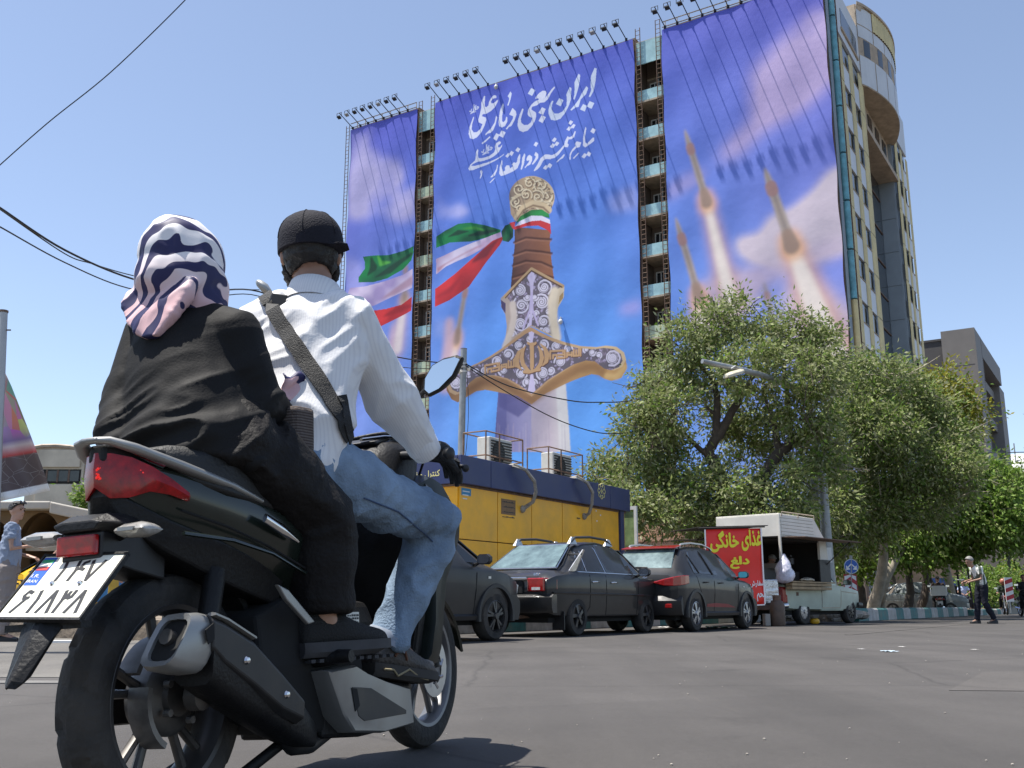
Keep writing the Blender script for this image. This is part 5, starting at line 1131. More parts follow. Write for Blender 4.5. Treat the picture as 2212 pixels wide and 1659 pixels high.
def sedan(label, cat, loc, rz, pm, rails=True, plate_s='۷۹۱', full=True, rim=None, group=None, glassm=None):
    t = thing('parked_car', label, cat, loc, rz, group); S = SED; r = .285
    car_body(t, S, pm, (0, 2.345), r, r*1.22)
    MB().box(-.6, 2.9, -.62, .62, .2, .34).build('underbody', m_under, t)
    for ax in (0, 2.345):
        for s in (-1, 1): wheel(t, ax, s*.69, r, .19, s, rim or m_dkrim, 5, .64, .25)
    sidepatch(t, S, [(.10,.94),(.02,.955),(.30,1.27),(.52,1.345),(.78,1.36),(.86,.935)], m_tint, 'rear_side_window'); sidepatch(t, S, [(.93,.935),(.86,1.36),(1.28,1.37),(1.62,1.325),(1.80,1.24),(2.18,.945)], m_tint, 'front_side_window')
    sideline(t, S, [(.0,.945),(.30,1.28),(.52,1.36),(1.28,1.385),(1.62,1.34),(1.82,1.25),(2.24,.935),(0,.935)], m_chrome, 'window_trim', .009, .004)
    sideline(t, S, [(.87,.94),(.82,1.37)], m_chrome, 'door_pillar', .014, .006); sideline(t, S, [(.28,.95),(.36,1.26)], m_chrome, 'window_bar', .008, .008)
    for P in ([(.34,.9),(.36,.42),(.30,.36)], [(.86,.9),(.9,.3)], [(2.0,.9),(1.98,.3)], [(.36,.30),(1.98,.30)]): sideline(t, S, P, m_under, 'door_seam', .006, .0)
    sideline(t, S, [(-.7,.62),(2.9,.60)], pm, 'rubbing_strip', .018, .004)
    for x in (.50, 1.12): handle(t, S, x, .79, m_chrome)
    for s in (-1, 1): mirror(t, S, 2.05, .93, m_blk, s)
    # pillar vents on the rear quarter
    b = MB()
    for s in (-1,):
        pts = [V((x, s*(sidey(S, x, z)+.012), z)) for x, z in ((-.16,.94),(-.02,.94),(.17,1.26),(.12,1.27))]; b.ext(pts, (0, .014, 0))
    v = b.build('pillar_vent', m_chrome, t); b = MB()
    for k in range(4):
        x0 = -.085+.055*k; z0 = .96+.075*k; pts = [V((x, -(sidey(S, x, z)+.014), z)) for x, z in ((x0,z0),(x0+.07,z0),(x0+.085,z0+.03),(x0+.015,z0+.03))]; b.ext(pts, (0, .006, 0))
    b.build('slots', m_blk, v)
    # rear end
    b = MB(); b.ext([V((-.325,-.585,.985)), V((-.325,.585,.985)), V((.285,.455,1.345)), V((.285,-.455,1.345))], V((-.35,0,.61)).normalized()*.02); b.build('rear_window', glassm or m_dusty, t)
    b = MB(); b.tube([V((-.34,-.61,.985)), V((-.34,.61,.985)), V((.29,.475,1.36)), V((.29,-.475,1.36)), V((-.34,-.61,.985))], .014, 5); b.build('window_seal', m_chrome, t)
    b = MB(); b.ext([V((1.84,-.52,1.33)), V((1.84,.52,1.33)), V((2.40,.63,.985)), V((2.40,-.63,.985))], V((.35,0,.56)).normalized()*.016); b.build('windscreen', m_tint, t)
    for s in (-1, 1):
        b = MB(); b.loft([[V((x, s*y, z)) for y, z in ((.42,.64),(.70,.64),(.70,.83),(.42,.83))] for x in (-.855,-.78)] + [[V((-.6, s*y, z)) for y, z in ((.5,.65),(.782,.66),(.782,.82),(.5,.82))]]); b.build('tail_light', m_red, t, bevel=.015)
        b = MB(); b.box(-.862, -.85, min(s*.5, s*.64), max(s*.5, s*.62), .66, .70); b.build('reversing_lens', m_clear, t)
        b = MB(); b.loft([[V((x, s*y, z)) for y, z in ((.40,.56),(.66,.57),(.66,.70),(.40,.69))] for x in (3.06,3.115)]); b.build('headlight', m_clear, t, bevel=.012)
    b = MB(); b.box(-.87, -.80, -.36, .36, .60, .80); b.build('plate_recess', m_under, t, bevel=.02)
    b = MB(); b.box(-.885, -.86, -.42, .40, .80, .845); b.build('boot_trim', m_chrome, t, bevel=.01)
    plate(t, (-.873, .26, .63), (0,-1,0), (0,0,1), .52, .12, plate_s)
    b = MB(); rg = []
    for y in np.linspace(-.8, .8, 11): x = -.93 + .16*(abs(y)/.8)**3; rg.append([V((x, y, .34)), V((x-.03, y, .42)), V((x-.03, y, .56)), V((x+.02, y, .60)), V((-.6, y*.96, .60)), V((-.6, y*.96, .34))])
    b.loft(rg); b.build('rear_bumper', pm, t, smooth=40); b = MB(); rg = []
    for y in np.linspace(-.79, .79, 11): x = 3.19 - .2*(abs(y)/.8)**3; rg.append([V((x, y, .30)), V((x+.03, y, .40)), V((x+.02, y, .52)), V((x-.04, y, .56)), V((2.8, y*.97, .56)), V((2.8, y*.97, .30))])
    b.loft(rg); b.build('front_bumper', pm, t, smooth=40)
    b = MB(); b.tube([(-.97,-.3,.28), (-.6,-.3,.29)], .025, 8); b.build('exhaust_pipe', m_rust, t)
    if rails:
        for s in (-1, 1):
            MB().tube([(.28,s*.50,1.39),(.42,s*.50,1.475),(.9,s*.5,1.505),(1.4,s*.5,1.49),(1.62,s*.5,1.41)], .02, 6).build('roof_rail', m_blk, t, smooth=60)
            for x, z in ((.34,1.42),(1.52,1.44)): MB().loft([[V((x-.12,s*.52,z-.05)),V((x+.12,s*.52,z-.05)),V((x+.05,s*.5,z+.06)),V((x-.03,s*.5,z+.06))],[V((x-.12,s*.47,z-.05)),V((x+.12,s*.47,z-.05)),V((x+.05,s*.49,z+.06)),V((x-.03,s*.49,z+.06))]]).build('rail_foot', m_alloy, t)
    for s in (-1, 1): MB().box(-.42, -.40, min(s*.58, s*.78), max(s*.58, s*.78), .10, .36).build('mud_flap', m_blk, t)
    return t
m_black = paint('black_car_paint', (.006, .006, .0065), .03, .5, .4)
CAR_RZ = R(90-33)
c = st(0, 0)
def carloc(X, Y, off, rz):  # ground point of the right rear wheel -> origin under the rear axle
    d = V((math.cos(rz), math.sin(rz), 0)); n = V((-d.y, d.x, 0)); p = V((X, Y, 0)) + n*off; return (p.x, p.y, 0)
sd = sedan('black dusty saloon with chrome trim and roof rails, parked by the yellow booth', 'car', carloc(.916, 15.15, .70, CAR_RZ), CAR_RZ, m_black)
b = MB()
for k in range(5): b.box(-.815-.002, -.80, -.62+.03*k, -.60+.03*k, .845, .875)
text('badge', 'GTX', m_chrome, (-.803, -.50, .868), (0,-1,0), (.22,0,1), w=.09, parent=sd, bold=.02, ltr=True)
for y, z in ((-.60,.89),(-.56,.892)): MB().ball((-.80, y, z), .011, 8, 5).build('bolt', m_chrome, sd)
MB().lathe([(0,.012),(.014,.012),(.018,0)], (-.795, .02, .885), (-1,0,.2), 10).build('boot_lock', m_chrome, sd)
HAT = [(-.70,.42,.80,.86,.62,.68,.58),(-.66,.30,.88,.96,.74,.77,.66),(-.52,.27,.93,1.02,.80,.82,.66),(-.40,.27,.945,1.12,.805,.83,.635),(-.02,.26,.955,1.42,.81,.835,.57),(.35,.26,.955,1.485,.81,.835,.555),(.9,.26,.945,1.51,.81,.835,.555),(1.45,.26,.93,1.475,.81,.835,.56),(1.75,.26,.925,1.38,.81,.835,.57),(2.42,.26,.90,1.0,.81,.83,.68),(2.8,.28,.85,.93,.80,.80,.64),(3.12,.32,.76,.83,.74,.74,.58),(3.22,.42,.66,.73,.66,.66,.5)]
def hatch(label, loc, rz, pm, stripe=True, rim=None, group=None):
    t = thing('parked_car', label, 'car', loc, rz, group); S = HAT; r = .31
    car_body(t, S, pm, (0, 2.5), r, r*1.2); MB().box(-.5, 3.0, -.64, .64, .2, .34).build('underbody', m_under, t)
    for ax in (0, 2.5):
        for s in (-1, 1):
            wheel(t, ax, s*.72, r, .20, s, rim or m_alloy, 5, .66, .1, True)
            P = [V((ax + r*1.26*math.cos(a), s*.79, r*.98 + r*1.26*math.sin(a))) for a in np.linspace(-.15, math.pi+.15, 18)]; MB().tube(P, [(.045, .06)]*18, 6).build('arch_flare', m_blk, t, smooth=60)
    sidepatch(t, S, [(-.02,1.0),(.0,1.2),(.14,1.37),(.42,1.43),(.62,1.44),(.78,.99)], m_tint, 'rear_side_window'); sidepatch(t, S, [(.86,.99),(.70,1.445),(1.1,1.44),(1.45,1.40),(1.68,1.31),(2.2,.975)], m_tint, 'front_side_window')
    sideline(t, S, [(.2,1.0),(.08,1.32)], m_blk, 'quarter_pillar', .012, .008); sideline(t, S, [(.82,.99),(.66,1.44)], m_blk, 'door_pillar', .018, .007)
    for P in ([(-.02,.98),(-.05,1.25),(.16,1.42),(.6,1.46)], [(.0,.98),(.25,.62),(.36,.5)], [(.82,.97),(.86,.32)], [(2.05,.95),(2.02,.32)], [(.42,.34),(2.02,.32)]): sideline(t, S, P, m_under, 'door_seam', .006, .0)
    sideline(t, S, [(.4,.30),(2.1,.30)], m_blk, 'sill_trim', .045, .0)
    for x in (.42, 1.12): handle(t, S, x, .84, m_blk)
    for s in (-1, 1): mirror(t, S, 2.1, .965, m_blk, s, mat('blue_mirror_glass', (.06,.28,.38), .1, 0, 0) if stripe else m_chrome)
    if stripe: sidepatch(t, S, [(.50,.42),(.50,.47),(.9,.485),(1.5,.47),(1.92,.405)], mat('red_side_stripe', (.22,.012,.02), .4), 'side_stripe', .004, .002)
    b = MB(); b.ext([V((-.435,-.57,1.055)), V((-.435,.57,1.055)), V((-.06,.48,1.405)), V((-.06,-.48,1.405))], V((-.35,0,.375)).normalized()*.03); b.build('rear_window', m_dusty, t, bevel=.01)
    b = MB(); b.tube([(-.46,-.12,1.09), (-.47,-.02,1.095), (-.40,.38,1.10)], .012, 5); b.build('wiper', m_blk, t)
    b = MB(); b.loft([[V((-.16,-.53,1.42)),V((-.16,.53,1.42)),V((.1,.53,1.47)),V((.1,-.53,1.47))],[V((-.17,-.53,1.445)),V((-.17,.53,1.445)),V((.1,.53,1.495)),V((.1,-.53,1.495))]]); b.build('roof_spoiler', m_red if stripe else pm, t, bevel=.01)
    b = MB(); b.ext([V((1.74,-.53,1.395)), V((1.74,.53,1.395)), V((2.40,.65,1.02)), V((2.40,-.65,1.02))], V((.37,0,.66)).normalized()*.016); b.build('windscreen', m_tint, t)
    for s in (-1, 1):
        b = MB(); b.loft([[V((x, s*y, a)), V((x, s*y, c)), V((x+.05, s*(y-.05), c)), V((x+.05, s*(y-.05), a))] for x, y, a, c in ((-.728,.36,.815,.835),(-.735,.55,.77,.88),(-.715,.72,.765,.915),(-.63,.815,.775,.935),(-.50,.845,.79,.945),(-.36,.855,.81,.95))]); b.build('tail_light', m_red, t, bevel=.012)
        b = MB(); b.box(-.75, -.69, min(s*.56,s*.68), max(s*.56,s*.68), .40, .47); b.build('reflector', m_red, t, bevel=.01)
        b = MB(); b.loft([[V((x, s*y, z)) for y, z in ((.44,.58),(.70,.60),(.72,.72),(.46,.70))] for x in (3.1,3.2)]); b.build('headlight', m_clear, t, bevel=.012)
        MB().tube([(.05,s*.50,1.44),(.14,s*.5,1.51),(.55,s*.5,1.55),(1.1,s*.5,1.55),(1.45,s*.5,1.50),(1.55,s*.5,1.455)], [(.018,.02)]*6, 6).build('roof_rail', m_alloy, t, smooth=60)
    for s in (-1, 1): b = MB(); b.box(2.3, 2.36, min(s*.82,s*.836), max(s*.82,s*.836), .78, .81); b.build('side_indicator', m_clear, t)
    b = MB(); rg = []
    for y in np.linspace(-.82, .82, 11): x = -.80 + .16*(abs(y)/.82)**3; rg.append([V((x+.05, y, .28)), V((x, y, .36)), V((x-.01, y, .52)), V((x+.06, y, .60)), V((-.5, y*.97, .60)), V((-.5, y*.97, .28))])
    b.loft(rg); b.build('rear_bumper', m_blk, t, smooth=40); b = MB(); rg = []
    for y in np.linspace(-.81, .81, 11): x = 3.30 - .22*(abs(y)/.82)**3; rg.append([V((x-.04, y, .26)), V((x, y, .36)), V((x, y, .50)), V((x-.08, y, .58)), V((2.85, y*.97, .58)), V((2.85, y*.97, .26))])
    b.loft(rg); b.build('front_bumper', pm, t, smooth=40)
    b = MB(); b.box(-.728, -.66, -.34, .34, .72, .88); b.build('plate_recess', m_under, t, bevel=.015)
    plate(t, (-.735, .26, .74), (0,-1,0), (0,0,1), .52, .12, '۷۵۰'); return t
ht = hatch('black dusty hatchback with silver roof rails and red side stripe, parked before the red banner', carloc(3.13, 17.75, .73, CAR_RZ), CAR_RZ, m_black)
text('badge', 'سایپا', m_chrome, (-.693, -.05, .885), (0,-1,0), (.3,0,1), w=.16, parent=ht, bold=.01)
m_chgrey = paint('charcoal_car_paint', (.018, .018, .019), .1, .42, .1)
p = V((-.28, 13.22, 0)) - DS*2.5
hatch('charcoal car whose nose shows between the scooter and the black saloon', carloc(p.x, p.y, .73, CAR_RZ), CAR_RZ, m_chgrey, False, m_dkrim)
# taxi on the left square
m_taxi = paint('taxi_yellow', (.72, .42, .012), .08, .3, .4)
tx = sedan('yellow taxi with a chequered band beside the standing people', 'taxi', (-7.6, 20.6, 0), R(172), m_taxi, False, '۱۲۳', rim=m_alloy, glassm=m_tint); tx.name = 'taxi'
for row in (0, 1):
    b = MB()
    for k in range(64):
        x = -.62 + .055*k
        if (k+row) % 2: continue
        y = sidey(SED, x+.02, .84)+.004; z = .81+.035*row; b.add([(x, y, z), (x+.055, sidey(SED, x+.055, z)+.004, z), (x+.055, sidey(SED, x+.055, z)+.004, z+.035), (x, y, z+.035)], [(0,1,2,3)])
    b.build('chequered_band', m_ink, tx)
sideline(tx, SED, [(-.7,.55),(2.95,.53)], m_ink, 'side_band', .03, .004, sides=(1,))
# silver-grey car behind the striped kerb
m_sil = paint('dull_silver_paint', (.18, .20, .20), .15, .35, .4)
p = at(2095, 1316, 44.5); sv = sedan('dull silver car half hidden by the motorbike rider and the kerb', 'car', (p.x-3.1, p.y+.9, .0), R(-14), m_sil, False)
# ---------------------------------------------------------------- pale pickup and its food stall
m_pale = paint('pale_green_paint', (.46, .53, .44), .22, .5, .1)
PRZ = R(90-43); PK = ground(1733, 1350); pkl = carloc(PK.x*24.0/PK.y, 24.0, .68, PRZ)
pk = thing('pickup', 'old pale green pickup carrying the food stall, parked at an angle', 'pickup', pkl, PRZ)
PKS = [(-.98,.44,.84,.86,.62,.66,.60),(-.93,.36,.90,.915,.74,.76,.72),(-.5,.33,.92,.935,.77,.79,.76),(.9,.31,.93,.945,.78,.80,.77),(1.62,.31,.925,.945,.78,.80,.74),(2.05,.31,.90,.945,.78,.79,.68),(2.6,.34,.86,.915,.76,.77,.62),(3.05,.38,.80,.85,.72,.73,.58),(3.16,.46,.70,.76,.66,.66,.54)]
car_body(pk, PKS, m_pale, (0, 2.5), .30, .37); MB().box(-.8, 3.0, -.6, .6, .22, .40).build('underbody', m_under, pk)
for ax in (0, 2.5):
    for s in (-1, 1): wheel(pk, ax, s*.67, .30, .18, s, m_alloy if ax == 0 else m_dkrim, 12 if ax == 0 else 8, .6, 0, False, True)
for P in ([(.78,.92),(.86,.75),(.90,.40)], [(1.92,.92),(1.90,.40)], [(.90,.385),(1.90,.385)], [(1.95,.78),(2.9,.74)], [(-.8,.78),(.75,.80)]): sideline(pk, PKS, P, m_rust if P[0][0] < .85 and P[0][1] > .9 else m_mold, 'body_seam', .008, .0)
sideline(pk, PKS, [(.9,.34),(2.1,.34)], m_pale, 'sill', .03, -.005); handle(pk, PKS, 1.02, .80, m_chrome)
for s in (-1, 1):
    b = MB(); b.loft([[V((x, s*y, z)) for y, z in ((.56,.50),(.765,.50),(.765,.86),(.56,.86))] for x in (-1.0,-.78)]); b.build('tail_light', m_red, pk, bevel=.02)
    b = MB(); b.lathe([(0,.03),(.08,.02),(.1,0)], (3.13, s*.5, .66), (1,0,0), 16); b.build('headlight', m_clear, pk)
b = MB(); b.tube([(-.86,-.8,.44),(-1.07,-.76,.43),(-1.10,-.4,.43),(-1.10,.4,.43),(-1.07,.76,.43),(-.86,.8,.44)], [(.06,.03)]*6, 8); b.build('rear_bumper', m_chrome, pk, smooth=60)
b = MB(); b.tube([(2.9,-.77,.46),(3.2,-.74,.45),(3.27,-.4,.45),(3.27,.4,.45),(3.2,.74,.45),(2.9,.77,.46)], [(.06,.03)]*6, 8); b.build('front_bumper', m_blk, pk, smooth=60)
sidepatch(pk, PKS, [(-.42,.66),(-.30,.66),(-.30,.74),(-.42,.74)], m_rust, 'filler_cap', .003, .004, (-1,))
b = MB(); b.ext([V((1.25,-.66,.945)), V((1.28,-.62,1.13)), V((1.58,-.62,1.15)), V((1.95,-.66,.945))], (0,.02,0)); b.build('side_window', mat('pale_glass', (.40,.48,.40), .15, 0, var=.2), pk)
b = MB(); b.ext([V((1.98,-.62,.95)), V((1.98,.62,.95)), V((1.62,.56,1.34)), V((1.62,-.56,1.34))], (.02,0,.01)); b.build('windscreen', m_tint, pk)
b = MB(); b.box(1.1, 1.62, -.6, .6, .945, 1.34); b.build('cab', m_blk, pk); mirror(pk, PKS, 2.02, .95, m_blk, -1)
# stall
pm4 = M4.Translation(V(pkl)) @ M4.Rotation(PRZ, 4, 'Z')
fs_ = thing('food_stall', 'white roofed food stall built over the bed of the pale pickup', 'stall', pkl, PRZ)
m_cream = mat('cream_sheet_metal', (.70, .67, .60), .5, var=.1, vs=2, dust=.15)
m_wood = mat('worn_wood', (.33, .24, .14), .8, var=.3, vs=5, bump=.3, bs=20)
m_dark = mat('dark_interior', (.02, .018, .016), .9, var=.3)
b = MB(); b.loft([[V((x, y, z)) for x, z in ((-1.18,1.98),(.75,1.98),(1.12,1.98),(.55,2.50),(-1.18,2.52))] for y in (-.86, .80)]); b.build('roof_box', m_cream, fs_, bevel=.01)
for k in range(6):
    b = MB(); z = 2.03+.078*k; b.box(-1.12, .48, -.885, -.865, z, z+.068); b.build('slat', m_cream, fs_)
b = MB(); b.tube([(-1.1,-.9,2.55),(.5,-.9,2.55)], .015, 5)
for x in (-1.1,-.3,.5): b.tube([(x,-.9,2.45),(x,-.9,2.55)], .012, 4)
b.build('roof_rail', m_slab, fs_)
b = MB(); b.box(-1.2, -1.185, -.84, .78, 2.0, 2.48); b.build('rear_panel', m_cream, fs_)
b = MB(); b.box(-1.22, -1.17, -.9, -.84, 1.0, 2.5); b.build('post', m_cream, fs_, bevel=.008); b = MB(); b.box(-1.22, -1.17, -.74+1.48, -.74+1.54, .3, 2.0); b.build('post', m_cream, fs_)
b = MB(); b.loft([[V((.78,y,1.5)),V((1.2,y,1.5)),V((1.12,y,1.97)),V((.78,y,1.97))] for y in (-.86,-.80)]); b.build('front_cheek', m_cream, fs_)
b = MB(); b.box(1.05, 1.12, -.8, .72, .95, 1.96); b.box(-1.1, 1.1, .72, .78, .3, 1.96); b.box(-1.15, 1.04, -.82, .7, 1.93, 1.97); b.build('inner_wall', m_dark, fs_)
b = MB(); b.fbox((-1.16,-.86,1.965), (2.9,0,0), (0,-.62,-.02), (0,0,.02)); b.build('side_awning', m_rust, fs_)
b = MB(); b.tube([(1.0,-.84,1.35),(1.3,-1.4,1.95)], .014, 5); b.build('awning_strut', m_blk, fs_)
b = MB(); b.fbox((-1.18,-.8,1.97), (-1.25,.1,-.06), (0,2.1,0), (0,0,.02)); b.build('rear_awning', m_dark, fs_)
b = MB(); b.box(-1.0, 1.15, -1.02, -.55, .955, .985); b.build('counter_top', m_wood, fs_)
for k in range(2): b = MB(); b.box(-.98, 1.0, -1.0, -.84, .80+.08*k, .865+.08*k); b.build('counter_plank', m_wood, fs_, bevel=.006)
b = MB(); b.box(.2, .95, -.2, .1, .96, 1.25); b.box(-.6, .0, -.1, .3, .96, 1.3); b.build('stove', mat('grey_metal_box', (.09,.085,.08), .6, var=.2), fs_)
b = MB(); b.box(.65, 1.2, -.9, -.86, .99, 1.52); b.build('splash_board', m_blk, fs_)
b = MB(); b.box(-.35, .35, -.30, .1, 1.3, 1.42); b.build('tray', mat('dull_tray', (.2,.19,.18), .5), fs_)
b = MB(); b.lathe([(0,.0),(.09,0),(.085,.14),(.03,.18),(.03,.22),(0,.22)], (.45,-.25,1.42), (0,0,1), 14); tag(b.build('kettle', m_dkrim, None, smooth=50, loc=tuple(pm4 @ V((0,0,0))), rot=(0,0,PRZ)), 'small dark kettle inside the food stall beside the vendor', 'kettle')
# banner
m_redv = mat('red_vinyl', (.86, .030, .018), .42, var=.07, vs=3, bump=.12, bs=5)
m_ylet = mat('yellow_print', (.90, .80, .03), .45, var=.04); m_wlet = mat('white_print', (.9, .88, .86), .45, var=.03)
TL, TR, BR, BL = at(1523,1144,21.6), at(1643,1141,22.0), at(1652,1311,22.0), at(1530,1303,21.6)
bn = thing('banner', 'red food banner with yellow and white lettering hung left of the stall', 'banner', tuple(TL)); rgt = (TR-TL).normalized(); wdt = (TR-TL).length; up = V((0,0,1)); hgt = TL.z-BR.z; nb_ = rgt.cross(up)
o0 = V((0,0,-hgt)); b = MB()
b.grid(lambda i, j: o0 + rgt*(wdt*i) + up*(hgt*j) + nb_*(.012*math.sin(i*9+j*4)*(1-j)+.01*math.sin(j*11)), 14, 14); b.build('sheet', m_redv, bn, smooth=180, solid=.003)
b = MB(); b.fbox(o0-nb_*.004-rgt*.02, rgt*.03, up*hgt, nb_*.012); b.fbox(o0+rgt*(wdt-.015), rgt*.03, up*hgt, nb_*.02); b.fbox(o0-up*.025, rgt*wdt, up*.025, nb_*.012); b.build('hem', m_wlet, bn)
def bt(s, u0, v0, u1, v1, m, bold):
    a = V(((u0-1523)/120*wdt, 0, -(v1-1142)/167*hgt)); text('lettering', s, m, rgt*a.x + up*a.z + nb_*.028, rgt, up, w=(u1-u0)/120*wdt, h=(v1-v0)/167*hgt, parent=bn, bold=bold)
bt('غذای', 1599, 1146, 1641, 1190, m_ylet, .04); bt('خانگی', 1532, 1147, 1592, 1191, m_ylet, .04); bt('داغ', 1573, 1203, 1612, 1229, m_ylet, .05); bt('سفارش ح', 1603, 1257, 1643, 1274, m_wlet, .03); bt('محم', 1626, 1285, 1645, 1302, m_wlet, .03)
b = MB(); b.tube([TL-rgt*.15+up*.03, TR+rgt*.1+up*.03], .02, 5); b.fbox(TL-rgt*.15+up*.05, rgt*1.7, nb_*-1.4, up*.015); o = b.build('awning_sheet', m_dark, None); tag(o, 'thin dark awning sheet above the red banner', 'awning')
# things round the stall
m_foil = mat('crumpled_foil', (.55,.55,.56), .28, .85, var=.3, vs=9, bump=1.0, bs=9)
def bx(name, lab, cat, u0, v0, u1, v1, Y, dp, m, bevel=.01):
    a, c = at(u0, v1, Y), at(u1, v0, Y); b = MB(); b.box(0, c.x-a.x, 0, dp, 0, c.z-a.z); z = max(a.z, 0 if v1 > 1330 else a.z)
    return tag(b.build(name, m, None, loc=(a.x, a.y, z), bevel=bevel), lab, cat)
o = bx('foil_box', 'foil wrapped crate behind the red banner edge', 'crate', 1651, 1251, 1681, 1305, 22.9, .55, m_foil, .03)
bx('table', 'low dark trestle table carrying the foil wrapped crate', 'table', 1640, 1306, 1690, 1318, 22.7, .7, m_rust); bx('crate', 'small pale crate on the ground beside the gas bottle', 'crate', 1654, 1326, 1664, 1352, 22.2, .25, mat('pale_crate', (.35,.32,.28), .7))
gb_ = thing('gas_bottle', 'rusty brown gas bottle standing behind the pickup', 'gas bottle', tuple(ground(1681, 1353)*(22.3/ground(1681, 1353).y))); gb_.location.z = 0
b = MB(); b.lathe([(0,0),(.15,0),(.165,.05),(.165,.44),(.13,.53),(.05,.57),(0,.57)], (0,0,0), (0,0,1), 18); b.build('tank', mat('brown_tank', (.10,.065,.045), .6, var=.3, vs=8), gb_, smooth=50); b = MB(); b.lathe([(.09,.55),(.09,.66),(.08,.66),(.08,.55)], (0,0,0), (0,0,1), 14); b.tube([(0,0,.55),(0,0,.63)], .025, 6); b.build('valve_guard', m_rust, gb_)
b = MB(); c = at(1694, 1228, 23.0); rg = []
for k in range(13):
    t = k/12; z = .33 - .66*t; r = .035 + .17*math.sin(min(1, t*1.15)*math.pi*.62)**1.3 if t < .98 else .06
    rg.append([V((r*math.cos(a)*(1+.18*math.sin(3*a+k)), r*math.sin(a)*(1+.15*math.sin(4*a+2*k)), z)) for a in np.linspace(0, 2*math.pi, 17)[:-1]])
b.loft(rg); m_bag = mat('thin_white_plastic', (.66,.65,.76), .35, var=.15, vs=12, bump=.8, bs=18, trans=.15); o = b.build('plastic_bag', m_bag, None, smooth=60, loc=tuple(c)); tag(o, 'white plastic bag hanging from the stall corner post', 'bag')
b = MB(); rg = []
for k in range(8):
    t = k/7; rg.append([V((.3*math.cos(a)*math.sin(t*math.pi*.9+.15), .13*math.sin(a)*math.sin(t*math.pi*.9+.15), .09*t+.015*math.sin(5*a+k))) for a in np.linspace(0, 2*math.pi, 15)[:-1]])
b.loft(rg); o = b.build('bread_bag', mat('bread_bag_plastic', (.6,.52,.40), .4, var=.25, vs=9, bump=.6, bs=15), None, smooth=60, loc=tuple(pm4 @ V((.1,-.82,.985))), rot=(0,0,PRZ)); tag(o, 'clear bag of flat bread lying on the stall counter', 'bag')
p = pm4 @ V((.9,-.55,.0)); b = MB(); b.loft([[V((.12*k*math.cos(a), .09*k*math.sin(a), z)) for a in np.linspace(0, 6.283, 13)[:-1]] for k, z in ((.6,0),(1,.03),(1,.1),(.7,.13))]); tag(b.build('yellow_jug', mat('yellow_plastic', (.7,.38,.02), .4), None, smooth=50, loc=tuple(p)), 'yellow plastic jug lying under the pale pickup', 'jug')
# ---------------------------------------------------------------- people
m_skin = mat('skin', (.42, .24, .165), .5, var=.1, vs=12, bump=.05, bs=60)
m_skind = mat('tanned_skin', (.30, .165, .11), .5, var=.12, vs=12)
m_hair = mat('black_hair', (.012, .010, .009), .55, var=.3, vs=30, bump=.6, bs=60)
m_ghair = mat('grey_hair', (.20, .19, .175), .6, var=.3, vs=30, bump=.5, bs=50)
m_eye = mat('eye', (.02, .015, .012), .2, var=0)
def cloth(name, col, var=.1, bump=.25, bs=90, rough=.85, vs=7): return mat(name, col, rough, 0, var=var, vs=vs, bump=bump, bs=bs, spec=.25)
_H = np.random.default_rng(11).random((32, 32, 32)).astype('f')
def vn3(p):
    i = np.floor(p).astype(int); f = p - i; f = f*f*(3-2*f); i &= 31; j = (i+1) & 31
    x0, y0, z0 = i.T; x1, y1, z1 = j.T; fx, fy, fz = f.T
    a = _H[x0,y0,z0]*(1-fx)+_H[x1,y0,z0]*fx; b = _H[x0,y1,z0]*(1-fx)+_H[x1,y1,z0]*fx
    c = _H[x0,y0,z1]*(1-fx)+_H[x1,y0,z1]*fx; d = _H[x0,y1,z1]*(1-fx)+_H[x1,y1,z1]*fx
    return (a*(1-fy)+b*fy)*(1-fz) + (c*(1-fy)+d*fy)*fz
def folds(amp, fr, rot=None, amp2=0, fr2=(20,20,20)):
    def f(co, no):
        p = co @ np.array(rot).T if rot is not None else co
        w_ = np.stack([vn3(p*3+5.1), vn3(p*3+9.7), vn3(p*3+2.3)], 1)*.22
        n = vn3((p+w_)*np.array(fr)); r = 1-np.abs(2*n-1); r = r**2.2
        n2 = vn3((p+w_)*np.array(fr)*2.1+7); r2 = (1-np.abs(2*n2-1))**2.2
        d = amp*(r-.35) + amp*.45*(r2-.35)
        if amp2: d = d + amp2*(vn3(co*np.array(fr2))-.5)
        return co + no*d[:, None]
    return f
def remesh(b, name, mt, parent, vox, smooth=6, fn=None):
    o = b.build(name, mt, parent); m = o.modifiers.new('r', 'REMESH'); m.mode = 'VOXEL'; m.voxel_size = vox
    s = o.modifiers.new('s', 'SMOOTH'); s.factor = .5; s.iterations = smooth
    xmesh(o, fn); o.data.polygons.foreach_set('use_smooth', [True]*len(o.data.polygons)); o.data.update()
    if not o.data.materials: o.data.materials.append(mt)
    return o
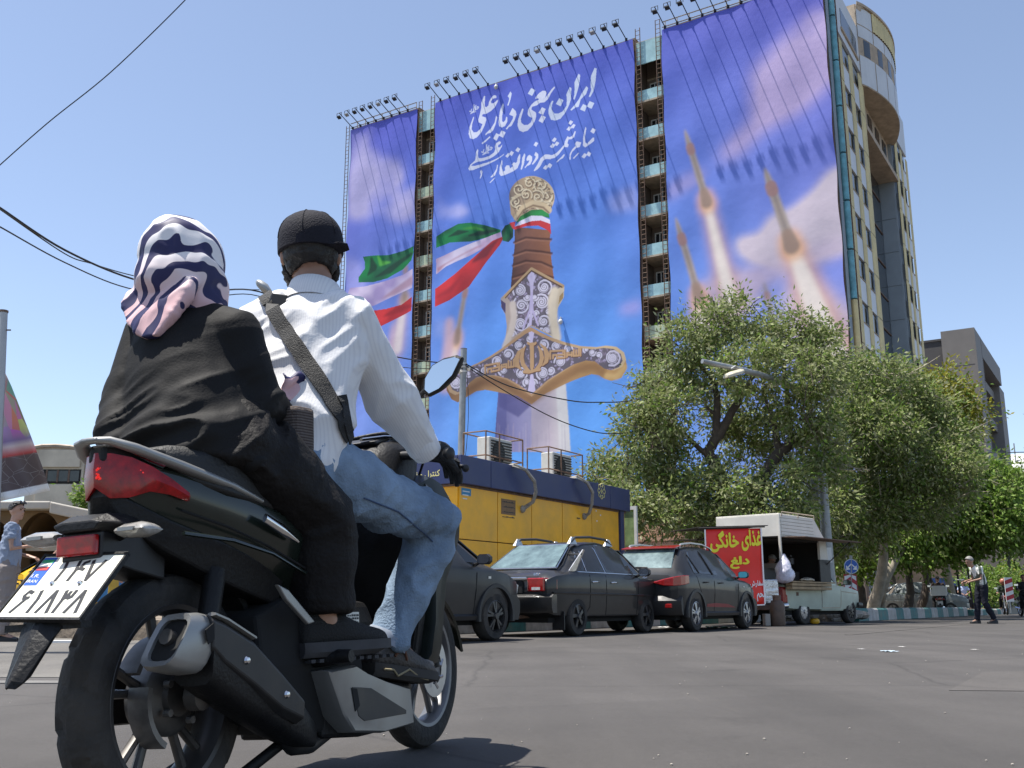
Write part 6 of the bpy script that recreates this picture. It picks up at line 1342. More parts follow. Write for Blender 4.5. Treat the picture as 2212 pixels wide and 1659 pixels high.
def hand(b, wr, d, palm_n, s=1.0, curl=.5, side=1):
    """palm with five unequal bent fingers; wr wrist, d direction, palm_n palm normal"""
    wr, d, pn = V(wr), V(d).normalized(), V(palm_n).normalized(); sd = d.cross(pn).normalized()*side
    b.tube([wr-d*.02*s, wr+d*.03*s, wr+d*.085*s], [(.026*s, .02*s), (.04*s, .017*s), (.042*s, .013*s)], 8, up=sd)
    for k, (off, ln) in enumerate(((-.031, .072), (-.010, .082), (.011, .076), (.031, .06))):
        p = wr + d*.085*s + sd*off*s; a = d.copy(); P = [p - d*.02*s]; ax = sd
        for j, q in enumerate((.45, .32, .23)):
            a = (a*math.cos(curl*(.7+.2*j)) + pn*math.sin(curl*(.7+.2*j))).normalized()
            P.append(P[-1] + a*ln*s*q*1.05)
        b.tube([p-d*.02*s]+P[1:], [.0095*s, .009*s, .0085*s, .006*s], 6)
    t0 = wr + d*.02*s - sd*.03*s; b.tube([t0, t0 + (d*.6 - sd*.6 + pn*.3).normalized()*.035*s, t0 + (d*.9 - sd*.35 + pn*.5).normalized()*.07*s], [.013*s, .011*s, .008*s], 6)
def headmesh(b, c, f, up, s=1.0):
    """skull, jaw, nose, ears and brow around head centre c, looking along f"""
    c, f, up = V(c), V(f).normalized(), V(up).normalized(); f = (f - up*f.dot(up)).normalized(); r = f.cross(up)
    m = M4(((r.x, f.x, up.x, c.x), (r.y, f.y, up.y, c.y), (r.z, f.z, up.z, c.z), (0,0,0,1))); k = len(b.v)
    b.ball((0, -.012*s, .03*s), (.076*s, .095*s, .095*s), 16, 12); b.ball((0, .022*s, -.045*s), (.058*s, .066*s, .07*s), 14, 10)
    b.ball((0, .068*s, -.09*s), (.028*s, .022*s, .022*s), 8, 6); b.loft([[V((x*w_, y, z)) for x in (-1, 1)] + [V((0, y+.012*s, z))] for z, w_, y in ((.028*s, .008*s, .082*s), (-.02*s, .016*s, .092*s), (-.03*s, .014*s, .084*s))])
    b.ball((0, .098*s, -.018*s), (.014*s, .016*s, .013*s), 8, 6); b.ball((0, .083*s, -.055*s), (.024*s, .01*s, .009*s), 8, 6)
    for sx in (-1, 1): b.ball((sx*.078*s, -.008*s, -.005*s), (.012*s, .022*s, .032*s), 8, 6); b.ball((sx*.032*s, .078*s, .035*s), (.026*s, .012*s, .008*s), 8, 5)
    b.xf(m, k); return m
def face_bits(t, m, s=1.0, hairm=None, beard=False):
    for sx in (-1, 1):
        MB().ball((sx*.031*s, .078*s, .018*s), (.013*s, .009*s, .007*s), 8, 6).xf(m).build('eye', m_eye, t, smooth=180); b = MB(); b.tube([(sx*.015*s, .091*s, .036*s), (sx*.034*s, .088*s, .042*s), (sx*.05*s, .074*s, .036*s)], .005*s, 5); b.xf(m).build('eyebrow', hairm or m_hair, t)
    MB().loft([[V((x, .092*s+y, z)) for x, y, z in ((-.022*s,-.014*s,-.056*s),(0,0,-.052*s),(.022*s,-.014*s,-.056*s),(0,.001*s,-.061*s))], [V((x, .086*s+y, z)) for x, y, z in ((-.022*s,-.014*s,-.056*s),(0,0,-.052*s),(.022*s,-.014*s,-.056*s),(0,.001*s,-.061*s))]]).xf(m).build('mouth', mat('lips', (.26,.10,.08), .5, var=0), t)
def hair_cap(t, m, mt, s=1.0):
    s *= 1.06
    b = MB(); rg = []
    for j in range(9):
        a = j/8*1.72; z = .03*s + .103*s*math.cos(a); r = math.sin(a)
        rg.append([V((.083*s*r*math.cos(k), -.016*s + (.1*s*r*math.sin(k) if math.sin(k) < .3 else .1*s*r*math.sin(k)*(1 - .22*max(0, (a-.9)))), z + (.0 if math.sin(k) < .25 else max(0, (a-.75))*.085*s*math.sin(k)))) for k in np.linspace(0, 6.283, 21)[:-1]])
    b.loft(rg); b.xf(m); return b.build('hair', mt, t, smooth=70)
def person(label, loc, rz, J, skin=None, hairm=None, top=None, legs=None, shoe=None, sleeve=1.0, s=1.0, group=None, vox=.013, face=(0,1,0), hup=(0,0,1), torso=None, bald=False, fat=1.0, hands=True, name='person', topfn=None, legfn=None):
    """J: joint positions (x right, y forward, z up). Body one continuous surface, clothes and hair as children"""
    t = thing(name, label, 'person', loc, rz, group); skin = skin or m_skin; hairm = hairm or m_hair; g = {k: V(v) for k, v in J.items() if isinstance(v, tuple)}
    b = MB(); tor = [g['pelvis'], (g['pelvis']+g['chest'])/2, g['chest'], g['neck']]
    b.tube(tor, [(.13,.09), (.12,.085), (.14,.09), (.06,.055)], 12, up=g['rs']-g['ls']); b.tube([g['neck']-V((0,0,.06)), g['head']-V((0,0,.02))], .052*s, 10)
    for a in 'lr':
        b.tube([g[a+'s'].lerp(g['chest'], .45), g[a+'s'], g[a+'e'], g[a+'w']], [.05, .045, .034, .024], 9)
        if a+'k' in g: b.tube([g[a+'h'], g[a+'k'], g[a+'a']], [.07, .05, .034], 10); b.tube([g[a+'a'], g[a+'a'].lerp(g[a+'t'], .5), g[a+'t']], [.035, .032, .025], 8)
    m = headmesh(b, g['head'], face, hup, s)
    bo_ = remesh(b, 'body', skin, t, vox, 4)
    if hands:
        for a in 'lr':
            hb = MB(); d = (g[a+'w']-g[a+'e']).normalized(); pn = V(J.get(a+'p', (0,0,-1))); pn = (pn - d*pn.dot(d)).normalized(); hand(hb, g[a+'w'], d, pn, .95*s, J.get(a+'c', .5), 1 if a == 'r' else -1); hb.build('hand', skin, t, smooth=60)
    face_bits(t, m, s, hairm)
    if not bald: hair_cap(t, m, hairm, s)
    if top:
        b = MB(); w0 = .165*fat; T = torso or [(w0*1.0, .115*fat), (w0*.98, .12*fat), (w0*1.05, .115), (.085, .075)]
        b.tube([g['pelvis']-V((0,0,.04)), (g['pelvis']+g['chest'])/2, g['chest'], g['neck']], T, 14, up=g['rs']-g['ls'])
        for a in 'lr':
            e = g[a+'s'].lerp(g[a+'e'], min(1, sleeve*2)) if sleeve < .5 else g[a+'e']; P = [g[a+'s'].lerp(g['chest'], .5), g[a+'s'], e]; r = [.085, .078, .062]
            if sleeve >= .5: P += [g[a+'e'].lerp(g[a+'w'], (sleeve-.5)*2)]; r += [.048]
            b.tube(P, r, 10)
        remesh(b, 'shirt', top, t, vox, 6, topfn or folds(.012, (9, 9, 14)))
    if legs and 'rk' in g:
        b = MB(); b.tube([g['pelvis']-V((0,0,.10)), g['pelvis']+V((0,0,.07))], [(.165*fat,.125*fat), (.155*fat,.115*fat)], 14, up=g['rh']-g['lh'])
        for a in 'lr': b.tube([g[a+'h']+V((0,0,.03)), g[a+'h'].lerp(g[a+'k'], .5), g[a+'k'], g[a+'a']-(g[a+'a']-g[a+'k']).normalized()*.0], [.105*fat, .092, .076, .068], 10)
        remesh(b, 'trousers', legs, t, vox, 6, legfn or folds(.014, (8, 8, 11)))
    if shoe and 'rt' in g:
        for a in 'lr':
            b = MB(); A, T = g[a+'a'], g[a+'t']; d = (T-A); d.z = 0; d = d.normalized() if d.length > .01 else V((0,1,0)); sd = V((d.y, -d.x, 0)); z = min(A.z, T.z)-.05
            rg = []
            for q, w_, h in ((-.075,.028,.085),(-.05,.038,.11),(.02,.042,.10),(.09,.046,.07),(.15,.044,.055),(.19,.026,.045)):
                c = V((A.x, A.y, T.z-.035)) + d*q; rg.append([c+sd*w_, c+sd*w_*.9+V((0,0,h*.7)), c+V((0,0,h)), c-sd*w_*.9+V((0,0,h*.7)), c-sd*w_])
            b.loft(rg); b.build('shoe', shoe, t, smooth=50)
    return t
def stand(**kw):
    J = dict(pelvis=(0,0,.95), chest=(0,0,1.28), neck=(0,-.01,1.46), head=(0,.02,1.60), ls=(-.185,0,1.40), rs=(.185,0,1.40), le=(-.24,-.02,1.13), re=(.24,-.02,1.13), lw=(-.25,.06,.90), rw=(.25,.06,.90),
        lh=(-.09,0,.90), rh=(.09,0,.90), lk=(-.10,.03,.50), rk=(.10,.03,.50), la=(-.10,0,.09), ra=(.10,0,.09), lt=(-.11,.14,.035), rt=(.11,.14,.035)); J.update(kw); return J
m_tee = cloth('blue_grey_tee', (.25, .30, .40)); m_gry = cloth('grey_trousers', (.24, .21, .20)); m_bsh = mat('black_shoes', (.015,.014,.014), .6, var=.2)
m_jean = cloth('blue_jeans', (.045, .075, .17), .2)
# man with the glass on the left: only his left half is in the picture
p = ground(6, 1374); p = p*(12.9/p.y)
man = person('man in blue grey t-shirt at the left edge holding a small glass', (p.x-.02, p.y, 0), R(-70+0), stand(rs=(.2,0,1.42), ls=(-.2,0,1.42), re=(.27,.04,1.14), rw=(.14,.30,1.20), le=(-.27,-.03,1.13), lw=(-.12,.24,1.06), rp=(-.6,0,-.3), rc=.7, head=(0,.03,1.63), rk=(.11,.02,.5)), m_skin, m_hair, m_tee, m_gry, m_bsh, .28, face=(.55,.85,.05), fat=1.12, vox=.012)
gl_ = MB(); gl_.lathe([(.0,0),(.026,0),(.032,.085),(.029,.085),(.024,.006)], (0,0,0), (0,0,1), 14)
cz = math.cos(R(-70)); sz = math.sin(R(-70)); hx, hy = .11, .42
tag(gl_.build('tea_glass', mat('clear_glass', (.7,.72,.7), .05, trans=.85, var=0), None, smooth=60, loc=(p.x+hx*cz-hy*sz, p.y+hx*sz+hy*cz, 1.19)), 'small tea glass held by the man in the blue grey t-shirt', 'glass')
b = MB(); mh = M4(((1,0,0,0),(0,1,0,0),(0,0,1,0),(0,0,0,1)))
for sx in (-1, 1): b.lathe([(.0,.0),(.026,.004),(.03,0)], (sx*.034, .075, .115), (0,.8,.6), 12)
b.tube([(-.075,-.02,.10),(-.06,.07,.112),(.06,.07,.112),(.075,-.02,.10)], .005, 5)
g_ = b.build('sunglasses', m_blk, man, smooth=60); g_.location = (0,.03,1.63); g_.rotation_euler = (0,0,R(-32))
p = at(150, 1300, 14.6); p.z = 0
wm = person('woman with a black hair bun reaching over the yellow taxi', tuple(p), R(88), stand(head=(0,.07,1.53), neck=(0,0,1.40), chest=(0,-.02,1.22), ls=(-.17,.02,1.34), rs=(.17,.02,1.34), le=(-.18,.22,1.12), lw=(-.10,.46,.98), re=(.2,.1,1.08), rw=(.15,.3,1.0), lp=(0,0,-1)), m_skin, m_hair, cloth('black_top', (.012,.012,.013)), cloth('blue_cloth', (.03,.04,.09)), m_bsh, .2, s=.95, face=(.1,.93,-.3), vox=.012)
b = MB(); b.ball((0,-.05,1.665), (.055,.055,.045), 10, 8); b.build('hair_bun', m_hair, wm, smooth=60)
b = MB(); b.tube([(-.115,.40,1.0),(-.105,.43,.985)], .034, 10); b.build('wrist_watch', m_blk, wm)
p = at(180, 1300, 15.4); p.z = 0
person('grey haired person in blue jeans behind the scooter tail lamp', tuple(p), R(60), stand(head=(0,.05,1.50), neck=(0,0,1.38), chest=(0,0,1.2), ls=(-.17,0,1.32), rs=(.17,0,1.32)), m_skin, m_ghair, cloth('grey_top', (.2,.2,.2)), m_jean, mat('pale_shoes', (.55,.55,.55), .6), .5, s=.97, face=(-.2,.9,-.35), vox=.014)
p = at(297, 1320, 15.0); p.z = 0
person('person in baggy brown grey clothes half hidden behind the scooter body', tuple(p), R(170), stand(le=(-.25,.0,1.1), re=(.25,.0,1.1)), m_skin, m_hair, cloth('brown_grey_jacket', (.10,.085,.075)), cloth('brown_grey_trousers', (.12,.10,.09)), m_bsh, 1, fat=1.15, vox=.015)
# man walking across the street
def stripe_mat(name, ca, cb, scale, axis=0, lo=.45, hi=.55, dist=0, rot=None, bump=.15, extra=None):
    m = bpy.data.materials.new(name); m.use_nodes = True; n = m.node_tree.nodes; l = m.node_tree.links; b_ = n['Principled BSDF']
    tc = n.new('ShaderNodeTexCoord'); mp = n.new('ShaderNodeMapping'); l.new(tc.outputs['Object'], mp.inputs['Vector'])
    if rot: mp.inputs['Rotation'].default_value = rot
    wv = n.new('ShaderNodeTexWave'); wv.bands_direction = 'XYZ'[axis]; wv.inputs['Scale'].default_value = scale; wv.inputs['Distortion'].default_value = dist; wv.inputs['Detail'].default_value = 2; wv.inputs['Detail Scale'].default_value = 1.2
    l.new(mp.outputs[0], wv.inputs['Vector']); r = n.new('ShaderNodeValToRGB'); r.color_ramp.elements[0].position = lo; r.color_ramp.elements[1].position = hi
    r.color_ramp.elements[0].color = (*lin(ca), 1); r.color_ramp.elements[1].color = (*lin(cb), 1); l.new(wv.outputs['Fac'], r.inputs[0]); l.new(r.outputs[0], b_.inputs['Base Color'])
    b_.inputs['Roughness'].default_value = .85; b_.inputs['Specular IOR Level'].default_value = .25
    nz = n.new('ShaderNodeTexNoise'); nz.inputs['Scale'].default_value = 60; bp = n.new('ShaderNodeBump'); bp.inputs['Strength'].default_value = bump; bp.inputs['Distance'].default_value = .01; l.new(tc.outputs['Object'], nz.inputs['Vector']); l.new(nz.outputs['Fac'], bp.inputs['Height']); l.new(bp.outputs[0], b_.inputs['Normal'])
    if extra: extra(n, l, r, tc, b_)
    return m
m_str = stripe_mat('striped_shirt', (.09, .11, .085), (.72, .72, .68), 2.6, 1, .42, .5)
p = ground(2128, 1347); p = p*(25.2/p.y)
person('elderly man in a green and white striped shirt walking across the road', (p.x, p.y, 0), R(95), stand(pelvis=(0,-.02,.93), chest=(0,.06,1.25), neck=(0,.15,1.40), head=(0,.25,1.50), ls=(-.17,.09,1.34), rs=(.17,.09,1.34), le=(-.21,.10,1.08), lw=(-.12,.34,1.02), re=(.21,.10,1.08), rw=(.12,.34,1.03), rk=(.09,.09,.5), lk=(-.09,.0,.5), ra=(.09,.14,.09), la=(-.09,-.20,.12), rt=(.09,.28,.04), lt=(-.09,-.07,.04)), m_skind, m_ghair, m_str, cloth('navy_trousers', (.012,.013,.022)), m_bsh, .3, face=(0,.93,-.37), hup=(0,.3,.95), vox=.014)
b = MB(); d = V((-math.sin(R(95)), math.cos(R(95)), 0)); b.fbox(V((p.x,p.y,1.06))+d*.43, d*.14, V((0,.09,0)), V((0,0,.012))); tag(b.build('paper', m_white, None), 'small white paper in the hand of the man in the striped shirt', 'paper')
# vendor inside the stall
vp = pm4 @ V((.15, .35, 0))
person('grey haired vendor bending inside the dark food stall', tuple(vp), PRZ + R(180), stand(pelvis=(0,-.05,.98), chest=(0,.06,1.30), neck=(0,.16,1.44), head=(0,.25,1.52), ls=(-.18,.1,1.38), rs=(.18,.1,1.38), le=(-.2,.2,1.16), lw=(-.1,.4,1.1), re=(.2,.2,1.16), rw=(.1,.4,1.1)), m_skind, m_ghair, cloth('dark_top', (.03,.03,.035)), cloth('dark_legs', (.02,.02,.022)), m_bsh, .5, face=(0,.7,-.7), hup=(0,.7,.7), vox=.015)
# small motorbikes in the distance and their riders
m_bred = paint('dark_red_paint', (.12,.01,.01), .1)
def smallbike(label, loc, rz, col):
    t = thing('motorbike', label, 'motorbike', loc, rz)
    for y, nm in ((-.62, 0), (.62, 1)):
        w_ = MB().lathe([(.22,-.04),(.27,-.045),(.30,0),(.27,.045),(.22,.04)], (0,y,.30), (1,0,0), 24).build('wheel', m_tyre, t, smooth=50); b = MB()
        for k in range(8): a = k*math.pi/4; b.tube([(0,y,.30),(0,y+.22*math.cos(a),.30+.22*math.sin(a))], .01, 4)
        b.lathe([(.21,-.03),(.225,0),(.21,.03)], (0,y,.30), (1,0,0), 24); b.build('rim', m_alloy, w_)
    b = MB(); b.loft([[V((x*w_, y, z)) for x, z in ((-1,zb),(1,zb),(1,zt),(-1,zt))] for y, w_, zb, zt in ((-.75,.07,.66,.74),(-.5,.12,.62,.78),(.0,.13,.62,.76),(.1,.13,.62,.86),(.4,.1,.66,.9),(.5,.05,.7,.85))]); b.build('tank_and_seat', col, t, bevel=.03)
    b = MB(); b.box(-.12,.12,-.2,.3,.28,.6); b.tube([(0,-.62,.3),(0,.0,.42)], .03, 6); b.build('engine', m_dkrim, t, bevel=.03)
    b = MB()
    for s in (-1, 1): b.tube([(s*.07,.62,.3),(s*.07,.45,.85),(s*.08,.38,1.0)], .022, 6)
    b.build('fork', m_alloy, t); b = MB(); b.tube([(-.36,.28,1.02),(-.12,.38,1.03),(.12,.38,1.03),(.36,.28,1.02)], .016, 6); b.build('handlebar', m_blk, t)
    for s in (-1, 1): b = MB(); b.tube([(s*.28,.3,1.03),(s*.33,.32,1.2)], .008, 4); b.loft([[V((s*.35+x,y,1.22+z)) for x, z in ((-.07,-.035),(.07,-.035),(.07,.035),(-.07,.035))] for y in (.30,.33)]); b.build('mirror', m_chrome, t)
    b = MB(); b.box(-.06,.06,-.80,-.75,.66,.74); b.build('tail_light', m_red, t, bevel=.01)
    for s in (-1, 1): b = MB(); b.ball((s*.13,-.74,.68), (.045,.03,.04), 8, 6); b.build('indicator', m_red, t)
    b = MB(); b.fbox((-.1,-.80,.46),(.2,0,0),(0,-.03,.13),(0,.006,0)); b.build('number_plate', m_plate, t); b = MB(); b.tube([(.13,-.7,.36),(.12,.1,.3)], .04, 8); b.build('exhaust', m_chrome, t)
    return t
p = at(2031, 1310, 42); zk = .0
smallbike('dark motorbike with red lamps carrying a white box, seen from behind', (p.x, p.y, zk), R(-22), m_blk)
bx_ = MB(); bx_.loft([[V((x*k, y, z)) for x, z in ((-.3,-.18),(-.33,-.05),(-.3,.14),(-.2,.22),(.2,.22),(.3,.14),(.33,-.05),(.3,-.18))] for y, k in ((-.2,.9),(-.17,1),(.17,1),(.2,.9))]); bx_.fbox((-.33,-.206,-.03),(.66,0,0),(0,.41,0),(0,0,.015))
tag(bx_.build('delivery_box', m_white, None, loc=(p.x-.2, p.y-.45, 1.0), rot=(0,0,R(-22)), bevel=.03), 'big rounded white delivery box on the back of the motorbike', 'box')
SIT = dict(pelvis=(0,0,.86), chest=(0,.06,1.17), neck=(0,.06,1.35), head=(0,.10,1.49), ls=(-.18,.06,1.29), rs=(.18,.06,1.29), le=(-.28,.16,1.06), re=(.28,.16,1.06), lw=(-.30,.40,1.03), rw=(.30,.40,1.03), lh=(-.09,.02,.84), rh=(.09,.02,.84), lk=(-.2,.40,.72), rk=(.2,.40,.72), la=(-.2,.22,.32), ra=(.2,.22,.32), lt=(-.2,.36,.28), rt=(.2,.36,.28))
r_ = person('motorbike rider in a brown top with a white drawing on its back', (p.x-.05, p.y-.08, 0), R(-22), SIT, m_skind, m_hair, cloth('brown_black_top', (.045,.03,.028)), cloth('black_trousers', (.012,.012,.013)), m_bsh, .3, vox=.016)
b = MB()
for s in (-1, 1): b.tube([V((s*(.02+.09*t), -.085-.0*t, 1.16+.035*math.sin(t*6.3))) for t in np.linspace(0, 1, 12)], .006, 4)
b.build('back_print', m_white, r_)
p = at(2172, 1318, 48)
smallbike('dark motorbike coming up beside the hedge at the right', (p.x, p.y, 0), R(160), m_bred)
rr = person('motorbike rider with a colourful helmet near the red striped board', (p.x, p.y, 0), R(160), SIT, m_skind, m_hair, cloth('dark_green_jacket', (.03,.045,.03)), cloth('black_trousers', (.012,.012,.013)), m_bsh, 1, vox=.018)
b = MB(); b.ball((0,.09,1.52), (.145,.16,.16), 14, 10); b.build('helmet', mat('painted_helmet', (.3,.1,.06), .3, var=.6, vs=9), rr, smooth=180)
p = at(2216, 1322, 40); smallbike('dark motorbike cut by the right edge of the picture', (p.x, p.y, 0), R(170), m_blk); person('dark clothed motorbike rider cut by the right edge', (p.x, p.y, 0), R(170), SIT, m_skind, m_hair, cloth('dark_jacket', (.02,.02,.022)), cloth('black_trousers', (.012,.012,.013)), m_bsh, 1, vox=.018)
p = at(2084, 1316, 50); SG = dict(SIT); SG.update(lw=(-.1,.3,.98), rw=(.1,.3,.98))
person('guard in a pale blue shirt and dark cap sitting under the trees', (p.x, p.y, .0), R(170), SG, m_skind, m_hair, cloth('pale_blue_shirt', (.40,.47,.68)), cloth('navy_trousers', (.012,.013,.022)), m_bsh, .3, vox=.016)
b = MB(); b.lathe([(0,.13),(.09,.13),(.12,.09),(.1,.02),(.1,0),(.15,-.01)], (0,0,0), (0,0,1), 16); tag(b.build('cap', m_blk, None, smooth=60, loc=(p.x, p.y-.08, 1.53)), 'dark cap on the head of the guard in pale blue', 'cap')
p = at(2062, 1316, 52); person('dark clothed person standing behind the silver car', (p.x, p.y, 0), R(190), stand(), m_skind, m_hair, cloth('black_jacket', (.015,.015,.017)), cloth('black_trousers', (.012,.012,.013)), m_bsh, 1, vox=.018)
# ---------------------------------------------------------------- the scooter and its two riders (local: x right, y forward, z up)
SM = M4.Translation(V((-.735, 2.20, 0))) @ M4.Rotation(R(-20.3), 4, 'Z') @ M4.Rotation(R(-3.5), 4, 'Y')
m_grn = mat('dark_green_gloss', (.011, .017, .013), .22, 0, var=.2, vs=5, spec=.4, coat=.4, dust=.03)
m_mblk = mat('matt_black_plastic', (.010, .010, .0105), .5, 0, var=.25, vs=14, bump=.15, bs=120, dust=.02, spec=.25)
m_silp = mat('silver_paint', (.30, .30, .29), .4, .55, var=.1, vs=9, dust=.06)
m_cast = mat('cast_aluminium', (.11, .105, .10), .5, .7, var=.25, vs=14, dust=.25)
m_chain = mat('grey_shield', (.03, .03, .031), .5, .3, var=.2, vs=14, dust=.1)
m_sig = mat('signal_lens', (.30,.29,.27), .15, 0, var=.25, vs=40, coat=.5)
m_lens = mat('red_tail_lens', (.30, .003, .005), .2, 0, var=.45, vs=45, coat=.25, spec=.35)
m_led = mat('red_led', (.9, .03, .02), .2, 0, var=0, emit=.28)
m_plw = mat('plate_white', (.80, .78, .66), .4, var=.05, vs=9)
m_scr = mat('smoked_screen', (.10, .14, .18), .04, 0, 0, spec=.8, coat=.6, trans=.55)
m_frim = mat('grey_rim', (.16,.16,.165), .4, .6, var=.15, vs=9, dust=.15)
sc_ = thing('scooter', 'dark green scooter carrying two people in the foreground', 'scooter', tuple(SM.translation)); sc_.rotation_euler = (0, R(-3.5), R(-20.3)); sc_.rotation_mode = 'XYZ'
def mwheel(y, r, wd, rimw, spokes, tread):
    n = 120; prof = [(-.46, .74), (-.52, .82), (-.5, .9), (-.38, .965), (-.2, .993), (0, 1), (.2, .993), (.38, .965), (.5, .9), (.52, .82), (.46, .74)]
    b = MB(); rings = []
    for k in range(n):
        a = 2*math.pi*k/n; rg = []
        for i, (x, q) in enumerate(prof):
            groove = 0
            if tread and 2 <= i <= 8 and i != 5:
                ph = (k - abs(i-5)*1.6*(1 if (k//12) % 2 else 1)) % 12
                if (i < 5 and ph < 1.6) or (i > 5 and (ph+6) % 12 < 1.6): groove = .010
            rr = r*q - groove; rg.append(V((x*wd, y + rr*math.cos(a), r + rr*math.sin(a))))
        rings.append(rg)
    b.loft(rings + [rings[0]], cap=False, close=False); t = b.build('wheel', m_tyre, sc_, smooth=28)
    b = MB(); b.lathe([(r*.755, -.44*wd), (r*.74, -.47*wd), (r*.70, -.44*wd), (r*.665, -.25*wd), (r*.655, 0), (r*.665, .25*wd), (r*.70, .44*wd), (r*.74, .47*wd), (r*.755, .44*wd)], (0, y, r), (1, 0, 0), 64)
    b.build('rim', m_frim if not tread else m_dkrim, t, smooth=40)
    b = MB()
    for k in range(spokes):
        a = 2*math.pi*k/spokes + .35
        for da in (-.17, .17):
            p0 = V((0, y + r*.14*math.cos(a), r + r*.14*math.sin(a))); p1 = V((0, y + r*.4*math.cos(a+da*.8), r + r*.4*math.sin(a+da*.8))); p2 = V((0, y + r*.70*math.cos(a+da), r + r*.70*math.sin(a+da)))
            b.tube([p0, p1, p2], [(.012, .017), (.009, .011), (.011, .012)], 8)
    b.lathe([(.0, -rimw), (.04, -rimw), (.046, -rimw*.6), (.046, rimw*.6), (.04, rimw), (0, rimw)], (0, y, r), (1, 0, 0), 20); b.build('spokes', m_frim if not tread else m_cast, t, smooth=40)
    return t
wr = mwheel(0, .259, .094, .055, 5, True); wf = mwheel(1.27, .25, .082, .05, 5, False)
b = MB(); b.lathe([(.055, .0), (.095, .0), (.095, .004), (.055, .004)], (.055, 1.27, .25), (1,0,0), 28)
for k in range(8): a = k*math.pi/4; b.tube([(.057, 1.27+.05*math.cos(a), .25+.05*math.sin(a)), (.057, 1.27+.07*math.cos(a+.3), .25+.07*math.sin(a+.3))], .006, 5)
b.build('brake_disc', m_alloy, wf)
b = MB(); b.lathe([(.0,-.01), (.070,-.01), (.080, .01), (.080, .05), (.066, .062), (.0, .066)], (-.02, 0, .259), (1,0,0), 28); b.build('rear_hub', m_cast, sc_, smooth=40)
b = MB()
for r_, a0, a1, x in ((.118, 1.2, 2.7, .01), (.135, .6, 1.5, .03), (.10, 2.9, 4.2, .035)):
    b.loft([[V((x+dx, rr*math.cos(a), .259+rr*math.sin(a))) for dx, rr in ((-.02, r_), (.03, r_), (.03, r_+.012), (-.02, r_+.012))] for a in np.linspace(a0, a1, 9)])
for a in (.4, 1.5, 2.6, 3.7, 5.2): b.lathe([(0,.07),(.008,.07),(.008,.055)], (0, .055*math.cos(a), .259+.055*math.sin(a)), (1,0,0), 8)
stuff(b.build('hub_brackets', mat('worn_aluminium', (.22,.215,.21), .45, .7, var=.3, vs=16, dust=.2), sc_, smooth=40))
b = MB(); b.lathe([(0,.0), (.03,.0), (.03,.03), (.018,.035), (0,.035)], (.085, .0, .259), (1,0,0), 12); b.build('axle_nut', m_cast, sc_, smooth=40)
def sec(y, zb, zt, hw, hb=None, hm=None):      # rounded, slightly waisted cross-section
    hb = hw*.55 if hb is None else hb; h = zt-zb
    half = [(0, zb), (hb*.8, zb), (hb, zb+h*.08), (hw*.9, zb+h*.45), (hw, zb+h*.7), (hw*.96, zb+h*.9), (hw*.78, zt), (0, zt+.004)]
    return [V((x, y, z)) for x, z in half] + [V((-x, y, z)) for x, z in half[-2:0:-1]]
b = MB(); b.loft([sec(-.203,.70,.745,.02), sec(-.18,.665,.750,.043), sec(-.14,.61,.746,.066), sec(-.07,.565,.735,.100), sec(.05,.522,.71,.138), sec(.17,.49,.685,.156), sec(.29,.452,.665,.165), sec(.42,.42,.65,.16), sec(.52,.41,.63,.14)]); b.build('tail_body', m_grn, sc_, smooth=35, bevel=.004)
# crease line and vent on the side panel
for s in (-1, 1):
    b = MB(); b.tube([(s*.150,-.12,.585),(s*.168,.02,.578),(s*.176,.16,.556),(s*.176,.30,.515)], (.005), 6); b.build('panel_crease', m_grn, sc_, smooth=60)
    b = MB(); b.tube([(s*.176,.13,.634),(s*.178,.20,.612),(s*.178,.265,.588)], [(.011,.006),(.013,.006),(.004,.004)], 8); b.build('side_emblem', m_chrome, sc_, smooth=60)
    b = MB(); b.ext([V((s*.172, y, z)) for y, z in ((.17,.486),(.215,.474),(.33,.40),(.30,.395),(.205,.452))], (s*.012,0,0)); b.build('side_trim', m_silp, sc_, bevel=.003)
LP = [(.121,-.070,.676,.658),(.104,-.102,.702,.670),(.080,-.138,.728,.676),(.057,-.172,.745,.662),(.032,-.200,.752,.660),(0,-.212,.755,.684)]; LP = LP + [(-x, y, a, c) for x, y, a, c in LP[-2::-1]]
b = MB(); b.loft([[V((x*k, y+e, z)) for k, e, z in ((1.02,0,a),(1.05,-.004,(a+c)/2),(.97,.0,c),(.90,.02,c+.004),(.92,.02,a-.004))] for x, y, a, c in LP]); b.build('tail_lamp', m_lens, sc_, smooth=30)
b = MB(); g = random.Random(2)
for k in range(70):
    t_ = g.random(); b.ball((.004+.07*t_, -.2125+.063*t_**1.25+g.uniform(-.0015,.001), .700+.024*g.random()-.005*t_), g.uniform(.0016,.0034), 6, 4)
stuff(b.build('tail_lamp_leds', m_led, sc_, smooth=180))
# grab rail
b = MB()
for s in (-1, 1):
    b.tube([(s*.012,-.224,.778),(s*.036,-.214,.776),(s*.062,-.172,.764),(s*.097,-.07,.736),(s*.130,.06,.704),(s*.143,.16,.678)], [(.007,.013),(.009,.015),(.011,.018),(.012,.021),(.011,.021),(.006,.012)], 10, up=(0,0,1))
b.tube([(-.02,-.222,.778),(0,-.225,.778),(.02,-.222,.778)], [(.007,.013)]*3, 10, up=(0,0,1)); b.build('grab_rail', m_silp, sc_, smooth=60)
b = MB(); b.loft([[V((x*k, y, z)) for x, z in ((-.10,.735),(.10,.735),(.09,.772),(-.09,.772))] for y, k in ((-.21,.2),(-.17,.45),(-.10,.75),(-.0,1.05))]); b.build('rail_base', m_mblk, sc_, bevel=.006)
for s in (-1, 1): b = MB(); b.tube([(s*.058,-.175,.763),(s*.065,-.13,.745),(s*.08,-.10,.735)], [(.007,.012)]*3, 8); b.build('rail_bracket', m_chrome, sc_, smooth=60)
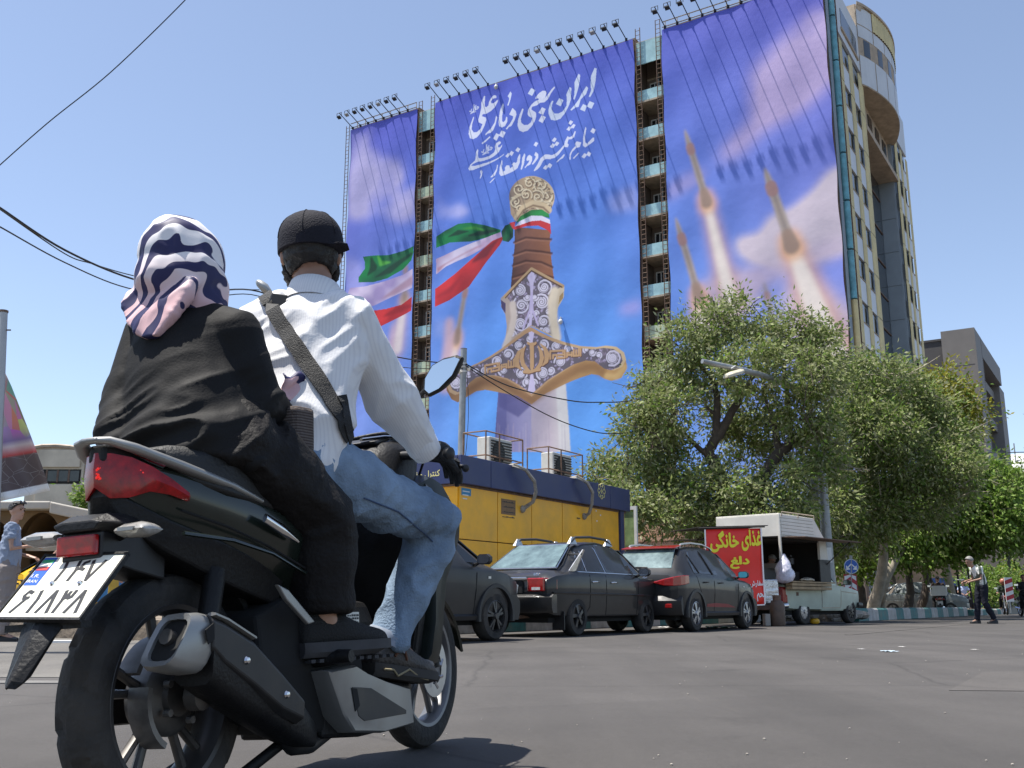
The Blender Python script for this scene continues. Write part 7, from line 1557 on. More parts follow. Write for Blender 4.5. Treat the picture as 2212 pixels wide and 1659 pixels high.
b = MB(); b.loft([[V((x, y, z)) for x, z in ((-hw,z0),(hw,z0),(hw*.98,z1-.02),(hw*.8,z1),(-hw*.8,z1),(-hw*.98,z1-.02))] for y, hw, z0, z1 in ((-.12,.05,.73,.77),(-.07,.09,.71,.785),(.05,.145,.68,.79),(.22,.15,.66,.785),(.30,.14,.64,.745),(.45,.14,.62,.735),(.62,.10,.60,.715),(.68,.06,.60,.69))]); b.build('seat', mat('seat_vinyl', (.012,.012,.012), .6, bump=.2, bs=150), sc_, smooth=50, bevel=.008)
# tail underside, plate carrier, signals, reflector, plate, flap
b = MB(); b.loft([[V((x, y, z)) for x, z in ((-h,zb),(h,zb),(h*1.2,zt),(-h*1.2,zt))] for y, h, zb, zt in ((-.20,.02,.665,.69),(-.17,.045,.605,.66),(-.08,.075,.555,.62),(.06,.10,.50,.58),(.3,.10,.44,.52))]); b.build('tail_underside', m_mblk, sc_, bevel=.006)
b = MB(); b.loft([[V((x*k, y, z)) for x, z in ((-.055,z0),(.055,z0),(.075,z0+.016),(.045,z1),(-.045,z1),(-.075,z0+.016))] for y, k, z0, z1 in ((-.255,.8,.592,.612),(-.22,1.05,.590,.628),(-.14,1.0,.585,.632),(-.03,.8,.56,.612))]); b.build('plate_carrier', m_mblk, sc_, bevel=.004)
b = MB(); b.loft([[V((x*k, y, z)) for x, z in ((-.055,z0),(.055,z0),(.055,z1),(-.055,z1))] for y, k, z0, z1 in ((-.238,.9,.535,.592),(-.15,1.0,.515,.592),(-.05,.9,.50,.57))]); b.build('carrier_core', m_blk, sc_, bevel=.004)
b = MB(); b.box(-.052, .044, -.252, -.238, .545, .585); b.build('reflector', m_lens, sc_, bevel=.004)
for s, lab in ((1, 0), (-1, 1)):
    b = MB(); b.tube([(s*.05,-.19,.588),(s*.078,-.208,.590)], [(.016,.012),(.011,.010)], 8); st0 = b.build('indicator_stalk', m_mblk, sc_, smooth=60)
    b = MB(); c = [(.076,.008),(.088,.015),(.132,.017),(.148,.011),(.152,.004)]
    b.loft([[V((s*x, -.215+.04*math.cos(a)*(.55 if x < .09 else .75) - .0, .588 + h*math.sin(a)*.95)) for a in np.linspace(0, 6.283, 11)[:-1]] for x, h in c]); b.build('indicator', m_sig, sc_, smooth=50)
    b = MB(); b.box(min(s*.095,s*.132), max(s*.095,s*.132), -.249, -.243, .585, .592); b.build('indicator_bezel', m_silp, sc_)
PT = V((0,-.224,.545)); PR = V((.2,-.020,-.012)).normalized(); PD = V((0,-.112,-.118)).normalized(); PU = -PD; PN = PR.cross(PU).normalized()
def pl(x, y, o=0): return PT + PR*x + PD*y + PN*o
def plq(b, x0, x1, y0, y1, o, th=.0015): b.fbox(pl(x0, y1, o), PR*(x1-x0), PU*(y1-y0), PN*th)
b = MB(); plq(b, -.112, .112, .0, .168, .0, .004); po = b.build('number_plate', m_plw, sc_, bevel=.003)
b = MB()
for x0, x1, y0, y1 in ((-.116,.116,-.004,.002),(-.116,.116,.166,.172),(-.116,-.111,0,.168),(.111,.116,0,.168)): plq(b, x0, x1, y0, y1, -.002, .009)
b.build('plate_frame', m_mblk, po)
pb = mat('plate_blue_band', (.02,.10,.50), .4, var=0); b = MB(); plq(b, -.108, -.072, .006, .082, .0042, .0006); b.build('plate_band', pb, po)
for k, c in enumerate(((.02,.30,.12), (.75,.75,.72), (.5,.05,.04))): b = MB(); plq(b, -.106, -.074, .012+.010*k, .022+.010*k, .0049, .0006); b.build('plate_flag', mat('flag_band_%s' % ('green','white','red')[k], c, .4, var=0), po)
digits('۱۴۷', m_ink, pl(-.050, .070, .0044), PR, PU, .125, .052, po); digits('۶۱۸۳۸', m_ink, pl(-.094, .152, .0044), PR, PU, .188, .054, po)
text('plate_letters', 'I.R.', m_plw, pl(-.103, .062, .0049), PR, PU, w=.022, h=.009, parent=po, ltr=True); text('plate_letters', 'IRAN', m_plw, pl(-.105, .076, .0049), PR, PU, w=.028, h=.008, parent=po, ltr=True)
for x in (-.03, .045): b = MB(); c = pl(x, .078, .004); b.lathe([(0,.005),(.0045,.004),(.006,0)], c, PN, 8); b.build('plate_screw', m_chrome, po)
b = MB(); F = [(.055,-.318,.425),(.040,-.345,.385),(.022,-.385,.315),(.010,-.392,.303)]
b.loft([[V((-x, y, z)), V((-x*.15, y-.012, z+.004)), V((x*.15, y-.012, z+.004)), V((x, y, z)), V((x*.8, y+.022, z+.010)), V((-x*.8, y+.022, z+.010))] for x, y, z in F]); b.build('mud_flap', m_mblk, sc_, bevel=.002)
b = MB(); b.box(-.09,.09,-.328,-.300,.405,.418); b.tube([(0,-.20,.54),(0,-.29,.42)], [(.05,.012)]*2, 6, up=(1,0,0)); b.build('plate_backing', m_mblk, sc_)
# rear inner guard over the tyre
b = MB(); b.loft([[V((sx*.06, .30*math.cos(a), .259+.30*math.sin(a)+.0)) for sx in (-1,-.4,.4,1)] + [V((sx*.055, .288*math.cos(a), .259+.288*math.sin(a))) for sx in (1,.4,-.4,-1)] for a in np.linspace(.2, 1.55, 9)]); b.build('inner_mudguard', m_mblk, sc_, smooth=40)
for s in (-1, 1):
    b = MB(); b.tube([(s*.104,-.07,.640),(s*.138,.05,.610),(s*.157,.17,.575),(s*.166,.29,.535),(s*.162,.42,.50)], .0028, 5); b.build('panel_gap', m_under, sc_)
    b = MB(); b.lathe([(0,.003),(.006,.003),(.007,0)], (s*.158,.34,.47), (s,0,0), 8); b.build('panel_screw', m_chrome, sc_)
for P, r_ in (([(.16,.93,.88),(.14,1.0,.93),(.08,1.06,.90),(.05,1.10,.80)], .005), ([(.18,.92,.875),(.17,1.02,.90),(.11,1.10,.86),(.06,1.12,.78)], .004), ([(-.16,.93,.88),(-.12,1.03,.94),(-.05,1.08,.88)], .005)): MB().tube(P, r_, 6).build('control_cable', m_blk, sc_, smooth=60)
# exhaust
b = MB()
def mq(y, z, hx, hz, x): return [V((x + hx*math.copysign(abs(math.cos(a))**.5, math.cos(a)), y, z + hz*math.copysign(abs(math.sin(a))**.5, math.sin(a)))) for a in np.linspace(0, 6.283, 17)[:-1]]
b.loft([mq(.42,.135,.03,.03,.10), mq(.34,.16,.045,.045,.115), mq(.22,.215,.052,.062,.13), mq(.04,.295,.052,.07,.145), mq(-.085,.352,.05,.07,.152)]); b.build('muffler', m_mblk, sc_, smooth=50)
b = MB(); tilt = lambda y, z, k=1.0, x=.153, hx=.046, hz=.056: [V((p.x, p.y + (p.z - z)*.72, p.z)) for p in mq(y, z, hx*k, hz*k, x)]
b.loft([tilt(-.075,.358,.93), tilt(-.088,.362,1.0), tilt(-.150,.372,.98), tilt(-.170,.376,.88), tilt(-.165,.375,.70), tilt(-.13,.37,.66)]); b.build('muffler_end_cap', m_silp, sc_, smooth=35)
b = MB(); b.loft([tilt(-.150,.374,.70), tilt(-.156,.375,.70)]); b.build('muffler_mouth', m_under, sc_); b = MB(); b.tube([(.15,-.12,.366),(.15,-.168,.382)], .016, 10); b.build('tail_pipe', m_cast, sc_, smooth=60)
b = MB(); b.ext([V((.2035, y, z)) for y, z in ((-.118,.39),(-.088,.405),(-.082,.374),(-.108,.362))], (.002,0,0)); b.build('cap_slot', m_under, sc_)
b = MB(); b.loft([[V((x, y, z)) for x, z in ((.185,zb),(.205,zb+.012),(.207,zt-.012),(.195,zt),(.15,zt+.006),(.15,zb))] for y, zb, zt in ((-.092,.345,.420),(-.05,.315,.408),(.05,.265,.368),(.16,.205,.295),(.245,.175,.235))]); b.build('heat_shield', m_chain, sc_, bevel=.004)
b = MB(); b.tube([(.199,-.09,.421),(.2,-.05,.410),(.2,.05,.370)], [(.004,.012)]*3, 6); b.build('shield_edge', m_silp, sc_)
for y, z in ((.02,.325),(.17,.245)): b = MB(); b.lathe([(0,.006),(.006,.005),(.009,0)], (.206, y, z), (1,0,0), 10); b.build('shield_bolt', m_chrome, sc_)
b = MB(); b.tube([(.10,.30,.16),(.10,.36,.115),(.095,.44,.108),(.085,.55,.13),(.06,.62,.17)], [.022,.022,.021,.02,.018], 10); b.build('exhaust_pipe', m_chain, sc_, smooth=60)
# engine, swing arm, stand
b = MB(); b.loft([[V((x, y, z)) for x, z in ((-.13,zb),(.12,zb),(.135,(zb+zt)/2),(.12,zt),(-.13,zt))] for y, zb, zt in ((.18,.19,.42),(.30,.15,.46),(.50,.13,.44),(.66,.14,.36))]); b.build('engine', m_under, sc_, bevel=.01)
b = MB(); b.loft([[V((x, y, z)) for x, z in ((-.17,zb),(-.09,zb),(-.09,zt),(-.17,zt))] for y, zb, zt in ((-.1,.21,.31),(.1,.2,.34),(.3,.17,.36))]); b.build('belt_case', m_mblk, sc_, bevel=.012)
b = MB(); b.tube([(.09,.02,.262),(.10,.12,.285),(.10,.3,.30)], [(.03,.014)]*3, 8, up=(0,0,1)); b.build('swing_arm', m_mblk, sc_)
b = MB(); b.tube([(.115,-.03,.30),(.105,.02,.40),(.095,.06,.52)], .024, 10); b.build('shock_absorber', m_mblk, sc_, smooth=60)
b = MB(); b.tube([(-.10,.36,.14),(-.14,.18,.07),(-.15,.16,.05)], .014, 7); b.tube([(.08,.36,.13),(.06,.20,.07),(-.1,.20,.07)], .014, 7); b.build('centre_stand', m_mblk, sc_, smooth=60)
for s in (-1, 1): b = MB(); b.tube([(s*.10,.40,.305),(s*.20,.41,.315),(s*.235,.41,.315)], [.016,.018,.016], 8); b.build('foot_peg', m_mblk, sc_, smooth=60)
# belly covers
for s in (-1, 1):
    P = [(.385,.285),(.52,.292),(.585,.268),(.70,.238),(.845,.208),(.862,.112),(.68,.108),(.505,.128),(.455,.175)]
    b = MB(); c = (.64, .195)
    b.loft([[V((s*x, c[0]+(y-c[0])*k, c[1]+(z-c[1])*k)) for y, z in P] for x, k in ((.08,.96),(.165,1.0),(.180,.97),(.184,.93))]); b.build('belly_cover', m_silp, sc_, smooth=35)
    b = MB(); b.loft([[V((s*x, y, z)) for y, z in ((.500,.238),(.60,.228),(.80,.155),(.80,.145),(.56,.150),(.53,.165))] for x in (.1835,.1855)]); b.build('belly_recess', m_chain, sc_, bevel=.002)
    b = MB(); b.loft([[V((s*x, y, z)) for y, z in ((.495,.236),(.522,.232),(.535,.190),(.512,.178))] for x in (.1845,.187)]); b.build('belly_vent', m_under, sc_)
b = MB(); b.loft([[V((x, y, z)) for x, z in ((-hw,zb),(hw,zb),(hw,zt),(-hw,zt))] for y, hw, zb, zt in ((.46,.12,.12,.27),(.58,.165,.11,.252),(.86,.165,.11,.225),(.93,.14,.16,.26))]); b.build('floor_board', m_mblk, sc_, bevel=.01)
b = MB(); b.loft([[V((x, y, z)) for x, z in ((-.07,.22),(.07,.22),(.075,.40),(.05,.46),(-.05,.46),(-.075,.40))] for y in (.50,.66,.84)]); b.build('centre_tunnel', m_mblk, sc_, bevel=.02)
b = MB(); b.fbox((.078,.665,.352), (0,.07,0), (0,0,.075), (.001,0,0)); lb_ = b.build('warning_label', mat('label_white', (.62,.61,.56), .5, var=.1), sc_)
b = MB(); g = random.Random(3)
for r_i in range(8):
    y = .668
    while y < .73: e = y + g.uniform(.004, .012); b.fbox((.0795, y, .356+.0085*r_i), (0, min(e,.732)-y, 0), (0,0,.0052 if g.random() < .7 else .003), (.0004,0,0)); y = e + .003
b.build('label_print', m_ink, lb_)
# leg shield, front cowl
PO = [(.935,.24),(1.00,.36),(1.02,.52),(.985,.70),(.955,.815),(1.06,.850),(1.15,.835),(1.30,.735),(1.285,.665),(1.22,.585),(1.16,.52),(1.12,.40),(1.06,.26)]
def cowl(x, k, dy, inn=0): return [V((x, 1.06+(y-1.06)*k+dy*max(0,(y-.98))/.35, .55+(z-.55)*(.5+.5*k))) for y, z in PO]
b = MB(); b.loft([cowl(-.185,.62,-.03), cowl(-.168,.92,0), cowl(-.13,1,.03), cowl(-.06,1.04,.07), cowl(0,1.05,.09), cowl(.06,1.04,.07), cowl(.13,1,.03), cowl(.168,.92,0), cowl(.185,.62,-.03)]); b.build('front_cowl', mat('front_cowl_green', (.010,.014,.011), .5, 0, var=.2, vs=5, spec=.2, coat=.05), sc_, smooth=32)
b = MB(); b.loft([[V((x*k, y, z)) for x, y, z in ((-.15,.93,.26),(.15,.93,.26),(.175,.965,.50),(.165,.935,.74),(.12,.925,.82),(-.12,.925,.82),(-.165,.935,.74),(-.175,.965,.50))] + [] for k in (1.0,)] + [[V((x*.98, y+.05, z)) for x, y, z in ((-.15,.93,.26),(.15,.93,.26),(.175,.965,.50),(.165,.935,.74),(.12,.925,.82),(-.12,.925,.82),(-.165,.935,.74),(-.175,.965,.50))]]); b.build('leg_shield', m_mblk, sc_, bevel=.012)
for s in (-1, 1):
    b = MB(); b.tube([(s*.172,1.0,.80),(s*.176,1.12,.77),(s*.16,1.26,.70)], [(.012,.006)]*3, 6); b.build('cowl_crease', m_grn, sc_, smooth=60)
    b = MB(); b.tube([(s*.058,1.22,.56),(s*.056,1.255,.33),(s*.055,1.27,.25)], [.02,.019,.022], 10); b.build('fork_leg', m_mblk, sc_, smooth=60)
b = MB(); b.loft([[V((sx*.05, 1.27+.275*math.cos(a), .25+.275*math.sin(a)-.03*abs(sx)**2)) for sx in (-1,-.5,0,.5,1)] + [V((sx*.044, 1.27+.268*math.cos(a), .25+.268*math.sin(a)-.03*abs(sx)**2)) for sx in (1,.5,0,-.5,-1)] for a in np.linspace(.25, 2.5, 14)]); b.build('front_mudguard', m_grn, sc_, smooth=40)
# steering: cover, dash, screen, bar, grips, levers, mirrors
b = MB(); b.loft([[V((x, y, z)) for x, y, z in ((-hw,y0,zb),(hw,y0,zb),(hw,y0+.03,zt-.03),(hw*.7,y0+.04,zt),(-hw*.7,y0+.04,zt),(-hw,y0+.03,zt-.03))] for y0, hw, zb, zt in ((.80,.08,.83,.90),(.86,.13,.80,.935),(.95,.15,.79,.955),(1.04,.12,.80,.945),(1.12,.06,.80,.90))]); b.build('handlebar_cover', m_mblk, sc_, smooth=50)
b = MB(); b.fbox((-.075,.875,.925), (.15,0,0), (0,.095,.030), (0,-.01,.012)); d_ = b.build('dash', m_blk, sc_, bevel=.006); b = MB(); b.fbox((-.06,.885,.9415), (.12,0,0), (0,.072,.0227), (0,-.0003,.001)); b.build('display', mat('grey_display', (.30,.31,.30), .2, var=.2, vs=30), d_)
b = MB(); b.tube([(.03,.86,.945),(.075,.92,.958),(.11,.99,.962)], [(.005,.012)]*3, 8); b.build('dash_trim', m_chrome, sc_, smooth=60)
b = MB(); b.grid(lambda i, j: ((i-.5)*.24*(1-.32*j), 1.05-.02*j - .05*(2*i-1)**2, .925+.068*j*(1-.28*(2*i-1)**2)), 12, 6); b.build('wind_screen', m_scr, sc_, smooth=180, solid=.004)
b = MB(); b.tube([((i-.5)*.24*.68, 1.03-.05*(2*i-1)**2, .925+.068*(1-.28*(2*i-1)**2)) for i in np.linspace(0, 1, 13)], .006, 6); b.tube([(-.12,1.0,.925),(-.082,.985,.974)], .006, 6); b.tube([(.12,1.0,.925),(.082,.985,.974)], .006, 6); b.build('screen_edge', m_mblk, sc_, smooth=60)
for s in (-1, 1):
    b = MB(); b.tube([(s*.10,.93,.895),(s*.20,.905,.885)], .014, 8); b.build('handlebar', m_blk, sc_, smooth=60)
    b = MB(); b.tube([(s*.20,.905,.885),(s*.215,.90,.883),(s*.30,.875,.872)], [.017,.018,.018], 12); b.lathe([(.018,.0),(.020,.004),(.020,.024),(.012,.03),(0,.03)], (s*.30,.875,.872), (s*.955,-.28,-.12), 12); b.build('grip', m_blk, sc_, smooth=50)
    b = MB(); b.tube([(s*.17,.945,.885),(s*.24,.955,.87),(s*.34,.915,.835),(s*.352,.905,.828)], [(.007,.010),(.007,.010),(.006,.009),(.010,.010)], 8); b.ball((s*.354,.903,.827), .012, 8, 6); b.build('brake_lever', m_blk, sc_, smooth=60)
    b = MB(); b.tube([(s*.155,.93,.905),(s*.185,.89,.96),(s*.198,.862,1.018),(s*.232,.86,1.055),(s*.272,.862,1.088)], [.011,.009,.008,.008,.008], 8); b.build('mirror_stem', m_mblk, sc_, smooth=60)
    O = [(.255,1.062),(.268,1.048),(.300,1.062),(.345,1.105),(.372,1.158),(.355,1.166),(.318,1.160),(.283,1.142),(.258,1.10)]; ctr = (.312,1.108)
    def mo(k, y, O=O, ctr=ctr, s=s): return [V((s*(ctr[0]+(x-ctr[0])*k), y + (x-.31)*.25, ctr[1]+(z-ctr[1])*k)) for x, z in O]
    b = MB(); b.loft([mo(.96,.852), mo(1.03,.858), mo(1.0,.872), mo(.72,.895), mo(.3,.905)]); mm_ = b.build('mirror', m_mblk, sc_, smooth=50)
    b = MB(); b.loft([mo(.90,.850), mo(.90,.852)]); b.build('mirror_glass', mat('mirror_glass', (.75,.78,.8), .03, 1, 0), mm_)
# ---- riders
def rider(name, label): t = thing('person', label, 'person', tuple(SM.translation)); t.rotation_euler = (0, R(-3.5), R(-20.3)); return t
m_shirt = stripe_mat('pinstriped_white_shirt', (.74,.735,.735), (.68,.675,.685), 46, 0, .45, .9, bump=.12)
m_den = mat('washed_denim', (.20, .275, .375), .85, 0, var=.38, vs=4.5, bump=.35, bs=160, spec=.2, detail=8)
m_bcl = cloth('black_blouse', (.0085,.008,.008), bump=.08, bs=160, rough=.75)
m_btr = cloth('black_brown_trousers', (.0085,.007,.0067), bump=.3, bs=90, rough=.7)
m_capm = cloth('dark_navy_cap', (.014,.0135,.02), bump=.3, bs=200, rough=.85)
m_strap = mat('black_webbing', (.009,.009,.0095), .7, 0, var=.15, vs=60, bump=.4, bs=300)
dr = rider('person', 'man in a white shirt, light jeans and dark cap riding the scooter')
G = {k: V(v) for k, v in dict(pel=(.04,.41,.80), w=(.06,.43,.93), chest=(.075,.50,1.13), up=(.08,.51,1.235), neck=(.075,.52,1.30), head=(.063,.525,1.425), ls=(-.085,.52,1.238), rs=(.188,.515,1.21), le=(-.19,.66,1.02), re=(.226,.70,1.0), lw=(-.235,.84,.905), rw=(.252,.848,.885),
    lh=(-.06,.44,.80), rh=(.11,.44,.80), lk=(-.21,.86,.665), rk=(.262,.885,.668), la=(-.15,.75,.33), ra=(.142,.775,.345), lt=(-.16,.90,.262), rt=(.172,.925,.258)).items()}
b = MB(); b.tube([G['pel'], G['w'], G['chest'], G['neck']], [(.12,.08),(.12,.08),(.14,.09),(.055,.055)], 12, up=(1,0,0)); b.tube([G['up'], G['neck'], G['head']], [.058,.054,.055], 12)
for a in 'lr':
    b.tube([G[a+'s'], G[a+'e'], G[a+'w']], [.045,.036,.026], 9); b.tube([G[a+'h'], G[a+'k'], G[a+'a']], [.07,.05,.034], 9); b.tube([G[a+'a'], G[a+'t']], [.033,.026], 8)
hm = headmesh(b, G['head'], (-.5,.86,-.05), (.03,-.05,1), .98); remesh(b, 'body', m_skind, dr, .008, 4); face_bits(dr, hm, .98, m_hair)
b = MB(); rg = []                                     # short dark hair below the cap, beard on the jaw
for z, r0, r1 in ((.05,.079,.098),(.01,.078,.096),(-.022,.071,.088),(-.042,.058,.07)): rg.append([V((r0*math.cos(k), -.013+r1*math.sin(k) if math.sin(k) < .2 else -.013+r1*.2+.0*math.sin(k), z - (.02 if abs(math.cos(k)) > .9 else 0))) for k in np.linspace(0, 6.283, 23)[:-1]])
b.loft(rg); b.xf(hm); remesh(b, 'hair', m_hair, dr, .006, 4, folds(.004, (60,60,60)))
b = MB(); b.ball((0,.038,-.082), (.058,.062,.045), 14, 8); b.tube([(-.075,.005,-.01),(-.07,.02,-.05),(-.05,.05,-.085)], [.008,.012,.014], 7); b.tube([(.075,.005,-.01),(.07,.02,-.05),(.05,.05,-.085)], [.008,.012,.014], 7); b.xf(hm); remesh(b, 'beard', m_hair, dr, .006, 3, folds(.004, (70,70,70)))
b = MB(); rg = []
for j in range(12):
    a = j/11*math.pi*.53; rg.append([V((.0935*math.sin(a)**.8*math.cos(k), -.008+.112*math.sin(a)**.8*math.sin(k), .028+.094*math.cos(a)**.9 if a < 1.57 else .024-.0*a)) for k in np.linspace(0, 6.283, 33)[:-1]])
rg.append([V((p.x*.995, p.y*.995 + .012*0, p.z-.022)) for p in rg[-1]]); b.loft(rg); b.xf(hm); cp = b.build('cap', m_capm, dr, smooth=60)
b = MB(); b.ball((0,-.008,.124), (.012,.012,.007), 10, 6); b.xf(hm); b.build('cap_button', m_capm, cp)
b = MB()
for k in range(6): a0 = k*math.pi/3+.3; b.tube([V((.0945*math.sin(t)**.8*math.cos(a0), -.008+.113*math.sin(t)**.8*math.sin(a0), .028+.095*math.cos(t)**.9)) for t in np.linspace(.12, 1.5, 10)], .0014, 4)
b.xf(hm); b.build('cap_seams', m_capm, cp)
b = MB(); q = V((.162,.50,1.424)); b.loft([[q+V((x*1.0, y*.9, z)) for x, y, z in pts] for pts in ([(-.03,-.04,-.006),(.02,-.03,-.002),(.034,.0,.0),(.02,.04,-.002),(-.03,.05,-.006)], [(-.03,-.04,.0),(.02,-.03,.003),(.034,.0,.005),(.02,.04,.003),(-.03,.05,.0)])]); b.build('cap_peak', m_capm, cp, bevel=.002)
b = MB(); b.tube([G['pel']-V((0,.02,.02)), G['w'], (.068,.465,1.03), G['chest'], (.078,.508,1.205), (.077,.515,1.262), G['neck']-V((0,0,.005))], [(.168,.125),(.166,.12),(.172,.115),(.182,.108),(.168,.092),(.10,.078),(.066,.062)], 18, up=(1,0,0))
for a in 'lr':
    P = [G['up'].lerp(G[a+'s'], .55), G[a+'s'], G[a+'s'].lerp(G[a+'e'], .5), G[a+'e'], G[a+'e'].lerp(G[a+'w'], .5), G[a+'w'] - (G[a+'w']-G[a+'e']).normalized()*.01]; b.tube(P, [.082,.080,.073,.066,.06,.045], 14)
sf1 = folds(.019, (3.8,4.5,8), [[.8,.1,.6],[0,1,0],[-.6,0,.8]], .002, (26,26,26)); shirt = remesh(b, 'shirt', m_shirt, dr, .007, 7, sf1)
b = MB(); nk = G['neck']
b.loft([[nk + V((rx_*math.cos(k), ry_*math.sin(k)+dy, z + .018*(-math.sin(k)))) for k in np.linspace(0, 6.283, 29)[:-1]] for rx_, ry_, z, dy in ((.078,.072,-.035,0),(.07,.066,.0,.004),(.067,.062,.028,.008),(.071,.067,.027,.006),(.080,.076,-.008,-.002),(.088,.084,-.035,-.004))], cap=False); b.build('collar', m_shirt, shirt, smooth=60)
w0, e0 = G['rw'], (G['rw']-G['re']).normalized(); b = MB(); b.tube([w0-e0*.045, w0-e0*.03, w0+e0*.0, w0+e0*.012, w0+e0*.008], [.045,.05,.046,.044,.03], 16); b.build('cuff', m_shirt, shirt, smooth=50)
m_glv = mat('black_glove', (.012,.012,.012), .7, bump=.5, bs=80)
b = MB(); hand(b, G['rw']+V((.005,.012,-.003)), V((.28,.55,-.18)), V((-.2,.1,-1)), 1.06, .95, 1); b.ball(G['rw']+V((.018,.045,.002)), (.042,.048,.03), 12, 9); b.build('glove', m_glv, dr, smooth=70); b = MB(); hand(b, G['lw'], V((-.3,.6,-.2)), V((.2,.1,-1)), 1.06, .95, -1); b.build('glove', m_glv, dr, smooth=70)
b = MB(); b.tube([(.04,.36,.74), (.045,.40,.83), (.05,.42,.90)], [(.165,.12),(.168,.12),(.15,.11)], 16, up=(1,0,0))
for a in 'lr':
    h, k, an = G[a+'h'], G[a+'k'], G[a+'a']; b.tube([h, h.lerp(k, .35), h.lerp(k, .75), k, k.lerp(an, .15), k.lerp(an, .55), k.lerp(an, .92), an+(an-k).normalized()*.012], [.110,.092,.078,.074,.072,.064,.058,.057], 14)
jf = folds(.015, (7,7,13), [[1,0,0],[0,.8,.6],[0,-.6,.8]], .003, (30,30,30)); jeans = remesh(b, 'jeans', m_den, dr, .007, 6, jf)
m_thr = mat('denim_seam', (.05,.08,.15), .9, var=.1)
def onmesh(o, pts, off=.004):                       # drop picture points onto a rider's clothing
    from mathutils.bvhtree import BVHTree
    me = o.data; bv = BVHTree.FromPolygons([v.co for v in me.vertices], [p.vertices for p in me.polygons]); inv = SM.inverted(); c = inv @ V((0,0,CH)); out = []
    for u, v in pts:
        d = (inv.to_3x3() @ ray(u, v)).normalized(); h, n, i, l = bv.ray_cast(c, d)
        if h is not None: out.append((h + n*off, n))
    return out
def dense(pts, n=6): return [(pts[i][0]+(pts[i+1][0]-pts[i][0])*k/n, pts[i][1]+(pts[i+1][1]-pts[i][1])*k/n) for i in range(len(pts)-1) for k in range(n)] + [pts[-1]]
for P in (dense([(785,1075),(860,1105),(915,1150),(935,1170)]),): Q = onmesh(jeans, P, .003); MB().tube([q for q, n in Q], .0022, 5).build('jeans_seam', m_thr, jeans) if len(Q) > 3 else None
b = MB(); an = G['ra']; dd = (an-G['rk']).normalized(); b.tube([an-dd*.022, an-dd*.01, an+dd*.014, an+dd*.016], [.059,.0635,.0625,.05], 18); b.build('turn_up', mat('faded_hem', (.27,.31,.38), .9, var=.2, vs=30), jeans, smooth=60)
def shoe(par, A, T, sole_m, up_m, s=1.0, wd=1.0, name='shoe'):
    A, T = V(A), V(T); d = (T-A); dz = d.z; dh = V((d.x, d.y, 0)).normalized(); sl = (dh + V((0,0,-.16))).normalized() if dz < -.06 else dh; sd = V((dh.y, -dh.x, 0)); up = sd.cross(sl).normalized()
    if up.z < 0: up = -up
    o = A + up*-.075*s; rg = []; rs_ = []
    for q, w_, h, hh in ((-.075,.026,.062,.8),(-.06,.034,.098,.9),(-.02,.038,.112,.95),(.04,.040,.095,.95),(.09,.044,.066,.9),(.14,.045,.050,.9),(.18,.038,.042,.85),(.205,.020,.030,.8)):
        c = o + sl*q*s; w2 = w_*wd*s; rg.append([c+sd*w2, c+sd*w2*1.02+up*h*.35*s, c+sd*w2*.7+up*h*.82*s, c+up*h*s, c-sd*w2*.7+up*h*.82*s, c-sd*w2*1.02+up*h*.35*s, c-sd*w2])
        rs_.append([c+sd*(w2+.005)+up*.012, c+sd*(w2+.006)-up*.012, c+sd*w2*.9-up*.024+up*(.012 if q > .17 else 0), c-sd*w2*.9-up*.024+up*(.012 if q > .17 else 0), c-sd*(w2+.006)-up*.012, c-sd*(w2+.005)+up*.012])
    b = MB(); b.loft(rg); t = b.build(name, up_m, par, smooth=60, sub=1); b = MB(); b.loft(rs_); b.build('sole', sole_m, t, smooth=40); return t, o, sl, sd, up
m_sho1 = mat('dark_brown_trainer', (.03,.026,.024), .6, 0, var=.25, vs=25, bump=.3, bs=120, dust=.2); m_sol1 = mat('dark_sole', (.03,.028,.026), .8, var=.2, vs=20)
for a in 'lr':
    t, o, sl, sd, up = shoe(dr, G[a+'a'], G[a+'t'], m_sol1, m_sho1, 1.08)
    b = MB(); b.tube([o+sl*q+sd*.050+up*z for q, z in ((-.06,-.004),(-.02,-.002),(.0,-.016),(.05,.006),(.10,-.012),(.14,-.014))], .0028, 5); b.build('sole_line', mat('tan_line', (.30,.25,.15), .8), t)
    b = MB(); b.ball(o+sl*.175+up*.030, (.036,.036,.018), 10, 6); b.build('toe_cap', mat('grey_toe', (.20,.18,.16), .8, var=.1), t, smooth=60)
    b = MB()
    for k in range(4): c = o + sl*(.06+.024*k) + up*(.085-.012*k); b.tube([c-sd*.022, c+up*.006, c+sd*.022], .004, 5)
    b.build('laces', m_blk, t)
    b = MB(); b.tube([o+sl*-.01+sd*.043+up*.035, o+sl*.02+sd*.046+up*.07, o+sl*.045+sd*.043+up*.03], .004, 5); b.build('side_patch', mat('brown_patch', (.10,.04,.02), .8), t)
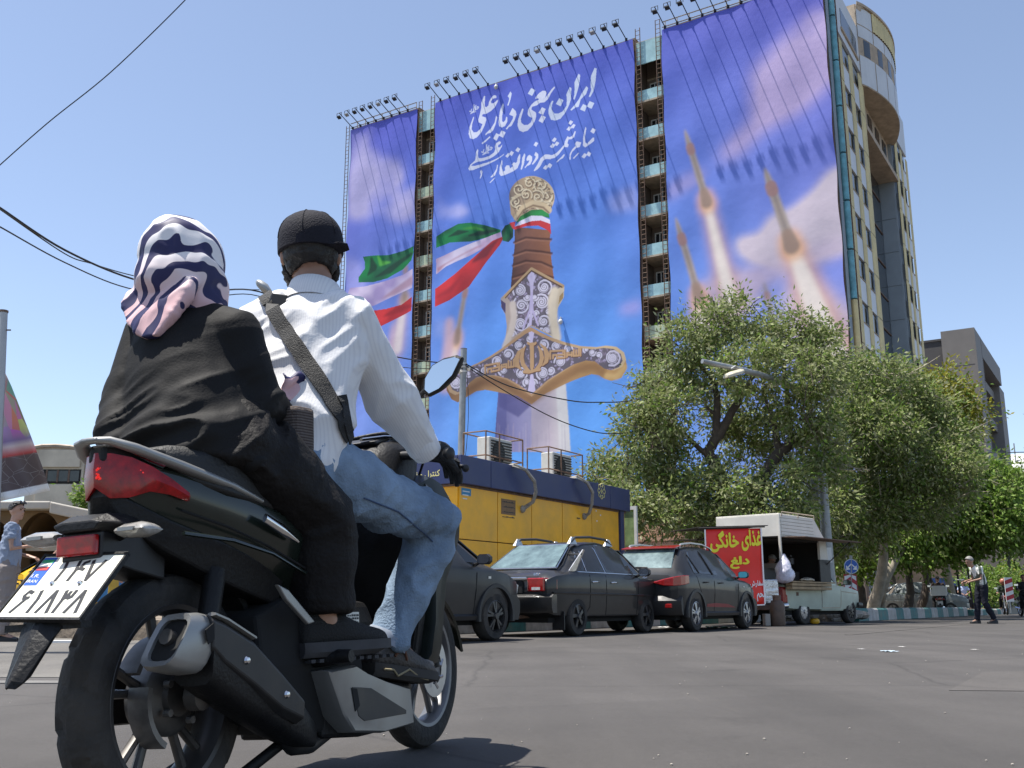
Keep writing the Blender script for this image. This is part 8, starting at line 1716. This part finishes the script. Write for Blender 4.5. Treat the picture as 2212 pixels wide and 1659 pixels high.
# crossbody strap laid over the shirt back, ending in its bag
STRA = onmesh(shirt, dense([(571,632),(592,672),(640,748),(690,825),(735,905),(760,965),(772,1008)], 5), .006); STRB = onmesh(shirt, dense([(736,858),(744,905),(752,950),(768,1000)], 4), .008)
def ribbon(b, Q, w_):
    rg = []
    for i, (p, n) in enumerate(Q):
        t_ = (Q[min(i+1, len(Q)-1)][0] - Q[max(i-1, 0)][0]).normalized(); s_ = t_.cross(n).normalized(); rg.append([p - s_*w_, p + s_*w_, p + s_*w_ + n*.004, p - s_*w_ + n*.004])
    b.loft(rg)
b = MB(); ribbon(b, STRA, .021); tt = thing('shoulder_strap', 'black webbing strap across the back of the white shirt', 'strap', tuple(SM.translation)); tt.rotation_euler = (0, R(-3.5), R(-20.3)); b.build('webbing', m_strap, tt, smooth=40)
b = MB(); ribbon(b, STRB, .013) if len(STRB) > 3 else None; b.build('lower_strap', m_strap, tt); b = MB(); q, n = STRA[3]; b.fbox(q-V((.028,0,.012))+n*.004, V((.052,0,-.015)), V((.02,0,.045)), n*.008); b.build('buckle', m_blk, tt, bevel=.003)
# the woman
wo = rider('person', 'woman in a black blouse and zebra patterned headscarf riding pillion')
G = {k: V(v) for k, v in dict(pel=(-.01,.13,.80), w=(-.05,.13,.92), chest=(-.075,.14,1.07), up=(-.078,.155,1.13), neck=(-.082,.165,1.19), head=(-.085,.165,1.305), ls=(-.178,.145,1.12), rs=(.062,.165,1.10), le=(-.172,.075,.93), re=(.118,.185,.915), lw=(-.12,-.0,.80), rw=(.06,.36,.885),
    lh=(-.09,.18,.80), rh=(.095,.20,.795), lk=(-.26,.46,.68), rk=(.168,.385,.66), la=(-.20,.40,.405), ra=(.15,.415,.395), lt=(-.22,.55,.35), rt=(.212,.575,.345)).items()}
b = MB(); b.tube([G['pel'], G['w'], G['chest'], G['neck']], [(.12,.08),(.11,.08),(.12,.08),(.05,.05)], 12, up=(1,0,0)); b.tube([G['up'], G['neck'], G['head']], [.052,.048,.05], 12)
for a in 'lr': b.tube([G[a+'s'], G[a+'e'], G[a+'w']], [.042,.034,.024], 9); b.tube([G[a+'h'], G[a+'k'], G[a+'a']], [.07,.05,.036], 9); b.tube([G[a+'a'], G[a+'t']], [.034,.026], 8); b.ball(G[a+'a']+V((.02 if a == 'r' else -.02,.004,.006)), .022, 8, 6)
hm = headmesh(b, G['head'], (-.35,.9,-.2), (-.05,.05,1), .95); remesh(b, 'body', m_skin, wo, .008, 4); face_bits(wo, hm, .95)
b = MB(); hand(b, G['lw'], (.5,-.6,-.3), (0,.2,-1), .92, .9, -1); b.build('hand', m_skin, wo, smooth=60); b = MB(); hand(b, G['rw'], (-.3,.9,-.1), (-.9,.1,-.2), .92, .7, 1); b.build('hand', m_skin, wo, smooth=60)
b = MB(); b.tube([(-.02,.10,.74), (-.03,.115,.84), (-.05,.125,.94), (-.066,.135,1.03), (-.074,.145,1.10), (-.08,.155,1.15), (-.082,.165,1.185)], [(.195,.15),(.192,.148),(.165,.122),(.152,.108),(.138,.098),(.095,.078),(.06,.058)], 18, up=(1,0,0))
for a in 'lr':
    P = [G['up'].lerp(G[a+'s'], .5), G[a+'s'], G[a+'s'].lerp(G[a+'e'], .5), G[a+'e'], G[a+'e'].lerp(G[a+'w'], .55), G[a+'w']]; b.tube(P, [.070,.068,.064,.058,.052,.044], 14)
def wf1(co, no):
    f1 = folds(.009, (2.2,3.0,7), [[.95,0,.3],[0,1,0],[-.3,0,.95]], 0)(co, no); low = np.clip((1.02-co[:, 2])/.16, 0, 1)[:, None]
    f2 = folds(.030, (3.0,4,17), [[.97,0,.26],[0,1,0],[-.26,0,.97]])(co, no); return f1*(1-low) + f2*low
bl = remesh(b, 'blouse', m_bcl, wo, .007, 7, wf1)
b = MB(); b.tube([(.0,.12,.735), (.0,.14,.80), (-.02,.15,.86)], [(.20,.155),(.20,.15),(.18,.13)], 16, up=(1,0,0))
for a in 'lr':
    h, k, an = G[a+'h'], G[a+'k'], G[a+'a']; e = an.lerp(k, .14); b.tube([h, h.lerp(k, .4), h.lerp(k, .8), k, k.lerp(e, .2), k.lerp(e, .6), e, e-V((0,0,.012))], [.118,.105,.092,.088,.086,.082,.080,.078], 14)
remesh(b, 'trousers', m_btr, wo, .008, 6, folds(.014, (6,6,11), [[1,0,0],[0,.8,.6],[0,-.6,.8]], .003, (24,24,24)))
m_sho2 = mat('black_knit_trainer', (.012,.012,.012), .85, 0, var=.25, vs=25, bump=.4, bs=200); m_sol2 = mat('grey_black_sole', (.045,.045,.048), .8, var=.2, vs=20)
for a in 'lr':
    t, o, sl, sd, up = shoe(wo, G[a+'a']+V((0,.0,.02)), G[a+'t']+V((0,0,.03)), m_sol2, m_sho2, 1.0, 1.0); b = MB()
    for k in range(11): c = o + sl*(-.06+.025*k) - up*.028; b.fbox(c-sd*.036, sd*.072, sl*.013, -up*.008)
    b.build('sole_lugs', m_sol2, t)
# headscarf
m_scarf = bpy.data.materials.new('zebra_scarf'); m_scarf.use_nodes = True; n = m_scarf.node_tree.nodes; l = m_scarf.node_tree.links; pb_ = n['Principled BSDF']; tc = n.new('ShaderNodeTexCoord')
mp = n.new('ShaderNodeMapping'); mp.inputs['Rotation'].default_value = (R(50), R(52), R(10)); l.new(tc.outputs['Object'], mp.inputs['Vector'])
nz = n.new('ShaderNodeTexNoise'); nz.inputs['Scale'].default_value = 7.5; nz.inputs['Detail'].default_value = 1.2; l.new(mp.outputs[0], nz.inputs['Vector'])
ma = n.new('ShaderNodeVectorMath'); ma.operation = 'MULTIPLY_ADD'; ma.inputs[1].default_value = (.115,.115,.115); l.new(nz.outputs['Color'], ma.inputs[0]); l.new(mp.outputs[0], ma.inputs[2])
wv = n.new('ShaderNodeTexWave'); wv.bands_direction = 'Z'; wv.inputs['Scale'].default_value = 6.6; wv.inputs['Distortion'].default_value = 4.6; wv.inputs['Detail'].default_value = 1; wv.inputs['Detail Scale'].default_value = 1.5; l.new(ma.outputs[0], wv.inputs['Vector'])
rp = n.new('ShaderNodeValToRGB'); rp.color_ramp.elements[0].position = .56; rp.color_ramp.elements[1].position = .61; l.new(wv.outputs['Fac'], rp.inputs[0])
sx = n.new('ShaderNodeSeparateXYZ'); l.new(tc.outputs['Object'], sx.inputs[0]); mr = n.new('ShaderNodeMapRange'); mr.inputs['From Min'].default_value = 1.30; mr.inputs['From Max'].default_value = 1.17; l.new(sx.outputs['Z'], mr.inputs['Value'])
mx = n.new('ShaderNodeMix'); mx.data_type = 'RGBA'; mx.inputs['A'].default_value = (.78,.75,.75,1); mx.inputs['B'].default_value = (.66,.42,.43,1); l.new(mr.outputs[0], mx.inputs['Factor'])
mx2 = n.new('ShaderNodeMix'); mx2.data_type = 'RGBA'; mx2.inputs['B'].default_value = (.025,.024,.085,1); l.new(mx.outputs['Result'], mx2.inputs['A']); l.new(rp.outputs[0], mx2.inputs['Factor']); l.new(mx2.outputs['Result'], pb_.inputs['Base Color']); pb_.inputs['Roughness'].default_value = .55; pb_.inputs['Specular IOR Level'].default_value = .3
b = MB(); H0 = G['head']
b.ball(H0+V((.0,-.012,.012)), (.097,.115,.108), 20, 14); b.ball(H0+V((.0,-.02,-.05)), (.108,.114,.10), 18, 12); b.tube([H0+V((0,0,-.06)), H0+V((.0,.0,-.13)), H0+V((.0,.005,-.17))], [(.105,.10),(.112,.095),(.105,.085)], 16, up=(1,0,0))
b.loft([[V((x0, y, z)), V((x1, y, z)), V((x1, y-.03, z)), V((x0, y-.03, z))] for x0, x1, y, z in ((-.192,.012,.10,1.225),(-.182,.008,.075,1.17),(-.148,-.012,.055,1.12),(-.088,-.048,.04,1.07))])
b.loft([[V((x0, y, z)), V((x1, y, z)), V((x1, y-.04, z)), V((x0, y-.04, z))] for x0, x1, y, z in ((-.208,-.12,.16,1.23),(-.198,-.12,.12,1.18),(-.17,-.1,.09,1.14))])
remesh(b, 'headscarf', m_scarf, wo, .006, 9, folds(.010, (7,7,9), [[.7,0,.7],[0,1,0],[-.7,0,.7]], .002, (30,30,30)))
# woven bag between the riders and its strap; a corner of the scarf hangs at her side
bg_ = thing('woven_bag', 'brown grey woven bag squeezed between the two riders', 'bag', tuple(SM.translation)); bg_.rotation_euler = (0, R(-3.5), R(-20.3))
m_wov = stripe_mat('woven_brown', (.06,.045,.04), (.13,.11,.10), 45, 2, .3, .7, bump=.6)
b = MB(); b.loft([[V((x, y, z)) for x, y in ((.06,.24),(.175,.27),(.19,.33),(.08,.36))] for z in (.775,.80,.90,.925)]); b.build('body', m_wov, bg_, bevel=.012); b = MB(); b.tube([(.10,.25,.92),(.13,.22,.88),(.165,.24,.80),(.19,.26,.765)], [(.010,.004)]*4, 6); b.build('strap', m_strap, bg_)
b = MB(); b.grid(lambda i, j: (.115+.028*i+.006*math.sin(j*9), .30+.05*i, 1.02-.075*j*(1-.3*i)-.01*math.sin(i*6)), 6, 10); o = b.build('scarf_end', m_scarf, wo, smooth=180, solid=.004)
# ---------------------------------------------------------------- left side: hall, arcade, flag banner, posts
m_bei = mat('stained_beige_render', (.60, .52, .40), .9, var=.18, vs=.9, bump=.15, bs=6, dust=.25)
Yb = 46; a, c = at(80, 968, Yb), at(335, 985, Yb)
h = thing('beige_hall', 'stained beige concrete hall with a long dark window at the left', 'building', (a.x, Yb, 0)); W = c.x-a.x
xr = lambda u, Y=Yb: at(u, 1000, Y).x - a.x
zz = lambda v, Y=Yb: at(100, v, Y).z
b = MB(); ys = [(xr(60), zz(972)), (xr(90), zz(966)), (xr(120), zz(965.5)), (xr(150), zz(968)), (xr(182), zz(974))]
b.ext([V((xr(60),0,0)), V((xr(182),0,0))] + [V((x,0,z)) for x, z in ys[::-1]], (0,14,0)); b.build('wall', m_bei, h)
b = MB(); b.ext([V((xr(182)+.02,.15,0)), V((xr(330),.15,0)), V((xr(330),.15,zz(992))), V((xr(182)+.02,.15,zz(974)))], (0,14,0)); b.build('wall', mat('tan_render', (.36,.28,.19), .9, var=.15, vs=.8, dust=.3), h)
for (x0, z0), (x1, z1) in zip(ys, ys[1:]+[(xr(330), zz(992))]): b = MB(); b.tube([(x0,-.1,z0+.05),(x1,-.1,z1+.05)], .09, 5); b.build('roof_edge', m_slab, h)
b = MB(); b.box(xr(90), xr(177), -.02, .12, zz(1045), zz(1014)); b.build('window_recess', m_dark, h)
for i in range(3): b = MB(); x0 = xr(104+24*i); b.box(x0, x0+xr(126)-xr(104), -.05, -.03, zz(1040), zz(1017)); w_ = b.build('window', mat('dusty_window_glass', (.05,.055,.05), .2, var=.4, vs=1), h); b = MB(); b.box(x0-.03, x0+.05, -.07, -.02, zz(1042), zz(1015)); b.build('mullion', m_rust, w_)
for v0, v1 in ((972, 1010), (1047, 1098)): b = MB(); b.box(xr(84), xr(175), -.14, -.03, zz(v1), zz(v0)); b.build('slab_panel', m_bei, h, bevel=.03)
# arcade of the bus station: vaulted dark openings under a grey fascia
Ya = 24; ax = lambda u: at(u, 1150, Ya).x; az = lambda v: at(60, v, Ya).z
ar = thing('arcade', 'low arcade with dark brown vaulted openings behind the man and the taxi', 'building', (0, Ya, 0)); m_vlt = mat('brown_vault', (.15,.095,.045), .8, var=.2, vs=1.5); m_fas = mat('pale_fascia', (.44,.41,.36), .8, var=.12, vs=2, dust=.15)
b = MB(); b.box(ax(-260), ax(330), 5.5, 6, 0, az(1100)); b.build('back_wall', m_dark, ar)
for u0, u1 in ((-150, 36), (36, 140), (140, 235)):
    x0, x1 = ax(u0), ax(u1); cx = (x0+x1)/2; rx_ = (x1-x0)/2; zt = az(1107); zs = az(1200); b = MB()
    b.loft([[V((cx + rx_*math.cos(k), y, zs + (zt-zs)*math.sin(k))) for k in np.linspace(0, math.pi, 17)] + [V((cx - (rx_+.08)*math.cos(k), y, zs + (zt+.1-zs)*math.sin(k))) for k in np.linspace(0, math.pi, 17)] for y in (0, 5.5)]); b.build('vault', m_vlt, ar, smooth=60)
    b = MB(); b.ext([V((x0,-.02,zs))] + [V((cx - rx_*math.cos(k), -.02, zs+(zt-zs)*math.sin(k))) for k in np.linspace(0, math.pi, 17)] + [V((x1,-.02,zs)), V((x1,-.02,az(1100))), V((x0,-.02,az(1100)))], (0,.3,0)); b.build('arch_face', m_vlt, ar)
    b = MB(); b.box(x1-.16, x1+.16, -.03, .5, 0, zs); b.build('pier', m_vlt, ar); b = MB(); b.box(x0, x1, .4, .5, az(1188), az(1176)); b.build('inner_beam', m_bei, ar)
b = MB(); b.box(ax(-260), ax(118), -.4, 6, az(1103), az(1086)); b.build('fascia', m_fas, ar, bevel=.03)
b = MB(); b.ext([V((ax(122),-.5,az(1112))), V((ax(122),-.5,az(1088))), V((ax(232),-.5,az(1110))), V((ax(262),-.5,az(1130))), V((ax(262),-.5,az(1142)))], (0,6,0)); b.build('fascia', m_fas, ar, bevel=.03)
o = text('sign_lettering', 'حادث آرام'.replace('آ','ا'), mat('red_lettering', (.5,.04,.03), .5), V((ax(190),-.51,az(1125))), (1,0,-.1), (0,0,1), w=ax(218)-ax(190), parent=ar, bold=.03)
b = MB(); b.lathe([(.05,0),(.085,0)], (ax(184),-.515,az(1126)), (0,1,0), 8); b.build('sign_emblem', m_ink, ar)
# printed cloth hanging from a pole at the left edge
m_flag = bpy.data.materials.new('printed_cloth'); m_flag.use_nodes = True; n = m_flag.node_tree.nodes; l = m_flag.node_tree.links; b_ = n['Principled BSDF']; tc = n.new('ShaderNodeTexCoord')
sp = n.new('ShaderNodeSeparateXYZ'); l.new(tc.outputs['UV'], sp.inputs[0]); rp = n.new('ShaderNodeValToRGB'); e = rp.color_ramp.elements
stops = [(0, (.85,.84,.83)), (.055, (.85,.84,.83)), (.06, (.13,.095,.09)), (.27, (.17,.13,.12)), (.28, (.65,.09,.08)), (.33, (.75,.64,.62)), (.36, (.3,.22,.42)), (.46, (.72,.50,.30)), (.6, (.62,.58,.22)), (.72, (.62,.58,.60)), (1, (.58,.60,.74))]
e[0].position, e[0].color = stops[0][0], (*stops[0][1], 1); e[1].position, e[1].color = stops[-1][0], (*stops[-1][1], 1)
for p_, c_ in stops[1:-1]: x = e.new(p_); x.color = (*c_, 1)
l.new(sp.outputs['Y'], rp.inputs[0]); vo = n.new('ShaderNodeTexVoronoi'); vo.inputs['Scale'].default_value = 9; l.new(tc.outputs['UV'], vo.inputs['Vector']); hv = n.new('ShaderNodeHueSaturation'); hv.inputs['Saturation'].default_value = 1.1; hv.inputs['Value'].default_value = 1.0; l.new(vo.outputs['Color'], hv.inputs['Color'])
mk = n.new('ShaderNodeValToRGB'); mk.color_ramp.elements[0].position = .36; mk.color_ramp.elements[0].color = (0,0,0,1); mk.color_ramp.elements[1].position = .42; mk.color_ramp.elements[1].color = (1,1,1,1); x = mk.color_ramp.elements.new(.62); x.color = (1,1,1,1); x = mk.color_ramp.elements.new(.72); x.color = (0,0,0,1)
l.new(sp.outputs['Y'], mk.inputs[0]); mm = n.new('ShaderNodeMath'); mm.operation = 'MULTIPLY'; mm.inputs[1].default_value = .6; l.new(mk.outputs[0], mm.inputs[0]); mx = n.new('ShaderNodeMix'); mx.data_type = 'RGBA'; l.new(mm.outputs[0], mx.inputs['Factor']); l.new(rp.outputs[0], mx.inputs['A']); l.new(hv.outputs[0], mx.inputs['B'])
vc = n.new('ShaderNodeTexVoronoi'); vc.feature = 'DISTANCE_TO_EDGE'; vc.inputs['Scale'].default_value = 6; mpp = n.new('ShaderNodeMapping'); mpp.inputs['Scale'].default_value = (1,2.2,1); l.new(tc.outputs['UV'], mpp.inputs[0]); l.new(mpp.outputs[0], vc.inputs['Vector'])
r3 = n.new('ShaderNodeValToRGB'); r3.color_ramp.elements[0].color = (1,1,1,1); r3.color_ramp.elements[1].position = .012; r3.color_ramp.elements[1].color = (0,0,0,1); l.new(vc.outputs['Distance'], r3.inputs[0]); m4 = n.new('ShaderNodeMapRange'); m4.inputs['From Min'].default_value = .30; m4.inputs['From Max'].default_value = .27; m4.inputs['To Max'].default_value = .7; l.new(sp.outputs['Y'], m4.inputs['Value'])
m5 = n.new('ShaderNodeMath'); m5.operation = 'MULTIPLY'; l.new(r3.outputs[0], m5.inputs[0]); l.new(m4.outputs[0], m5.inputs[1]); mx3 = n.new('ShaderNodeMix'); mx3.data_type = 'RGBA'; mx3.inputs['B'].default_value = (.6,.58,.55,1); l.new(m5.outputs[0], mx3.inputs['Factor']); l.new(mx.outputs['Result'], mx3.inputs['A']); l.new(mx3.outputs['Result'], b_.inputs['Base Color']); b_.inputs['Roughness'].default_value = .6
Yf = 10; R0 = [(-70, 770), (2, 785), (25, 835), (62, 930), (90, 1005), (108, 1060)]; L0 = [(-160, 760), (-150, 800), (-140, 880), (-120, 960), (-110, 1040), (-100, 1104)]
def fl(i, j):
    def ip(Q, t): t *= len(Q)-1; k = min(int(t), len(Q)-2); f = t-k; return (Q[k][0]+(Q[k+1][0]-Q[k][0])*f, Q[k][1]+(Q[k+1][1]-Q[k][1])*f)
    (u0, v0), (u1, v1) = ip(L0, 1-j), ip(R0, 1-j); return at(u0+(u1-u0)*i, v0+(v1-v0)*i - 14*math.sin(math.pi*i)*(1-j)*.0, Yf + .12*math.sin(i*9+j*3))
f0 = at(0, 780, Yf); ft = thing('hanging_cloth', 'printed cloth with a colourful picture hanging at the left edge', 'banner', tuple(f0)); b = MB(); uv = []
b.grid(lambda i, j: (uv.append((i, j)), fl(i, j)-f0)[1], 26, 30); o = b.build('cloth', m_flag, ft, smooth=180, solid=.004); ul = o.data.uv_layers.new(name='UVMap'); ul.data.foreach_set('uv', np.array([uv[x.vertex_index] for x in o.data.loops], 'f').ravel())
pb2 = at(-6, 1250, 9.8); pb2.z = 0; t = thing('pole', 'pale round pole top standing at the left edge above the cloth', 'pole', tuple(pb2)); tp = at(8, 673, 9.8)
b = MB(); b.tube([V((0,0,0)), tp-pb2], [.05,.038], 14); b.build('post', mat('pale_pole', (.42,.42,.42), .5, .3, var=.1), t, smooth=60); b = MB(); b.lathe([(0,.015),(.045,.012),(.045,-.01)], tp-pb2, (0,0,1), 14); b.build('cap', m_rust, t); b = MB(); q = at(17, 713, 9.8)-pb2; b.tube([q-V((.02,0,0)), q+V((.03,0,0))], .008, 5); b.build('hook', m_rust, t)
p = at(240, 1330, 13.2); p.z = 0; b = MB(); b.box(-.06,.06,-.06,.06,0,.84); tag(b.build('yellow_post', mat('worn_yellow_paint', (.52,.33,.03), .6, var=.25, vs=6, dust=.3), None, loc=tuple(p), rot=(0,0,.3), bevel=.008), 'worn yellow square post beside the taxi, behind the number plate', 'post')
p = at(268, 1250, 17.5); t = thing('painted_board', 'blue and yellow painted board with a white curl above the taxi', 'board', (p.x, p.y, 0)); b = MB(); b.box(-.45,.5,0,.05,.5,1.65); b.build('panel', mat('blue_board_paint', (.02,.14,.33), .5, var=.2), t)
b = MB(); b.loft([[V((.05+.12*math.sin(3*z)+dx, y, z)) for dx in (0, .22)] + [V((.27+.12*math.sin(3*z), y-.006, z)), V((.05+.12*math.sin(3*z), y-.006, z))] for z, y in ((.5,-.004),(.8,-.004),(1.1,-.004),(1.4,-.004),(1.65,-.004))]); b.build('yellow_swirl', mat('board_yellow', (.6,.42,.05), .5), t); b = MB(); b.lathe([(.05,0),(.12,0)], (-.08,-.012,1.28), (0,1,0), 20); b.build('white_curl', m_white, t)
p = at(175, 1345, 12.4); p.z = 0; b = MB(); b.box(-.4,.25,0,.2,.0,.03); tag(b.build('pavement_slab', m_white, None, loc=tuple(p)), 'white slab on the ground behind the number plate', 'slab')
# lamp head whose back shows on the cable line between the two heads
p = at(572, 622, 17); b = MB(); d = (at(560, 608, 17)-at(590, 634, 17)).normalized(); s_ = V((0,1,0)); u_ = d.cross(s_); b.loft([[p + d*x + s_*(w_*math.cos(k)) + u_*(h_*math.sin(k)) for k in np.linspace(0, 6.283, 15)[:-1]] for x, w_, h_ in ((-.2,.03,.03),(-.12,.07,.05),(.0,.11,.085),(.13,.10,.07),(.19,.05,.035))]); t = thing('street_lamp', 'grey street lamp head peeping between the two riders', 'street lamp', (p.x+.25, p.y+.1, 0)); b.xf(M4.Translation(V((-(p.x+.25), -(p.y+.1), 0)))); b.build('lamp_head', m_gal, t, smooth=60); b = MB(); b.tube([V((0,0,0)), V((0,0,p.z-.35)), V((-.1,-.05,p.z-.12))], [.07,.05,.03], 10); b.build('post', m_gal, t, smooth=60)
p = at(985, 786, 24.3); b = MB(); b.box(-.14,.10,-.12,.1,-.17,.14); b.ball((-.08,0,.15), (.08,.08,.05), 7, 5); b.ball((.04,0,.14), (.07,.07,.05), 7, 5); tag(b.build('concrete_bracket', m_conc, None, loc=tuple(p), bevel=.02), 'rough pale block fixed to the steel pole behind the mirror', 'bracket')
# ---------------------------------------------------------------- traffic signs
Ys = 30; p = at(1839, 1318, Ys); p.z = .2; sg = thing('traffic_sign', 'round blue sign with two white arrows above a red and white chevron board', 'sign', tuple(p))
def sp_(u, v, dy=0): return at(u, v, Ys) - p + V((0, dy, 0))
m_sb = mat('sign_blue', (.012,.10,.42), .4, var=.05); m_sr = mat('sign_red', (.42,.012,.025), .4, var=.05); m_sw = mat('sign_white', (.74,.74,.73), .4, var=.04)
b = MB(); b.tube([(0,.03,0), sp_(1839,1200,.04)], .045, 8); b.build('post', m_gal, sg)
b = MB(); b.box(sp_(1829,1300).x, sp_(1852,1300).x, .06, .2, 0, sp_(1840,1283).z); b.build('base', m_dkrim, sg)
c = sp_(1839, 1223.5); rad = (sp_(1854.5,1223).x - sp_(1823.5,1223).x)/2
b = MB(); b.lathe([(0,0),(rad,0),(rad,.02),(0,.02)], c, (0,1,0), 36); b.build('disc', m_sb, sg); b = MB(); b.lathe([(rad*.93,-.003),(rad*.99,-.003)], c, (0,1,0), 36); b.build('ring', m_sw, sg)
b = MB()
for s in (-1, 1):
    q = lambda x, y: c + V((s*x*rad, -.004, y*rad)); b.poly([q(.0,.44),(q(.0,.22)),(q(.42,-.2)),(q(.54,-.08))]); b.poly([q(.18,-.42),q(.74,-.50),q(.74,.14),q(.56,.0),q(.52,-.12),q(.42,-.2),q(.30,-.24)])
b.build('arrows', m_sw, sg)
x0, x1, z0, z1 = sp_(1826,1288).x, sp_(1853,1288).x, sp_(1840,1289).z, sp_(1840,1241).z; b = MB(); b.box(x0, x1, 0, .02, z0, z1); b.build('chevron_board', m_sw, sg)
b = MB(); hgt = z1-z0; xm = (x0+x1)/2
def clipz(P): return [V((x, -.004, min(max(z, z0), z1))) for x, z in P]
for k in range(-1, 3):
    zb = z1 - hgt*(.30+.42*k); st_h = hgt*.2; up_ = hgt*.20
    for xa in (x0, x1):
        P = [(xa, zb-st_h), (xm, zb-st_h+up_), (xm, zb+up_), (xa, zb)]; P = [(x, z) for x, z in P]
        if max(z for x, z in P) > z0 and min(z for x, z in P) < z1 and not (all(z >= z1 for x, z in P)): b.poly(clipz(P))
b.build('chevrons', m_sr, sg); b = MB(); b.tube([(x0,-.005,z0),(x1,-.005,z0),(x1,-.005,z1),(x0,-.005,z1),(x0,-.005,z0)], .012, 4); b.build('board_edge', m_sr, sg)
p = at(1836, 1318, 33.5); p.z = .2; t = thing('blank_sign', 'back of a grey rectangular sign board under the trees', 'sign', tuple(p)); b = MB(); a_, c_ = at(1819,1185,33.5)-p, at(1851,1146,33.5)-p; b.box(a_.x, c_.x, 0, .03, a_.z, c_.z); b.build('board', mat('sign_back_grey', (.30,.31,.32), .5, .3, var=.1), t); b = MB(); b.tube([(0,.06,0),(0,.06,c_.z)], .05, 8); b.build('post', m_gal, t)
# red and white board by the hedge, lantern posts, far posts
p = at(2185, 1318, 47); t = thing('striped_board', 'red and white striped board beside the far motorbike', 'sign', (p.x, p.y, .1)); b = MB(); b.box(-.18,.18,0,.04,.5,1.6); b.build('board', m_sw, t); b = MB()
for k in range(3): b.poly([(-.18,-.004,.55+.36*k),(.18,-.004,.67+.36*k),(.18,-.004,.85+.36*k),(-.18,-.004,.73+.36*k)])
b.build('stripes', m_sr, t); b = MB(); b.tube([(0,.06,0),(0,.06,1.5)], .04, 6); b.build('post', m_gal, t)
m_iron = mat('black_iron', (.015,.014,.014), .55, .4, var=.2)
for i, (u, v, Y) in enumerate(((2073, 1190, 46), (2097, 1200, 50))):
    p = at(u, 1318, Y); p.z = .2; zt = at(u-4, v, Y).z - .2; t = thing('lantern_post', ['black twin lantern post nearer the brick wall, left one', 'black lantern post just left of the walking man, right one'][i], 'lantern', tuple(p)); b = MB(); b.tube([(.12,0,0),(.05,0,zt*.6),(0,0,zt)], [.07,.05,.045], 8); b.lathe([(.11,0),(.11,.3),(.06,.36)], (.12,0,0), (0,0,1), 10); b.build('post', m_iron, t)
    for s in (-1, 1):
        b = MB(); b.tube([(0,0,zt-.1),(s*.2,0,zt+.15),(s*.45,0,zt+.1),(s*.5,0,zt-.05)], .03, 6); ln_ = b.build('arm', m_iron, t); b = MB(); b.lathe([(.02,.05),(.17,-.02),(.15,-.1),(.10,-.42),(.03,-.5)], (s*.5,0,zt-.05), (0,0,1), 6); b.build('lantern', m_iron, ln_)
p = at(2190, 1318, 58); b = MB(); b.tube([(0,0,0), at(2165,1090,58)-p], .09, 8); tag(b.build('thin_post', m_iron, None, loc=tuple(p)), 'thin dark post leaning before the tan block at the right', 'post')
p = at(2065, 1316, 56); b = MB(); b.box(-1.2,2.2,0,.05,.3,1.9); tag(b.build('blue_screen', mat('blue_tarpaulin', (.03,.08,.25), .6, var=.2), None, loc=(p.x, p.y, 0)), 'blue tarpaulin screen behind the seated guard', 'screen')
p = at(2200, 1318, 52); b = MB(); b.box(-.6,2.5,0,.3,.0,1.0); tag(b.build('low_wall', m_fas, None, loc=(p.x, p.y, 0)), 'low pale wall beside the far right motorbike', 'wall')
# litter on the road
for u, v, sz, col, lab in ((1920,1408,.07,(.45,.55,.62),'crumpled pale blue paper on the open road'), (1860,1403,.03,(.6,.6,.58),'small white scrap left of the pale blue paper'), (2105,1404,.03,(.62,.6,.56),'small white scrap near the road edge at the right'), (1948,1398,.03,(.6,.58,.55),'tiny white scrap beyond the pale blue paper'), (1556,1357,.26,(.10,.36,.22),'green and white litter by the hatchback wheel'), (1435,1356,.12,(.6,.58,.55),'white litter under the black saloon'), (1590,1356,.1,(.6,.58,.5),'white scrap by the red banner foot')):
    p = ground(u, v); b = MB(); g = random.Random(u)
    b.grid(lambda i, j: ((i-.5)*sz*2+.1*sz*math.sin(j*9), (j-.5)*sz*2.6, .004+.16*sz*abs(math.sin(i*7+j*5+u))*g.uniform(.6,1)), 5, 5); o = b.build('litter', mat('litter_paper', col, .7, var=.15, vs=20), None, loc=tuple(p)); tag(o, lab, 'litter')
# pebbles and crumbs scattered over the asphalt
b = MB()
for _ in range(150):
    y = 3 + 14*random.random()**1.6; x = random.uniform(-.5, .65)*y; r = .002 + .004*random.random()**2; b.ball((x, y, r*.5), (r, r*1.2, r*.7), 5, 3)
tag(stuff(b.build('grit', m_conc, None)), 'loose grit scattered over the asphalt', 'grit')
